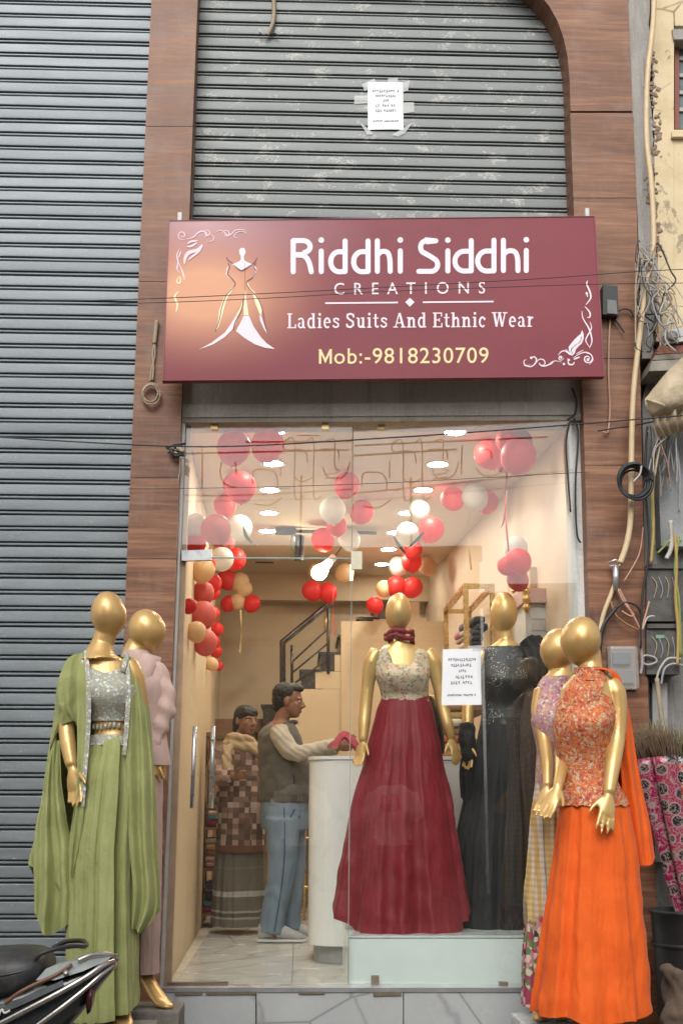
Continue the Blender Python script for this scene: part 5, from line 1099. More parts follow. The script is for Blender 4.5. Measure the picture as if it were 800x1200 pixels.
skirt(g, [(814, 475, 27.5, .09, 0), (835, 474, 33, .11, 0), (880, 473, 41, .15, 0), (960, 471, 55, .20, 0), (1066, 470, 66, .26, 0)], MAR, 'flared_skirt', t, 7, .062, 8, hem=lambda a: 30*max(0, -math.sin(a))**.8+2.5*math.sin(5*a+1), pw=.95, wr=.014)
sheet(g, [[(497, 818, .0), (505, 815, .03), (510, 818, .08)], [(503, 850, .0), (514, 850, .03), (520, 850, .09)], [(506, 885, .02), (516, 885, .04), (524, 880, .1)]], 18, 16, basic('black_sequin_net', (.02, .02, .02), .25, .2, .8, 160, .6), 'sequin_drape', t, .012, 3, 4, 1)
# ================================================================== inside: black gown mannequin
g = Fig(.62, 900, 590)
t = empty('mannequin', g.Q(588, 1090), label='gold mannequin in a black sequinned gown behind the glass', cat='mannequin')
TB = [(592, 752, 11, .045, 0), (593, 759, 22, .052, 0), (594, 766, 32, .062, 0), (594, 782, 32, .082, -.008), (594, 797, 31, .105, -.025), (593, 812, 27, .098, -.015), (592, 828, 25, .085, 0), (592, 850, 27, .095, 0), (592, 880, 31, .115, 0)]
mb = MB(); torso(mb, g, TB)
egg(mb, g.Q(590, 719), 16.2*g.s, .09, 26.5*g.s, Matrix.Rotation(R(2), 3, 'Y') @ Matrix.Rotation(R(6), 3, 'X'))
mb.tube([g.Q(591, 738, .01), g.Q(592, 749, .005), g.Q(592, 760, 0)], [.043, .041, .056], 16)
g.limb(mb, [(565, 765, 0, 9), (558, 778, -.01, 9.5), (551, 810, -.01, 8), (547, 835, -.03, 7.2), (546, 855, -.05, 6.5), (545, 872, -.06, 5)])
hand(mb, g.Q(545, 873, -.06), g.Q(546, 902, -.08)-g.Q(545, 873, -.06), Vector((.9, -.6, 0)), .165, .18, .05)
g.limb(mb, [(622, 760, 0, 9), (634, 765, -.01, 9.5), (640, 785, -.01, 8.5), (645, 812, -.02, 7.6), (648, 840, -.03, 7), (648, 862, -.04, 5)])
hand(mb, g.Q(648, 863, -.04), g.Q(649, 890, -.06)-g.Q(648, 863, -.04), Vector((-.9, -.6, 0)), .165, .18, .05)
for x0_ in (580, 604): g.limb(mb, [(x0_, 865, 0, 13), (x0_, 960, 0, 9), (x0_, 1040, 0, 7), (x0_, 1070, .01, 5)])
foot(mb, g.Q(580, 1072, 0), (0, -1, 0), .2, .05); foot(mb, g.Q(604, 1072, 0), (0, -1, 0), .2, .05)
link('body', remesh(mb, .0065, 2), t).data.materials.append(MGOLD)
BLK2 = cloth('black_crepe', (.008, .008, .009), .3, rough=.8, sheen=.0)
def m_seq():
    n = NT('black_sequin_cloth'); p = n.pos(); v = n.n('ShaderNodeTexVoronoi'); n.l(p, v.inputs[0]); v.inputs['Scale'].default_value = 120
    patch = n.ramp(n.noise(p, 9, 3, .6), [(.50, 0), (.60, 1)]); d = n.math('MULTIPLY', n.ramp(v.outputs['Distance'], [(.22, 1), (.3, 0)]), patch)
    n.set(Base_Color=n.mix(d, (.014, .014, .015), (.6, .6, .58)), Metallic=n.math('MULTIPLY', d, .6), Roughness=.5); return n.m
loft_part(g, [(593, 758, 24, .06, 0), (594, 766, 33, .072, 0), (594, 782, 33, .092, -.008), (594, 797, 32, .115, -.026), (593, 812, 28.5, .107, -.016), (592, 828, 26.5, .094, 0), (592, 850, 29, .104, 0)], m_seq(), 'sequinned_bodice', t, 1.05)
skirt(g, [(842, 592, 29, .104, 0), (870, 592, 33, .12, 0), (920, 590, 42, .16, 0), (1000, 586, 50, .22, 0), (1091, 584, 54, .26, 0)], BLK2, 'gown_skirt', t, 12, .035, 31, hem=lambda a: -3*math.sin(a), pw=.8)
sheet(g, [[(606, 756, -.05), (616, 747, -.04), (628, 744, .0), (640, 747, .05)], [(612, 775, -.10), (624, 768, -.12), (634, 765, -.09), (640, 762, -.0)], [(614, 800, -.12), (624, 798, -.15), (634, 795, -.13), (639, 785, -.06)], [(617, 812, -.10), (622, 815, -.12), (628, 814, -.11), (634, 806, -.08)]], 24, 30, BLK2, 'shoulder_ruffle', t, .03, 4, 7, .7, False)
sheet(g, [[(612, 808, -.10), (622, 806, -.12), (630, 806, -.08)], [(604, 850, -.14), (618, 852, -.16), (628, 850, -.10)], [(603, 910, -.18), (616, 915, -.2), (627, 915, -.12)], [(608, 990, -.22), (618, 995, -.23), (628, 990, -.14)], [(604, 1080, -.24), (614, 1084, -.24), (626, 1084, -.16)]], 40, 24, cloth('sheer_brown_black', (.03, .018, .013), .3), 'dupatta', t, .022, 2.6, 5, .8)
mb = MB(); g.limb(mb, [(545, 848, -.05, 8.5), (545, 862, -.055, 10), (546, 876, -.06, 9.5), (547, 892, -.07, 8)]); me = remesh(mb, .008, 1, lambda c: .009*noise.noise(c*26)); me.materials.append(BLK2); link('lace_cuff', me, t)
sheet(g, [[(540, 880, -.06), (548, 880, -.09), (556, 882, -.06)], [(536, 905, -.06), (546, 910, -.09), (556, 905, -.06)], [(538, 935, -.05), (545, 940, -.08), (552, 930, -.06)]], 14, 14, BLK2, 'lace_fall', t, .02, 3, 4, .8)
# ================================================================== people
def m_skin(name, c):
    n = NT(name); a = n.noise(n.pos(), 25, 4); n.set(Base_Color=n.ramp(a, [(.3, tuple(x*.85 for x in c)), (.7, tuple(x*1.1 for x in c))]), Roughness=.5)
    n.p.inputs['Subsurface Weight'].default_value = .08; n.p.inputs['Subsurface Radius'].default_value = (.02, .008, .004); n.bump(n.noise(n.pos(), 200, 3), .08, .002); return n.m
SKIN = m_skin('brown_skin', (.26, .125, .072)); HAIR = basic('black_hair', (.008, .007, .006), .6, 0, .4, 60, .5); EYE = basic('eye_white', (.6, .58, .55), .3, 0, .03, 9, 0); LIP = basic('lip', (.17, .055, .045), .5); PUP = basic('pupil', (.01, .008, .007), .2)
def head(mb, c, f, s=1.0):
    """head with brow, nose, lips, chin and ears; f is where it looks"""
    f = f.normalized(); z = Vector((0, 0, 1)); w = f.cross(z).normalized(); z = w.cross(f)
    rot = Matrix((f, w, z)).transposed()
    P_ = lambda a, b, d: c+(f*a+w*b+z*d)*s
    E = lambda a, b, d, rx, ry, rz: mb.ell(P_(a, b, d), rx*s, ry*s, rz*s, rot, 18, 12)
    E(-.008, 0, .030, .098, .076, .090); E(.025, 0, -.03, .072, .064, .075); E(.045, 0, -.072, .045, .044, .040); E(.068, 0, -.088, .022, .026, .018)
    E(.076, 0, .026, .020, .056, .013); E(.058, .035, -.018, .028, .026, .026); E(.058, -.035, -.018, .028, .026, .026)
    mb.tube([P_(.086, 0, .022), P_(.100, 0, .0), P_(.114, 0, -.022), P_(.100, 0, -.034)], [.008*s, .011*s, .014*s, .010*s], 10)
    E(.102, .013, -.028, .011, .009, .008); E(.102, -.013, -.028, .011, .009, .008); E(.088, 0, -.054, .014, .024, .007); E(.086, 0, -.066, .014, .021, .008)
    for sg in (1, -1): E(-.005, sg*.078, -.004, .020, .010, .032)
    mb.tube([P_(-.02, 0, -.05), P_(-.03, 0, -.12), P_(-.035, 0, -.17)], [.054*s, .053*s, .062*s], 16)
    return P_, rot
def face_bits(par, P_, rot, s=1.0):
    for sg in (1, -1):
        e = MB().ell(P_(.080, sg*.031, .006), .010*s, .015*s, .007*s, rot, 12, 8).build('eye', EYE, par); MB().ell(P_(.0885, sg*.031, .006), .003*s, .006*s, .006*s, rot, 8, 6).build('pupil', PUP, e)
        MB().tube([P_(.085, sg*.014, .023), P_(.089, sg*.030, .029), P_(.074, sg*.050, .024)], [.003*s, .0045*s, .002*s], 6).build('eyebrow', HAIR, par)
    MB().ell(P_(.096, 0, -.060), .007*s, .021*s, .009*s, rot, 12, 8).build('lips', LIP, par)
foldn = lambda k, sc, st=1.: (lambda c: k*(noise.noise(Vector((c.x*sc, c.y*sc, c.z*sc*st)))+.5*noise.noise(Vector((c.x*sc*2.3, c.y*sc*2.3, c.z*sc*2.3*st+4)))))
# ---------------------------------------------------------------- the man at the counter
YM = PZ(325, 1103, FLOOR).y
g = Fig(YM, 950, 330); s = g.s
man = empty('person', (g.Q(325, 1108).x, YM, FLOOR), label='man in grey jacket with pale sleeves and jeans at the counter', cat='person')
mb = MB(); hc = g.Q(338, 822, 0); f = Vector((1, -.10, -.12))
P_, rot = head(mb, hc, f, .98)
mb.loft([g.ring(*r) for r in [(329, 846, 12, .07), (327, 858, 22, .14), (331, 885, 26, .16), (334, 922, 25, .13), (332, 940, 22, .11)]])
for sg, pts in ((-1, [(330, 862, -.15, 7), (340, 882, -.21, 7), (352, 885, -.24, 6), (375, 878, -.23, 5), (393, 873, -.22, 4.6)]), (1, [(330, 862, .15, 7), (341, 890, .2, 7), (356, 893, .14, 6), (380, 880, .02, 5), (396, 876, -.03, 4.6)])):
    L_ = g.limb(mb, pts); e = L_[-1]; d = (L_[-1]-L_[-3]).normalized()
    hand(mb, e, d+Vector((0, .1 if sg < 0 else -.2, -.05)), Vector((0, -.2*sg, 1)), .17, .35, .06)
for dy, pts in ((-.09, [(331, 945, 12), (331, 1020, 10), (322, 1085, 7), (319, 1094, 6)]), (.09, [(336, 945, 12), (340, 1020, 10), (336, 1085, 7), (336, 1092, 6)])):
    g.limb(mb, [(a, b, dy, r) for a, b, r in pts])
me = remesh(mb, .0065, 2); me.materials.append(SKIN); link('body', me, man); face_bits(man, P_, rot, .98)
mb = MB(); mb.ell(P_(-.030, 0, .052), .092, .086, .080, rot, 20, 14); mb.ell(P_(-.055, 0, .005), .062, .080, .075, rot, 18, 12); mb.ell(P_(.045, 0, .098), .052, .062, .030, rot, 16, 10); mb.ell(P_(-.07, 0, -.04), .035, .06, .05, rot, 14, 10)
me = remesh(mb, .005, 1, foldn(.0045, 70)); me.materials.append(HAIR); link('hair', me, man)
mb = MB(); mb.loft([g.ring(*r) for r in [(331, 847, 13, .075), (329, 853, 20, .12), (328, 862, 25, .175), (330, 880, 28, .185), (334, 905, 31, .19), (335, 928, 32, .19), (333, 941, 29.5, .18)]])
me = remesh(mb, .010, 2, foldn(.010, 11)); me.materials.append(cloth('charcoal_fleece', (.105, .095, .08), .15)); jk = link('jacket', me, man)
MB().tube(smooth_path([g.Q(342, 905, -.18), g.Q(345, 915, -.185), g.Q(342, 924, -.18)], 4), .006, 6).build('pocket_welt', BLACK, jk)
SLV = cloth('oatmeal_fleece', (.40, .355, .29), .1)
for pts in ([(327, 857, -.13, 11.5), (331, 868, -.18, 12), (340, 881, -.21, 11), (352, 884, -.24, 9.8), (375, 878, -.23, 8), (393, 873, -.22, 6.6)], [(327, 858, .15, 13), (333, 872, .18, 14), (341, 890, .2, 12.5), (356, 893, .14, 11), (380, 880, .02, 9.5), (394, 876, -.03, 8)]):
    mb = MB(); g.limb(mb, pts); me = remesh(mb, .008, 2, lambda c: .004*noise.noise(c*18)+.0025*math.sin(c.x*90+c.z*110+4*noise.noise(c*10))); me.materials.append(SLV); link('sleeve', me, man)
mb = MB(); mb.tube([g.Q(334, 848, 0)+Vector((.075*math.cos(k*.524), .062*math.sin(k*.524), .012*math.sin(k*.524+1))) for k in range(13)], .016, 8); mb.build('collar', BLACK, man)
def m_denim():
    n = NT('washed_denim'); p = n.pos(); a = n.noise(n.pos((1, 1, .4)), 7, 5); w = n.noise(n.pos((1, 1, 3)), 260, 2)
    n.set(Base_Color=n.ramp(n.math('ADD', n.math('MULTIPLY', a, .75), n.math('MULTIPLY', w, .25)), [(.3, (.105, .15, .21)), (.7, (.235, .31, .395))]), Roughness=.85); n.bump(w, .2, .003); return n.m
DEN = m_denim()
mb = MB(); mb.loft([g.ring(*r) for r in [(333, 936, 28.5, .165), (333, 950, 29, .17), (334, 972, 28, .165)]])
for dy, pts in ((-.085, [(331, 958, 21), (331, 1000, 18.5), (329, 1030, 16), (322, 1065, 14.5), (318, 1092, 14.5)]), (.085, [(338, 958, 20), (341, 1000, 18), (342, 1030, 15.5), (339, 1065, 14), (338, 1090, 14)])):
    g.limb(mb, [(a, b, dy, r) for a, b, r in pts])
me = remesh(mb, .010, 2, lambda c: .007*noise.noise(c*9)+.006*math.sin(c.z*38+6*noise.noise(Vector((c.x*7, c.y*7, c.z*3))))*max(0, noise.noise(c*5)+.35)); me.materials.append(DEN); jn = link('jeans', me, man)
MB().tube(smooth_path([g.Q(333, 946, -.180), g.Q(334, 975, -.208), g.Q(333, 1010, -.196), g.Q(329, 1045, -.180), g.Q(322, 1088, -.172)], 6), .0042, 6).build('side_seam', basic('denim_side_seam', (.07, .10, .15), .8), jn)
MB().tube(smooth_path([g.Q(352, 956, -.13), g.Q(340, 960, -.175), g.Q(345, 948, -.165)], 4), .004, 6).build('pocket_seam', basic('denim_seam', (.06, .09, .13), .8), jn)
SHOE = basic('grey_trainer', (.36, .37, .38), .6, 0, .2, 30, .2); SOLE = basic('white_sole', (.62, .62, .6), .6)
for px, dy in ((326, -.085), (344, .09)):
    a = g.Q(px, 1100, dy); a.z = FLOOR; mb = MB(); so_ = MB()
    for m2, prof in ((mb, [(-.13, .032, .05, .06), (-.11, .040, .055, .075), (-.04, .043, .055, .085), (.04, .046, .045, .065), (.11, .048, .032, .045), (.16, .040, .022, .033), (.185, .016, .012, .028)]), (so_, [(-.138, .034, .013, .013), (-.11, .044, .013, .014), (.0, .045, .013, .0135), (.11, .051, .013, .0135), (.17, .042, .013, .015), (.195, .012, .010, .02)])):
        m2.loft([[a+Vector((k, hw*math.cos(q*math.pi/8), zz+ht*math.sin(q*math.pi/8))) for q in range(16)] for k, hw, ht, zz in prof])
    sh = mb.build('shoe', SHOE, man); so_.build('sole', SOLE, sh)
# ---------------------------------------------------------------- the woman beside him
YW = YM+.55
g = Fig(YW, 950, 285)
wom = empty('person', (g.Q(280, 1088).x, YW, FLOOR), label='woman in a checked coat and beige scarf beside the man', cat='person')
mb = MB(); hc = g.Q(288, 845, 0); f = Vector((.62, -.78, -.06)); P_, rot = head(mb, hc, f, .93)
mb.loft([g.ring(*r) for r in [(280, 866, 11, .07), (279, 876, 20, .13), (280, 900, 22, .14), (282, 940, 25, .15), (282, 990, 26, .16)]])
for pts in ([(264, 880, -.06, 6), (257, 896, -.12, 6), (259, 910, -.17, 6), (277, 910, -.24, 4.6)], [(296, 880, .1, 6), (304, 902, .05, 6), (304, 925, .0, 5), (302, 941, -.04, 4.6)]):
    L_ = g.limb(mb, pts); hand(mb, L_[-1], L_[-1]-L_[-3], Vector((0, -.3, 1)), .15, .4, .05)
for x0_ in (272, 288): g.limb(mb, [(x0_, 985, 0, 12), (x0_, 1040, 0, 9), (x0_, 1074, 0, 6)])
me = remesh(mb, .0065, 2); me.materials.append(SKIN); link('body', me, wom); face_bits(wom, P_, rot, .93)
mb = MB(); mb.ell(P_(-.010, 0, .050), .094, .080, .072, rot, 20, 14); mb.ell(P_(-.05, 0, -.01), .062, .077, .075, rot, 18, 12); mb.ell(P_(-.10, 0, -.05), .045, .045, .045, rot, 14, 10)
for sg in (1, -1): mb.ell(P_(.035, sg*.042, .062), .046, .032, .040, rot, 14, 10)
me = remesh(mb, .006, 1, foldn(.005, 45)); me.materials.append(HAIR); link('hair', me, wom)
def m_check():
    n = NT('checked_wool'); p = n.pos((24, 11, 27)); fl = n.n('ShaderNodeVectorMath', operation='FLOOR'); n.l(p, fl.inputs[0])
    wn = n.n('ShaderNodeTexWhiteNoise'); n.l(fl.outputs[0], wn.inputs[0]); c = n.ramp(wn.outputs[0], [(0, (.06, .035, .028)), (.22, (.13, .075, .055)), (.45, (.22, .14, .11)), (.62, (.38, .27, .22)), (.8, (.48, .38, .33)), (.9, (.10, .055, .045))], True)
    w = n.noise(n.pos(), 90, 3); n.set(Base_Color=n.mix(n.math('MULTIPLY', w, .4), c, (.2, .12, .09)), Roughness=.9); n.bump(w, .3, .004); return n.m
CHK = m_check()
mb = MB(); mb.loft([g.ring(*r) for r in [(281, 868, 12, .08), (280, 876, 19, .12), (279, 890, 24, .15), (281, 920, 26.5, .17), (282, 960, 28, .18), (282, 997, 29, .19)]])
me = remesh(mb, .010, 2, foldn(.012, 9)); me.materials.append(CHK); ck = link('coat', me, wom)
for pts in ([(264, 876, -.06, 11), (257, 894, -.12, 11.5), (258, 910, -.17, 10.5), (274, 910, -.23, 8)], [(296, 878, .1, 11), (304, 902, .05, 10.5), (304, 925, .0, 9), (302, 938, -.04, 8)]):
    mb = MB(); g.limb(mb, pts); me = remesh(mb, .009, 2, foldn(.010, 15)); me.materials.append(CHK); link('sleeve', me, wom)
loft_part(g, [(282, 990, 29.4, .193, 0), (282, 998, 29.8, .196, 0)], cloth('rust_hem', (.13, .05, .025)), 'coat_hem', wom)
SCF = cloth('sand_scarf', (.42, .32, .19), .15)
mb = MB()
for k_, (y0_, rx, tl, r_) in enumerate(((867, 13, 2, .030), (873, 16, -2, .036), (880, 18, 4, .034))):
    P2 = [g.Q(283+rx*math.cos(q/12*2*math.pi), y0_+tl*math.sin(q/12*2*math.pi)+3*math.cos(q/12*2*math.pi), .10*math.sin(q/12*2*math.pi)-.01) for q in range(13)]
    mb.tube(smooth_path(P2, 4), r_, 10)
g.limb(mb, [(268, 876, -.10, 7), (266, 890, -.14, 7.5), (268, 905, -.16, 6.5)])
me = remesh(mb, .008, 3, lambda c: .004*math.sin(c.z*60+c.x*70+5*noise.noise(c*9))+.008*noise.noise(c*14)); me.materials.append(SCF); link('scarf', me, wom)
def m_border():
    n = NT('bordered_grey_cotton'); sp = n.n('ShaderNodeSeparateXYZ'); p = n.pos(); n.l(p, sp.inputs[0]); z = n.math('ADD', sp.outputs[2], n.math('MULTIPLY', n.noise(p, 5, 2), .02))
    z0 = FLOOR+.08; st_ = [(0, (.16, .135, .11)), (.18, (.34, .31, .27)), (.205, (.10, .085, .07)), (.25, (.36, .33, .29)), (.27, (.15, .13, .105)), (.42, (.42, .40, .37)), (.48, (.15, .13, .105)), (.72, (.19, .165, .14)), (.74, (.15, .13, .105))]
    zz = n.math('MULTIPLY', n.math('SUBTRACT', z, FLOOR), 1.6); c = n.ramp(zz, st_, True); n.set(Base_Color=n.mix(n.math('MULTIPLY', n.noise(p, 60, 3), .3), c, (.1, .085, .07)), Roughness=.85); return n.m
skirt(g, [(985, 281, 27, .16, 0), (1030, 280, 28, .17, 0), (1084, 280, 29, .19, 0)], m_border(), 'long_skirt', wom, 11, .022, 17)
# ================================================================== the photographer, seen only as a faint reflection
g = None
C0 = Vector((CAM.x+.02, CAM.y-.42, 0)); ph = empty('person', C0, label='person in a pink hoodie photographing the shop, reflected in the glass', cat='person')
mb = MB(); pt_ = lambda x, y, z: C0+Vector((x, y, z)); P_, rot = head(mb, pt_(0, .06, 1.60), Vector((0, 1, -.15)), 1)
rg = lambda z, rx, ry, y=0: [pt_(rx*math.cos(k*math.pi/12), y+ry*math.sin(k*math.pi/12), z) for k in range(24)]
mb.loft([rg(.88, .16, .11), rg(1.05, .14, .10), rg(1.25, .17, .12), rg(1.40, .19, .09), rg(1.46, .08, .06)])
for sg in (1, -1):
    mb.tube(smooth_path([pt_(sg*.19, 0, 1.39), pt_(sg*.25, .05, 1.18), pt_(sg*.17, .22, 1.20), pt_(sg*.075, .33, 1.25)], 4), [.055, .05, .048, .046, .044, .042, .042, .04, .038, .034, .03, .028, .026], 12)
    hand(mb, pt_(sg*.072, .34, 1.255), Vector((-.12*sg, .25, .7)), Vector((-sg, .2, 0)), .17, .4, .05)
    mb.tube([pt_(sg*.09, 0, .9), pt_(sg*.1, .02, .5), pt_(sg*.1, 0, .09)], [.085, .06, .042], 12); foot(mb, pt_(sg*.1, .0, .10), (0, 1, 0), .25, .0)
me = remesh(mb, .008, 2); me.materials.append(SKIN); link('body', me, ph); face_bits(ph, P_, rot)
mb = MB(); mb.ell(P_(-.03, 0, .05), .095, .088, .085, rot, 18, 12); me = remesh(mb, .008, 1, foldn(.008, 40)); me.materials.append(HAIR); link('hair', me, ph)
PKH = cloth('pale_pink_fleece', (.84, .70, .72), .06)
mb = MB(); mb.loft([rg(.86, .2, .14), rg(1.05, .19, .14), rg(1.25, .205, .15), rg(1.40, .215, .12), rg(1.47, .10, .08)])
for sg in (1, -1): mb.tube(smooth_path([pt_(sg*.19, 0, 1.38), pt_(sg*.26, .05, 1.17), pt_(sg*.18, .2, 1.19), pt_(sg*.085, .31, 1.245)], 4), [.075, .072, .07, .07, .07, .066, .062, .06, .058, .052, .048, .045, .042], 12)
me = remesh(mb, .012, 2, foldn(.010, 9)); me.materials.append(PKH); hd_ = link('hoodie', me, ph)
MB().box(pt_(0, .155, 1.13), (.008, .012, .5)).build('zip', BLACK, hd_)
mb = MB()
for sg in (1, -1): mb.tube([pt_(sg*.09, 0, .92), pt_(sg*.1, .02, .5), pt_(sg*.1, 0, .08)], [.11, .085, .07], 14)
me = remesh(mb, .012, 2, foldn(.012, 9)); me.materials.append(cloth('dark_jeans', (.03, .035, .05))); link('jeans', me, ph)
MB().box(C0+Vector((0, .385, 1.235)), (.155, .009, .075), bev=.004).build('mobile_phone', BLACK, None, label='dark phone held level by the reflected photographer', cat='phone')
# ================================================================== neighbouring house on the right
def m_cream():
    n = NT('old_cream_limewash'); p = n.pos(); a = n.noise(p, 2.5, 8, .7); c = n.ramp(a, [(.3, (.50, .38, .22)), (.5, (.64, .52, .33)), (.7, (.70, .58, .40))])
    crack = n.ramp(n.voro(n.pos(rot=(.3, .2, .5)), 2.6, 'DISTANCE_TO_EDGE'), [(0, 1), (.008, .6), (.02, 0)]); cm = n.ramp(n.noise(p, 3, 3), [(.5, 0), (.6, 1)])
    peel = n.ramp(n.noise(n.pos((1, 1, .6), loc=(3, 1, 2)), 4.2, 9, .75), [(.60, 0), (.64, 1)])
    c = n.mix(n.math('MULTIPLY', crack, cm), c, (.2, .14, .08)); c = n.mix(n.math('MULTIPLY', peel, .75), c, (.30, .24, .18)); n.set(Base_Color=c, Roughness=.9); n.bump(n.math('SUBTRACT', a, peel), .5, .02); return n.m
YN = -.10
nb = empty('neighbour_house', PY(790, 1200, YN), label='old cream limewashed house wall right of the shop', cat='house')
NC = m_cream(); RUB = m_concrete('broken_grey_plaster', (.38, .36, .33), (.15, .13, .11), .6, 5); BRK = m_concrete('exposed_brick', (.28, .13, .08), (.1, .07, .05), .5, 7)
def edge_poly(base, seed, amp=2.0, n=40):
    out = []
    for (x0_, y0_), (x1_, y1_) in zip(base, base[1:]):
        for k in range(n//len(base)+3):
            t = k/(n//len(base)+3); y = lerp(y0_, y1_, t); out.append((lerp(x0_, x1_, t)+amp*noise.noise(Vector((y*.06, seed, 0)))+amp*.4*noise.noise(Vector((y*.3, seed, 5))), y))
    return out+[base[-1]]
eL = edge_poly([(760, -60), (761, 40), (758, 90), (766, 160), (766, 230), (770, 300), (768, 400)], 3, 3)
pts = [PY(a, b, YN) for a, b in eL]+[PY(900, 400, YN), PY(900, -60, YN)]
# wall with the window opening left free: three pieces round it
MB().prism([PY(a, b, YN) for a, b in eL]+[PY(789, 400, YN), PY(789, -60, YN)], (0, .25, 0)).build('wall', NC, nb)
MB().prism([PY(789.2, 30, YN), PY(930, 30, YN), PY(930, -60, YN), PY(789.2, -60, YN)], (0, .25, 0)).build('wall', NC, nb)
MB().prism([PY(789.2, 400, YN), PY(930, 400, YN), PY(930, 152, YN), PY(789.2, 152, YN)], (0, .25, 0)).build('wall', NC, nb)
wn = MB().prism([PY(789, 46, YN-.02), PY(930, 46, YN-.02), PY(930, 32, YN-.02), PY(787, 34, YN-.02)], (0, .1, 0)).build('window', RUB, nb)
MB().prism([PY(790, 151, YN+.06), PY(795, 151, YN+.06), PY(795, 47, YN+.06), PY(790, 47, YN+.06)], (0, .05, 0)).build('frame', basic('red_brown_paint', (.22, .07, .04), .6), wn)
MB().prism([PY(795.2, 151, YN+.09), PY(930, 151, YN+.09), PY(930, 47, YN+.09), PY(795.2, 47, YN+.09)], (0, .02, 0)).build('shutter_board', basic('weathered_blue_grey', (.16, .18, .19), .8, 0, .4, 9, .3), wn)
for k in range(4): MB().prism([PY(795.5, 70+20*k, YN+.075), PY(930, 70+20*k, YN+.075), PY(930, 66+20*k, YN+.075), PY(795.5, 66+20*k, YN+.075)], (0, .012, 0)).build('louvre', basic('pale_louvre%d' % k, (.4, .38, .35), .7), wn)
MB().prism([PY(787, 160, YN-.03), PY(930, 160, YN-.03), PY(930, 153, YN-.03), PY(787, 153, YN-.03)], (0, .12, 0)).build('sill', NC, wn)
gp = edge_poly([(735.5, -60), (736, 60), (741, 140), (746, 250), (750, 330), (752, 420)], 8, 1.2); gq = edge_poly([(764, 420), (769, 300), (765, 200), (765, 120), (762, -60)], 4, 4)
MB().prism([PY(a, b, YN+.0) for a, b in gp+gq], (0, .20, 0)).build('plaster_edge', RUB, nb)
mb = MB()                                           # lumps of broken brick where the limewash has fallen off
rnd = random.Random(5)
for k in range(150):
    y = rnd.uniform(60, 310); x = 766+4*math.sin(y*.05)+rnd.gauss(0, 3); r = rnd.uniform(.004, .013); mb.ell(PY(x, y, YN-.001), r*rnd.uniform(.6, 1.8), r*.5, r*rnd.uniform(.7, 2), Matrix.Rotation(rnd.uniform(0, 3), 3, 'Y'), 6, 4)
for i, v in enumerate(mb.v): mb.v[i] = tuple(Vector(v)+Vector((1, .6, 1))*.009*noise.noise(Vector(v)*70))
mb.sm = [False]*len(mb.sm)
mb.build('broken_render', m_concrete('crumbled_render', (.30, .22, .16), (.12, .08, .06), .6, 12), nb, kind='stuff')
# lower part: grey rendered wall, ledges
MB().prism([PY(764, 1250, YN+.10), PY(930, 1250, YN+.10), PY(930, 401, YN+.10), PY(768, 401, YN+.10), PY(752, 470, YN+.10), PY(758, 900, YN+.1)], (0, .2, 0)).build('lower_wall', m_concrete('sooty_render', (.26, .25, .235), (.05, .045, .04), .7, 3), nb)
for k, (y0_, y1_, x0_, c) in enumerate(((404, 412, 768, (.22, .09, .06)), (414, 419, 764, (.2, .17, .14)), (421, 432, 760, (.3, .27, .22)))):
    MB().prism([PY(x0_, y1_+3, YN-.12), PY(930, y1_-6, YN-.12), PY(930, y0_-8, YN-.12), PY(x0_+3, y0_+2, YN-.12)], (0, .22, 0)).build('ledge_board', basic('ledge_board%d' % k, c, .8, 0, .35, 12, .4), nb)
MB().prism([PY(786, 640, YN+.0), PY(815, 640, YN), PY(812, 505, YN), PY(772, 512, YN), PY(771, 560, YN), PY(774, 640, YN)], (0, .09, 0)).build('grey_pier', m_concrete('grey_weathered_pier', (.33, .34, .345), (.14, .13, .12), .6, 4), nb)
MB().prism([PY(764, 1010, YN+.04), PY(783, 1010, YN+.04), PY(781, 800, YN+.04), PY(764, 800, YN+.04)], (0, .05, 0)).build('pale_panel', m_concrete('pale_peeling_panel', (.45, .44, .42), (.2, .16, .12), .5, 4), nb)
# rolled tarpaulin under the ledge
TARP = cloth('beige_tarpaulin', (.50, .40, .27), .25, 600, .6, .1)
g = Fig(-.32, 450, 780)
tp = empty('tarpaulin', g.Q(790, 490), label='crumpled beige tarpaulin rolled up under the ledge', cat='tarpaulin')
sheet(g, [[(756, 466, .0), (772, 446, -.02), (788, 430, -.03), (806, 416, -.03), (860, 400, -.02)], [(752, 471, -.03), (770, 458, -.10), (788, 446, -.13), (806, 436, -.14), (860, 428, -.13)],
          [(753, 479, -.03), (770, 474, -.11), (788, 468, -.15), (806, 460, -.16), (860, 455, -.15)], [(762, 489, .0), (776, 487, -.07), (790, 484, -.10), (806, 480, -.11), (860, 478, -.1)], [(770, 491, .08), (782, 491, .06), (795, 490, .05), (808, 489, .05), (860, 486, .05)]], 44, 60, TARP, 'tarp_roll', tp, .012, 2.6, 6, .7, False, wr=.011)
sheet(g, [[(752, 471, -.03), (755, 475, -.07), (754, 480, -.03)], [(760, 473, -.05), (764, 480, -.10), (762, 488, -.04)], [(768, 478, -.06), (772, 484, -.11), (770, 490, -.03)]], 14, 14, TARP, 'folded_corner', tp, .01, 1.5, 2, 1, False)
sheet(g, [[(764, 480, -.02), (785, 484, -.06), (810, 480, -.06), (860, 474, -.05)], [(768, 500, .0), (786, 498, -.04), (812, 496, -.05), (860, 492, -.05)], [(782, 512, .06), (794, 506, .02), (815, 503, .0), (860, 500, .0)]], 14, 40, TARP, 'hanging_fold', tp, .03, 7, 3, .7, False)
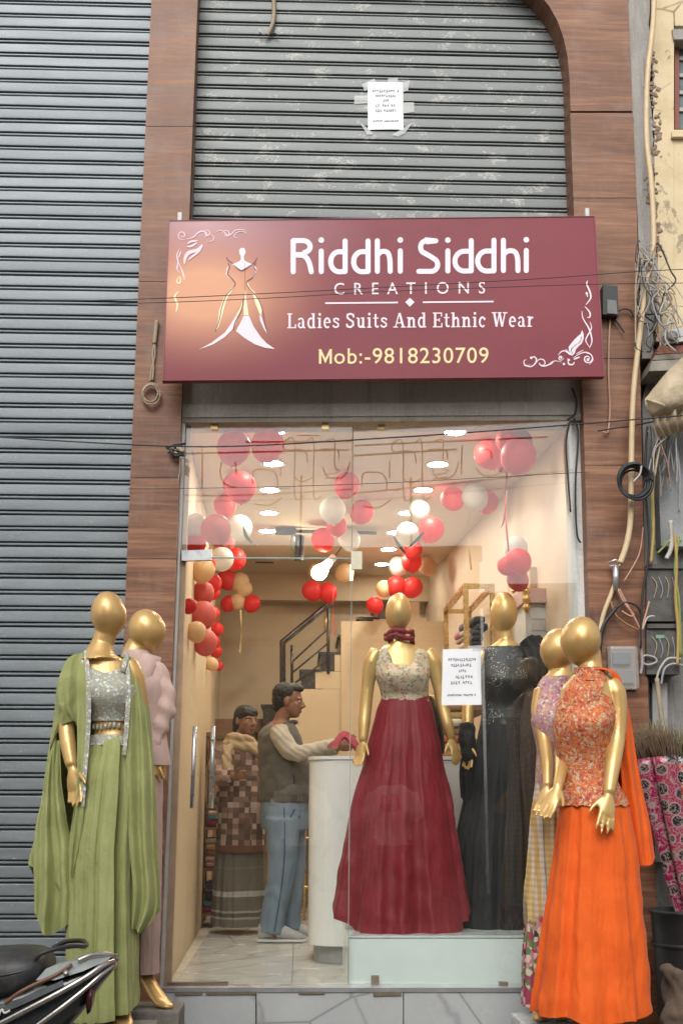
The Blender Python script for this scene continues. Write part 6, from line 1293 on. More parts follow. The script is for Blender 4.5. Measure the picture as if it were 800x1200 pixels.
# ================================================================== cables
CB = {'black': basic('black_cable', (.018, .018, .02), .5), 'beige': basic('beige_conduit', (.62, .47, .28), .5), 'grey': basic('grey_cable', (.3, .3, .31), .5), 'white': basic('white_cable', (.42, .40, .36), .5), 'brown': basic('brown_cable', (.33, .17, .09), .5), 'yellow': basic('yellow_cable', (.40, .27, .08), .5), 'green': basic('green_yellow_cable', (.22, .27, .07), .6), 'pink': basic('copper_pink_cable', (.5, .28, .2), .5), 'olive': basic('dusty_rope', (.36, .29, .2), .85)}
def cable(pts, y, r, c, label, name='cable', cat='cable', dy=None, group=None):
    P_ = [PY(a, b, y if dy is None else y+dy[i]) for i, (a, b) in enumerate(pts)]
    return MB().tube(smooth_path(P_, 6), r, 8).build(name, CB[c], None, label=label, cat=cat, group=group)
# overhead wires that cross in front of the sign, and one imitated reflection
for i, (pts, r, y, lab) in enumerate((([(-60, 352), (60, 353), (190, 349.5), (330, 343), (480, 335), (640, 326), (750, 318), (860, 313)], .0021, -.75, 'upper of two thin wires sagging across the maroon signboard'),
        ([(-60, 355), (60, 356.5), (190, 354.5), (330, 348.5), (440, 342), (560, 337.5), (700, 333), (860, 331)], .0019, -.7, 'lower of two thin wires sagging across the maroon signboard'),
        ([(-60, 508), (60, 516), (205, 523), (300, 522), (440, 514), (560, 506), (690, 496), (860, 482)], .0036, -.5, 'dark wire crossing in front of the glass top'),
        ([(150, 573), (300, 571), (450, 566), (600, 558), (690, 553)], .0016, -.14, 'very thin strand standing in for a reflection across the glass'))):  # last strand is added to imitate a line mirrored in the glass
    cable(pts, y, r, 'black', lab, 'wire_or_reflection', 'wire')
cable([(766, -60), (765, 20), (758, 90), (757, 160), (763, 220), (765, 290), (757, 330), (748, 400), (741, 470), (739, 560), (738, 610), (733, 640), (726, 660)], YN-.13, .0155, 'beige', 'thick beige conduit winding down the right pillar edge', 'conduit', 'conduit')
cable([(721, 682), (714, 700), (706, 722), (702, 745)], YF-.03, .012, 'beige', 'short beige conduit below the silver clamp on the pillar', 'conduit', 'conduit')
cable([(703, 742), (701, 765), (704, 790)], YF-.03, .010, 'black', 'black cable tail continuing the short beige conduit')
cable([(714.5, 370), (713, 400), (712.5, 440), (714, 475), (713, 498), (711, 507), (706, 506)], YF-.02, .005, 'pink', 'thin pinkish cable hanging from the black adapter')
cable([(666, 498), (663, 520), (665, 560), (668, 600)], -.07, .005, 'black', 'thin dark cable hanging at the right edge of the glass')
cable([(672, 490), (677, 510), (674, 560), (674, 600), (676, 628), (680, 636)], -.07, .0055, 'black', 'dark cable drooping along the white jamb')
cable([(670, 455), (675, 470), (673, 485), (664, 492)], -.1, .006, 'black', 'kinked black cable at the right end of the lintel')
rnd = random.Random(12)
cols = ['grey', 'white', 'black', 'grey', 'olive', 'white', 'black', 'brown', 'olive', 'grey']
WL = {}
def wl(c, where):
    WL[c, where] = WL.get((c, where), 0)+1; return '%s wire, %s of its colour, in the %s' % (c, ['first', 'second', 'third', 'fourth', 'fifth', 'sixth', 'seventh', 'eighth', 'ninth', 'tenth', 'eleventh', 'twelfth', 'thirteenth'][WL[c, where]-1], where)
NMC = {'grey': 'grey', 'white': 'white', 'black': 'black', 'olive': 'dusty', 'brown': 'brown'}
TA = sorted([(rnd.uniform(746, 772), k) for k in range(34)])
for x, k in TA:                                        # the snarl of wires over the ledge
    y = rnd.uniform(280, 335); pts = [(x, y)]
    for j in range(6): x += rnd.uniform(-14, 17); y += rnd.uniform(-4, 34); pts.append((max(744, min(806, x)), min(y, 412)))
    cable(pts, YN-.1-rnd.uniform(0, .1), rnd.choice((.0022, .003, .0045)), cols[k % 10], wl(NMC[cols[k % 10]], 'tangle above the ledge counted from the pillar'), group='tangled wires above the ledge')
TB_ = sorted([(rnd.uniform(758, 800), k) for k in range(18)])
for x, k in TB_:                                        # the bunch under the tarpaulin
    y = rnd.uniform(488, 505); pts = [(x, y)]; tx = rnd.uniform(745, 800)
    for j in range(3): x = lerp(x, tx, .35)+rnd.uniform(-4, 4); y += rnd.uniform(12, 34); pts.append((x, y))
    c = cols[(k*3) % 10]; cable(pts, YN-.06-rnd.uniform(0, .12), rnd.choice((.003, .004)), c, wl(NMC[c], 'bunch under the tarpaulin counted from the pillar'), group='wires under the tarpaulin')
for i, (pts, r, c, lab) in enumerate((([(776, 515), (768, 545), (764, 575), (765, 620), (762, 660)], .009, 'yellow', 'yellow cable dropping below the tarpaulin'),
        ([(764, 560), (763, 600), (766, 640)], .007, 'green', 'green and yellow earth wire beside the dark gap'),
        ([(758, 500), (755, 560), (760, 640), (752, 700), (750, 760)], .006, 'black', 'black cable falling down the dark gap'),
        ([(790, 625), (792, 660), (791, 700), (794, 740), (793, 780)], .009, 'yellow', 'thick yellow cable bundle over the dark meter boxes'),
        ([(795, 630), (790, 668), (795, 705), (797, 770)], .007, 'green', 'green cable twisted with the yellow bundle'),
        ([(770, 648), (778, 640), (786, 632), (798, 634)], .006, 'green', 'bright green wire looping out above the meter boxes'),
        ([(785, 610), (786, 640), (780, 655)], .012, 'white', 'white rag of cable ends above the meter boxes'),
        ([(723, 690), (730, 705), (740, 718), (742, 720), (738, 722), (728, 716)], .005, 'pink', 'copper coloured loop of wire below the clamp'),
        ([(725, 690), (735, 710), (745, 728), (751, 740)], .005, 'pink', 'copper wire slanting to the cable tie'),
        ([(715, 705), (722, 722), (735, 732), (748, 738)], .005, 'brown', 'brown wire slanting to the cable tie'),
        ([(760, 705), (756, 720), (751, 738)], .005, 'pink', 'short copper wire meeting the cable tie from above'),
        ([(766, 722), (758, 724), (752, 738)], .005, 'white', 'short white wire meeting the cable tie'),
        ([(751, 738), (750, 755), (752, 775), (750, 790)], .008, 'grey', 'grey wire bundle below the cable tie'),
        ([(750, 771), (757, 768), (767, 771), (768, 776), (758, 779), (750, 775)], .005, 'white', 'small white ring of wire at the cable tie'),
        ([(722, 712), (732, 706), (745, 710), (752, 722)], .006, 'black', 'black cable arched over the copper wires'),
        ([(704, 790), (702, 770), (706, 735), (722, 712)], .010, 'black', 'thick black cable rising beside the meter'),
        ([(768, 800), (772, 785), (782, 772), (797, 772)], .006, 'white', 'white cable arched over the pale panel'),
        ([(774, 802), (778, 784), (788, 778), (800, 780)], .006, 'grey', 'grey cable arched over the pale panel'),
        ([(769, 795), (773, 830), (776, 860), (770, 890)], .012, 'olive', 'dusty rope hanging on the pale panel'),
        ([(775, 555), (790, 520), (796, 560), (795, 600)], .006, 'grey', 'grey cable bowed over the grey pier'),
        ([(753, 618), (748, 650), (730, 682)], .004, 'pink', 'thin copper wire running to the silver clamp'),
        ([(700, 505), (725, 501), (745, 498), (775, 492)], .004, 'black', 'thin black wire over the pillar to the tarpaulin'))):
    cable(pts, YF-.05 if pts[0][0] < 755 else YN-.09, r, c, lab)
# coil of black cable
cc = PY(741, 566, YN-.17); co_ = empty('cable_coil', cc, label='coil of black cable hung on the right pillar', cat='cable coil')
for k in range(7):
    r = 16*SCL(741, 566, YF)*(1+.05*k-.08); ox, oz = rnd.uniform(-.006, .006), rnd.uniform(-.006, .006)
    MB().tube([cc+Vector((ox+r*math.cos(q*math.pi/18), -.008*k+.004*math.sin(q*.7), oz+r*1.08*math.sin(q*math.pi/18))) for q in range(37)], .0065, 8).build('loop', CB['black'], co_)
MB().tube(smooth_path([PY(751, 546, YN-.23), PY(749, 556, YN-.23), PY(741, 565, YN-.23)], 4), .005, 6).build('tie', CB['white'], co_)
# adapter, clamp and clear meter box on the pillar
ad = empty('power_adapter', PY(715, 371, YF-.03), label='small black adapter box fixed beside the signboard', cat='adapter')
MB().prism([PY(706, 368, YF-.07), PY(724, 370, YF-.07), PY(723, 335, YF-.07), PY(706, 334, YF-.07)], (0, .068, 0)).build('case', BLACK, ad)
MB().prism([PY(711, 367, YF-.078), PY(723, 368, YF-.078), PY(721.5, 352, YF-.078), PY(711, 351, YF-.078)], (0, .007, 0)).build('label_plate', basic('adapter_grey', (.16, .16, .16), .4), ad)
for q in ([(716, 370), (722, 377), (727, 384), (731, 390)], [(722, 366), (730, 362), (738, 364), (742, 372)]):
    MB().tube(smooth_path([PY(a, b, YF-.03) for a, b in q], 4), .0045, 6).build('lead', CB['black'], ad)
cl_ = empty('pipe_clamp', PY(721, 690, YF-.03), label='silver clamp wrapped round the cut end of the conduit', cat='clamp')
MB().tube([PY(721, 662, YF-.05), PY(721, 692, YF-.04)], .016, 10).build('sleeve', ALU, cl_)
MB().tube([PY(712, 660, YF-.05), PY(720, 656, YF-.06), PY(729, 659, YF-.05), PY(724, 664, YF-.05), PY(714, 663, YF-.05)], .006, 6).build('wire_wrap', ALU, cl_)
def m_clear():
    n = NT('dusty_clear_plastic'); n.set(Base_Color=(.55, .53, .5), Roughness=.3, Alpha=.32, Coat_Weight=.5); return n.m
mt_ = empty('electricity_meter', PY(731, 810, YF-.03), label='electricity meter in a dusty clear plastic case on the pillar', cat='meter')
a, b = PY(712, 757, YF-.05), PY(748, 808, YF-.05); cx, cz = (a.x+b.x)/2, (a.z+b.z)/2; w, h = b.x-a.x, a.z-b.z
MB().box((cx, YF-.012, cz), (w*.98, .02, h*.98), bev=.006).build('back_plate', basic('meter_back', (.28, .25, .22), .6), mt_)
MB().box((cx, YF-.05, cz), (w, .06, h), bev=.018).build('clear_cover', m_clear(), mt_)
MB().box((cx-.005, YF-.034, cz+h*.22), (w*.62, .022, h*.28), bev=.003).build('register', basic('meter_blue_grey', (.13, .17, .22), .3), mt_)
MB().box((cx+.01, YF-.03, cz-h*.2), (w*.6, .016, h*.3), bev=.003).build('terminal_block', GREYP, mt_)
# dark junction boxes on the neighbour wall
for (x0_, y0_, x1_, y1_, lab) in ((757, 662, 800, 728, 'upper grimy black junction box on the sooty wall'), (757, 732, 796, 790, 'lower grimy black junction box on the sooty wall')):
    bx = empty('junction_box', PY((x0_+x1_)/2, y1_, YN-.02), label=lab, cat='junction box')
    GR = basic('grimy_iron%d' % y0_, (.095, .09, .083), .65, .2, .5, 18, .4)
    MB().prism([PY(x0_, y1_, YN-.05), PY(x1_, y1_, YN-.05), PY(x1_, y0_, YN-.05), PY(x0_, y0_, YN-.05)], (0, .14, 0)).build('case', GR, bx)
    MB().prism([PY(x0_+1, y0_+4, YN-.065), PY(x1_, y0_+4, YN-.065), PY(x1_, y0_-1, YN-.065), PY(x0_+1, y0_-1, YN-.065)], (0, .014, 0)).build('lid_edge', GR, bx)
    for k in range(4): MB().tube(smooth_path([PY(x0_+6+8*k, y0_+14, YN-.052), PY(x0_+12+7*k, y0_+24+5*(k % 2), YN-.06), PY(x0_+8+8*k, y0_+40, YN-.052)], 4), .0028, 6).build('terminal_wire', CB['grey' if k % 2 else 'olive'], bx)
MB().prism([PY(768, 748, YN-.056), PY(778, 748, YN-.056), PY(778, 744, YN-.056), PY(768, 744, YN-.056)], (0, .003, 0)).build('sticker', basic('blue_yellow_sticker', (.2, .35, .25), .5), bx)
sw = empty('switch_box', PY(792, 400, YN-.1), label='white switch box with a round dial above the ledge', cat='switch box')
MB().prism([PY(782, 402, YN-.14), PY(830, 396, YN-.14), PY(830, 380, YN-.14), PY(782, 386, YN-.14)], (0, .14, 0)).build('case', WHITEP, sw)
MB().lathe([(.0, 0), (.028, 0), (.028, .012), (.0, .014)], PY(787, 394, YN-.15), 16, (0, -1, 0)).build('dial', GREYP, sw)
# ================================================================== brooms, drum and sack
def m_print(name, c1, c2):
    n = NT(name); p = n.pos(rot=(0, R(-12), 0)); v = n.n('ShaderNodeTexVoronoi'); n.l(p, v.inputs[0]); v.inputs['Scale'].default_value = 13; v.inputs['Randomness'].default_value = .45
    ring = n.ramp(v.outputs['Distance'], [(0, (.02, .015, .02)), (.32, (.03, .02, .03)), (.37, (.36, .28, .25)), (.44, c1), (.7, c1), (.78, c2)])
    sw_ = n.ramp(n.noise(p, 16, 3, .6, 2.5), [(.47, 0), (.5, 1), (.52, 1), (.55, 0)]); n.set(Base_Color=n.mix(n.math('MULTIPLY', sw_, .8), ring, c2), Roughness=.22); n.bump(n.noise(p, 40, 3), .4, .01); return n.m
PR = [m_print('magenta_printed_film', (.26, .012, .07), (.38, .28, .25)), m_print('rose_printed_film', (.30, .02, .07), (.33, .25, .22)), m_print('red_printed_film', (.42, .03, .03), (.55, .5, .45))]
BRI = basic('dry_broom_grass', (.13, .085, .05), .9, 0, .45, 30, .3); BRG = basic('greenish_broom_grass', (.16, .14, .07), .9, 0, .4, 30, .3)
def broom(label, top, bot, r0, y, pm, bm2, seed):
    rnd = random.Random(seed); A = PY(*top, y); B = PY(*bot, y); t = empty('broom', B, label=label, cat='broom', group='grass brooms wrapped in printed film')
    ax = (A-B).normalized(); L_ = (A-B).length; mb = MB(); sd = Vector((0, 1, 0)); w = ax.cross(sd).normalized(); rings = []
    for i in range(20):
        k = i/19; c = B+ax*(L_*k); r = lerp(.02, r0, k**.75); rings.append([c+w*(r*math.cos(q*math.pi/10)*(1+.10*noise.noise(Vector((q*.8, k*9, seed)))))+sd*(r*.62*math.sin(q*math.pi/10)) for q in range(20)])
    mb.loft(rings); mb.build('printed_wrap', pm, t)
    br = MB()
    for k in range(85):
        a = rnd.uniform(0, 6.28); q = rnd.random()**.5; c = A-ax*.03+w*(r0*.9*q*math.cos(a))+sd*(r0*.55*q*math.sin(a)); d = (ax+w*(rnd.uniform(-.13, .13)+.15*q*math.cos(a))+sd*rnd.uniform(-.12, .12)).normalized(); l = rnd.uniform(.09, .19)
        br.tube([c, c+d*l*.6, c+d*l+Vector((rnd.uniform(-.02, .02), 0, -.01))], [.0045, .003, .0012], 4)
    br.build('bristles', bm2, t, kind='stuff')
    MB().tube([B, B-ax*.25], [.018, .015], 8).build('handle', basic('broom_stick%d' % seed, (.2, .14, .07), .7), t)
broom('broom in magenta printed wrap leaning nearest the orange gown', (757, 888), (797, 1075), .062, -.36, PR[0], BRI, 1)
broom('broom in rose printed wrap leaning second from the orange gown', (778, 886), (806, 1060), .062, -.42, PR[1], BRI, 2)
broom('broom in red printed wrap leaning at the picture edge', (800, 886), (820, 1060), .058, -.40, PR[2], BRG, 3)
broom('broom in dark magenta wrap tucked behind the other brooms', (768, 878), (800, 1060), .055, -.28, PR[0], BRG, 4)
dm = empty('plastic_drum', PY(800, 1180, -.5), label='black plastic drum below the brooms', cat='drum'); c = PY(812, 1190, -.45); zt3 = PY(800, 1066, -.45).z
MB().lathe([(.13, .15), (.15, .18), (.165, zt3-.12), (.168, zt3-.02), (.178, zt3-.012), (.178, zt3), (.16, zt3), (.155, zt3-.04), (.0, zt3-.06)], (c.x, -.45, 0), 28).build('shell', BLACK, dm)
MB().lathe([(.170, 0), (.176, .008), (.170, .018)], (c.x, -.45, zt3-.16), 28, cap=False).build('hoop', BLACK, dm)
g = Fig(-.62, 1150, 790)
mb = MB(); mb.loft([g.ring(*r) for r in [(806, 1236, 24, .10), (803, 1200, 26, .12), (802, 1165, 24, .11), (800, 1146, 20, .09), (800, 1136, 22, .09)]])
me = remesh(mb, .010, 1, foldn(.03, 10)); me.materials.append(cloth('brown_sacking', (.12, .085, .06), .3)); link('sack', me, None, label='slumped brown sack in front of the black drum', cat='sack')
# ================================================================== cords on the left pillar and shutter
rp = empty('hanging_cord', PY(182, 378, YF-.02), label='looped pale cord hanging on the left pillar', cat='cord')
MB().tube(smooth_path([PY(183, 376, YF-.02), PY(181, 395, YF-.02), PY(180, 415, YF-.02), PY(178, 435, YF-.025), PY(179, 446, YF-.03)], 5), [.011, .012]+[.008]*40, 8).v and None
for k, (x, y, r) in enumerate(((177, 460, 10), (177.5, 462, 11), (176.5, 461, 9))):
    c = PY(x, y, YF-.03-.006*k); rr_ = r*SCL(x, y, YF); MB().tube([c+Vector((rr_*.95*math.cos(q*math.pi/12), .004*math.sin(q), rr_*1.15*math.sin(q*math.pi/12))) for q in range(25)], .0045, 6).build('loop', CB['olive'], rp)
for pts, r in (([(184, 376), (182.5, 390), (181, 403)], .012), ([(181, 403), (179, 415), (180, 430), (179, 446)], .006), ([(182, 403), (181.5, 418), (178, 432), (176, 447)], .005)):
    MB().tube(smooth_path([PY(a, b, YF-.02) for a, b in pts], 5), r, 8).build('strand', CB['olive'], rp)
kn = empty('wire_knot', PY(208, 527, -.13), label='knot of dark wires at the upper left corner of the glass', cat='wire')
rnd = random.Random(2)
for k in range(9):
    x, y = rnd.uniform(198, 212), rnd.uniform(520, 534); MB().tube(smooth_path([PY(x+rnd.uniform(-8, 8), y+rnd.uniform(-4, 4), -.14-rnd.uniform(0, .04)) for _ in range(5)], 5), rnd.choice((.004, .006)), 6).build('strand', CB['black' if k % 3 else 'olive'], kn)
cable([(319, -30), (321, 5), (320, 25), (316, 36), (313, 41)], .02, .012, 'olive', 'frayed rope end hanging over the upper shutter', 'rope', 'rope')
cable([(304, 38), (308, 41), (313, 41), (321, 39), (326, 42)], .02, .004, 'black', 'thin dark wire tied to the rope end on the upper shutter')
# ================================================================== houses across the street (seen in the glass)
def house(label, x0, x1, y, H, cw, seed, sh):
    rnd = random.Random(seed); t = empty('street_house', ((x0+x1)/2, y, 0), label=label, cat='house', group='houses across the street')
    W_ = x1-x0; wm = m_concrete('house_wash%d' % seed, cw, tuple(c*.4 for c in cw), .35, 1.5); dk = basic('dark_room%d' % seed, (.03, .03, .032), .5); fr = basic('house_frame%d' % seed, (.2, .16, .12), .6)
    # ground-floor shop opening with closed shutter and signboard, two upper floors with windows
    MB().box(((x0+x1)/2, y-.5, H/2), (W_, .9, H)).build('wall', wm, t)
    MB().box(((x0+x1)/2, y+.0, 1.45), (W_*.82, .16, 2.7)).build('shop_front', dk, t)
    s_ = MB().box(((x0+x1)/2-W_*.2, y+.10, 1.35), (W_*.36, .03, 2.5)).build('shutter', sh, t)
    for k in range(24): MB().box(((x0+x1)/2-W_*.2, y+.118, .2+k*.1), (W_*.36, .012, .03)).build('shutter_rib', fr, s_)
    MB().box(((x0+x1)/2, y+.14, 3.15), (W_*.86, .12, .6), bev=.01).build('signboard', basic('faded_sign%d' % seed, (.35, .32, .28) if seed % 2 else (.5, .48, .42), .5), t)
    MB().box(((x0+x1)/2, y+.12, 3.62), (W_, .5, .12), bev=.01).build('balcony_slab', wm, t)
    for k in range(3):
        x = lerp(x0, x1, (k+.5)/3); w = MB().box((x, y-.03, 4.08), (W_*.2, .10, .62), bev=.01).build('window', fr, t); MB().box((x, y+.026, 4.08), (W_*.16, .02, .52)).build('pane', basic('window_dark%d_%d' % (seed, k), (.05, .055, .06), .15), w)
    for k in range(12): x = lerp(x0+.1, x1-.1, k/11); MB().tube([(x, y+.33, 3.68), (x, y+.33, 4.05)], .012, 6).build('baluster', fr, t)
    MB().tube([(x0+.05, y+.33, 4.06), (x1-.05, y+.33, 4.06)], .02, 6).build('balcony_rail', fr, t)
    MB().box(((x0+x1)/2, y-.02, H-.1), (W_+.1, .3, .2), bev=.02).build('parapet', wm, t)
house('cream house with shuttered shop across the street, out of view, raised to cut skylight', -8.0, -2.1, -11.2, 9.5, (.36, .30, .22), 1, SHL)  # out-of-view house made tall to darken the lower shutter
house('pale grey house across the street, directly behind the photographer', -2.0, 1.0, -11.5, 4.95, (.30, .28, .25), 2, SHU)
house('low grey house across the street between taller ones', 1.05, 6.4, -11.5, 4.25, (.27, .26, .25), 4, SHU)
house('tan house across the street, out of view to the right, raised to cut skylight', 6.5, 11.0, -11.1, 8.5, (.34, .27, .19), 3, SHL)
# rooftop letters across the street, mirrored faintly in the upper glass
rs = empty('rooftop_sign', (1.2, -11.6, 4.9), label='rooftop sign of thin outlined letters across the street, mirrored in the glass', cat='sign')
SGN = basic('sign_letter_metal', (.66, .6, .55), .6)
TRN = lambda q: MIR(q[0], q[1], -11.6, NP, P0) if q[0] > 411 else MIR(q[0], q[1], -11.6)
for k_, pts in enumerate(([(237, 524), (237, 571)], [(260, 541), (258, 555), (264, 567), (277, 571)], [(276, 541), (277, 556)], [(296, 567), (297, 552), (308, 550), (320, 552), (325, 561), (325, 571)], [(297, 590), (315, 592), (330, 583)], [(333, 517), (345, 517), (345, 581), (356, 581)], [(360, 517), (367.5, 517), (367.5, 581), (377, 581)],
        [(383, 516), (392, 516), (392, 546), (399, 552)], [(380, 556), (396, 554)], [(380, 561), (396, 559)], [(459, 518), (459, 529), (482, 529), (486, 543)], [(455, 540), (455, 560)], [(455, 574), (467, 574)], [(470, 560), (480, 566), (493, 560)], [(500, 527), (520, 527), (523, 538)], [(504, 548), (510, 559), (522, 561), (531, 555), (536, 541)],
        [(540, 522), (539, 555)], [(473, 512), (500, 511)], [(556, 548), (565, 557), (580, 556), (587, 548)], [(560, 528), (572, 527), (575, 538)])):
    P_ = [TRN(q) for q in pts]; MB().tube(smooth_path(P_, 4) if len(P_) > 2 else P_, .011, 6).build('letter_stroke', SGN, rs)
MB().tube([TRN((190, 532)), TRN((408, 527))], .016, 6).build('sign_beam', SGN, rs); MB().tube([TRN((414, 522)), TRN((640, 512))], .016, 6).build('sign_beam', SGN, rs)
for x in (-2.5, 0, 2.5, 5): MB().box((x, -11.75, 4.9), (.03, .03, 2.4)).build('sign_post', SGN, rs)
# ================================================================== parked scooter, tail towards the shop door
YK = -1.75
g = Fig(YK, 1130, 60)
bk = empty('scooter', (g.Q(20, 1250).x, YK, 0), label='dark grey motor scooter parked at the lower left with chrome trimmed tail', cat='scooter')
def m_paint():
    n = NT('dark_metallic_paint'); f = n.noise(n.pos(), 700, 2); d = n.ramp(n.noise(n.pos(), 9, 7, .7), [(.5, 0), (.75, 1)])
    n.set(Base_Color=n.mix(n.math('MULTIPLY', d, .25), n.ramp(f, [(.4, (.030, .033, .036)), (.6, (.060, .066, .070))]), (.2, .18, .16)), Metallic=.5, Roughness=n.ramp(d, [(0, .22), (1, .45)])); n.p.inputs['Coat Weight'].default_value = .6; return n.m
PAINT = m_paint(); SILV = basic('silver_paint', (.17, .185, .19), .3, .4, .1, 12, .0); CHR = basic('worn_chrome', (.42, .40, .37), .3, .9, .2, 30, .0)
def m_vinyl():
    n = NT('black_seat_vinyl'); f = n.voro(n.pos(), 260); d = n.ramp(n.noise(n.pos(), 14, 6, .7), [(.45, 0), (.7, 1)]); n.set(Base_Color=n.mix(n.math('MULTIPLY', d, .3), (.022, .022, .024), (.16, .15, .14)), Roughness=.42); n.bump(f, .25, .002); return n.m
VIN = m_vinyl()
def hull(secs, mat, name, parent, pw=2.6, n=24, disp=None):
    """body shell along x: (x, top y, bottom y, half width, dy)"""
    tab = [(i, *s_) for i, s_ in enumerate(secs)]; rings = []
    for q in range((len(secs)-1)*5+1):
        x, yt, yb, hw, dy = interp_s(tab, q/5); T, B = g.Q(x, yt), g.Q(x, yb); c = (T+B)/2; h = (T.z-B.z)/2; ring = []
        for k in range(n):
            a = 2*math.pi*k/n; ca, sa = math.cos(a), math.sin(a); ring.append(Vector((c.x, YK+dy+hw*math.copysign(abs(ca)**(2/pw), ca), c.z+h*math.copysign(abs(sa)**(2/pw), sa))))
        rings.append(ring)
    mb = MB(); mb.loft(rings); return mb.build(name, mat, parent)
seat = hull([(-190, 1150, 1185, .10, 0), (-150, 1128, 1180, .14, 0), (-90, 1118, 1172, .16, 0), (-30, 1111, 1178, .175, 0), (20, 1108, 1172, .172, 0), (44, 1109, 1164, .16, 0), (55, 1114, 1152, .135, 0), (60, 1124, 1138, .10, 0)], VIN, 'seat', bk)
MB().tube(smooth_path([g.Q(-90, 1146, -.165), g.Q(-30, 1141, -.172), g.Q(25, 1134, -.165), g.Q(48, 1128, -.145), g.Q(57, 1124, -.11)], 5), .006, 6).build('seat_piping', BLACK, seat)
tail = hull([(-200, 1180, 1330, .12, 0), (-120, 1172, 1320, .16, 0), (-40, 1158, 1290, .175, 0), (20, 1146, 1255, .17, 0), (60, 1134, 1225, .155, 0), (95, 1126, 1190, .13, 0), (122, 1121, 1152, .10, 0), (133, 1121, 1138, .075, 0), (137, 1125, 1132, .05, 0)], PAINT, 'tail_body', bk, 3.0)
MB().loft([[g.Q(a, b, d) for a, b, d in r] for r in (((52, 1142, -.145), (62, 1130, -.12), (70, 1128, 0)), ((75, 1141, -.158), (85, 1125, -.11), (92, 1122, 0)), ((105, 1132, -.138), (112, 1119.5, -.09), (118, 1118, 0)), ((131, 1121.5, -.095), (133, 1119.2, -.07), (134, 1118.5, 0)))], False, False).build('silver_top_panel', basic('pale_silver', (.40, .43, .42), .3, .3, .1, 10, 0), tail)
def trim(pts, r, mat, nm, par): return MB().tube(smooth_path([g.Q(*p) for p in pts], 6), r, 8, flat=((0, 0, 1), .6)).build(nm, mat, par)
trim([(-60, 1222, -.182), (0, 1196, -.183), (40, 1176, -.18), (80, 1155, -.165), (110, 1138, -.138), (128, 1126, -.105), (137, 1124, -.055)], .010, CHR, 'chrome_trim', tail)
trim([(-10, 1236, -.182), (40, 1203, -.18), (80, 1174, -.165), (108, 1152, -.135), (126, 1136, -.105), (136, 1128, -.06)], .009, CHR, 'chrome_trim', tail)
trim([(98, 1122, -.108), (112, 1116.5, -.09), (128, 1116.5, -.06), (136, 1121, -.02), (136, 1122, .03)], .011, CHR, 'chrome_trim', tail)
trim([(20, 1166, -.178), (35, 1155, -.175), (52, 1146, -.165), (75, 1136, -.15), (92, 1125, -.125)], .007, basic('orange_brown_strip', (.16, .075, .04), .4), 'accent_strip', tail)
MB().loft([[g.Q(a, b, d) for a, b, d in r] for r in (((-20, 1190, -.1795), (-18, 1176, -.1795)), ((35, 1170, -.1785), (36, 1161, -.1765)), ((85, 1147, -.163), (84, 1141, -.159)))], False, False).build('grey_side_stripe', SILV, tail)
ink_ = MB()
for pts in ([(-4, 1182), (3, 1180), (6, 1176), (9, 1181), (15, 1178)], [(14, 1178), (17, 1173), (20, 1177), (26, 1174)], [(8, 1177), (14, 1174)]):
    P_ = smooth_path([g.Q(a, b, -.184) for a, b in pts], 4); ink_.tube(P_, .004, 6)
ink_.build('side_script', WHITEP, tail)
lens = MB(); lens.loft([[g.Q(x, y+(h*math.sin(k*math.pi/8)), d)+Vector((0, .045*math.cos(k*math.pi/8), 0)) for k in range(16)] for x, y, h, d in ((108, 1168, 16, -.085), (112, 1165, 15, -.10), (115, 1160, 10, -.105))])
lens.build('tail_lamp', basic('dark_red_lens', (.06, .012, .012), .2), bk)
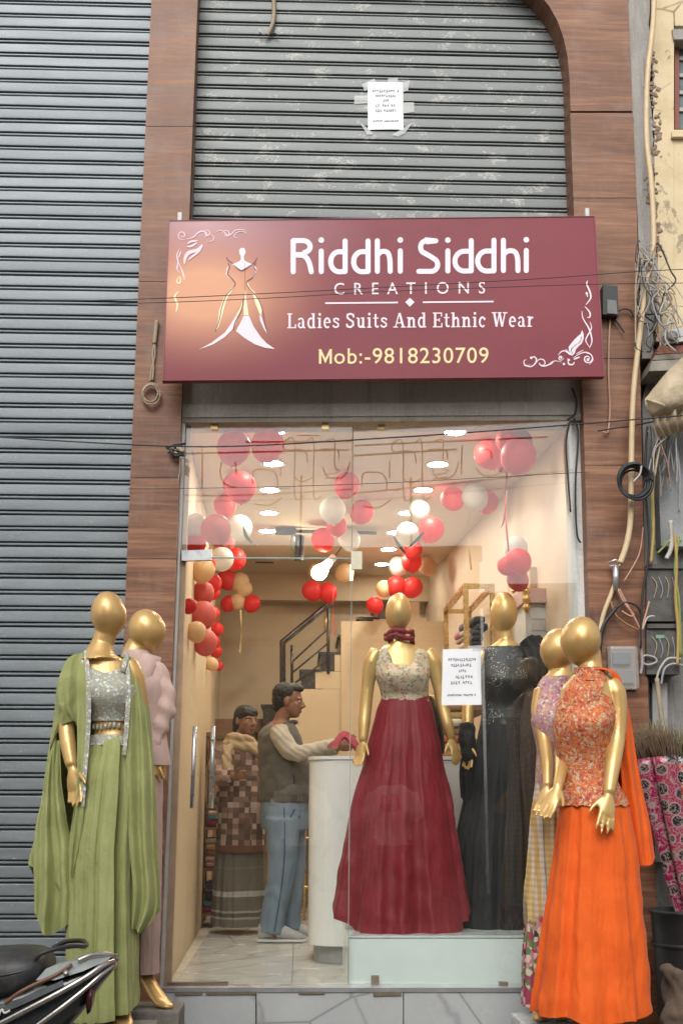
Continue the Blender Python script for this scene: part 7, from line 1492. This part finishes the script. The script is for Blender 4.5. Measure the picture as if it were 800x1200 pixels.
gh = MB(); gh.tube(smooth_path([g.Q(52, 1118, -.13), g.Q(58, 1112, -.13), g.Q(76, 1107, -.11), g.Q(92, 1105.5, -.08), g.Q(100, 1108, -.03), g.Q(100, 1108, .03), g.Q(92, 1105.5, .08), g.Q(70, 1108, .12), g.Q(54, 1116, .13)], 6), .0085, 10, flat=((0, 0, 1), .9)); gh.build('grab_rail', BLACK, bk)
ky = MB(); ky.lathe([(.0, .006), (.008, .006), (.010, 0), (.010, -.01)], g.Q(87, 1133, -.155), 12, (0, -1, .2)).build('seat_lock', CHR, tail)
def wheel(px, zc, R_):
    c = Vector((g.Q(px, 1300).x, YK, zc)); w = MB().lathe([(R_-.09, -.035), (R_-.03, -.05), (R_-.005, -.03), (R_, 0), (R_-.005, .03), (R_-.03, .05), (R_-.09, .035)], c, 36, (0, 1, 0), cap=False).build('wheel', basic('tyre_rubber%d' % px, (.02, .02, .02), .85), bk)
    MB().lathe([(.02, -.05), (.06, -.045), (R_-.10, -.02), (R_-.085, -.035), (R_-.085, .035), (R_-.10, .02), (.06, .045), (.02, .05)], c, 30, (0, 1, 0)).build('rim', SILV, w)
wheel(70, .255, .255); wheel(-345, .255, .255)
hull([(0, 1270, 1345, .09, 0), (50, 1262, 1320, .09, 0), (85, 1255, 1300, .08, 0), (115, 1250, 1290, .06, 0)], BLACK, 'rear_mudguard', bk)
hull([(-330, 1340, 1385, .13, 0), (-260, 1345, 1390, .16, 0), (-190, 1330, 1385, .16, 0), (-120, 1310, 1370, .15, 0)], PAINT, 'footboard', bk)
hull([(-352, 1070, 1340, .16, 0), (-335, 1050, 1350, .19, 0), (-318, 1060, 1350, .17, 0)], PAINT, 'leg_shield', bk)
MB().tube([(g.Q(-345, 1300).x, YK, .255), (g.Q(-322, 1040).x, YK, 1.0)], .03, 10).build('steering_column', BLACK, bk)
MB().tube(smooth_path([(g.Q(-300, 1020).x, YK-.33, 1.02), (g.Q(-318, 1020).x, YK-.15, 1.05), (g.Q(-322, 1020).x, YK+.15, 1.05), (g.Q(-300, 1020).x, YK+.33, 1.02)], 5), .016, 8).build('handlebar', BLACK, bk)
MB().tube([(g.Q(10, 1300).x, YK+.1, .2), (g.Q(10, 1300).x+.03, YK+.22, .01)], .012, 8).build('stand', BLACK, bk)
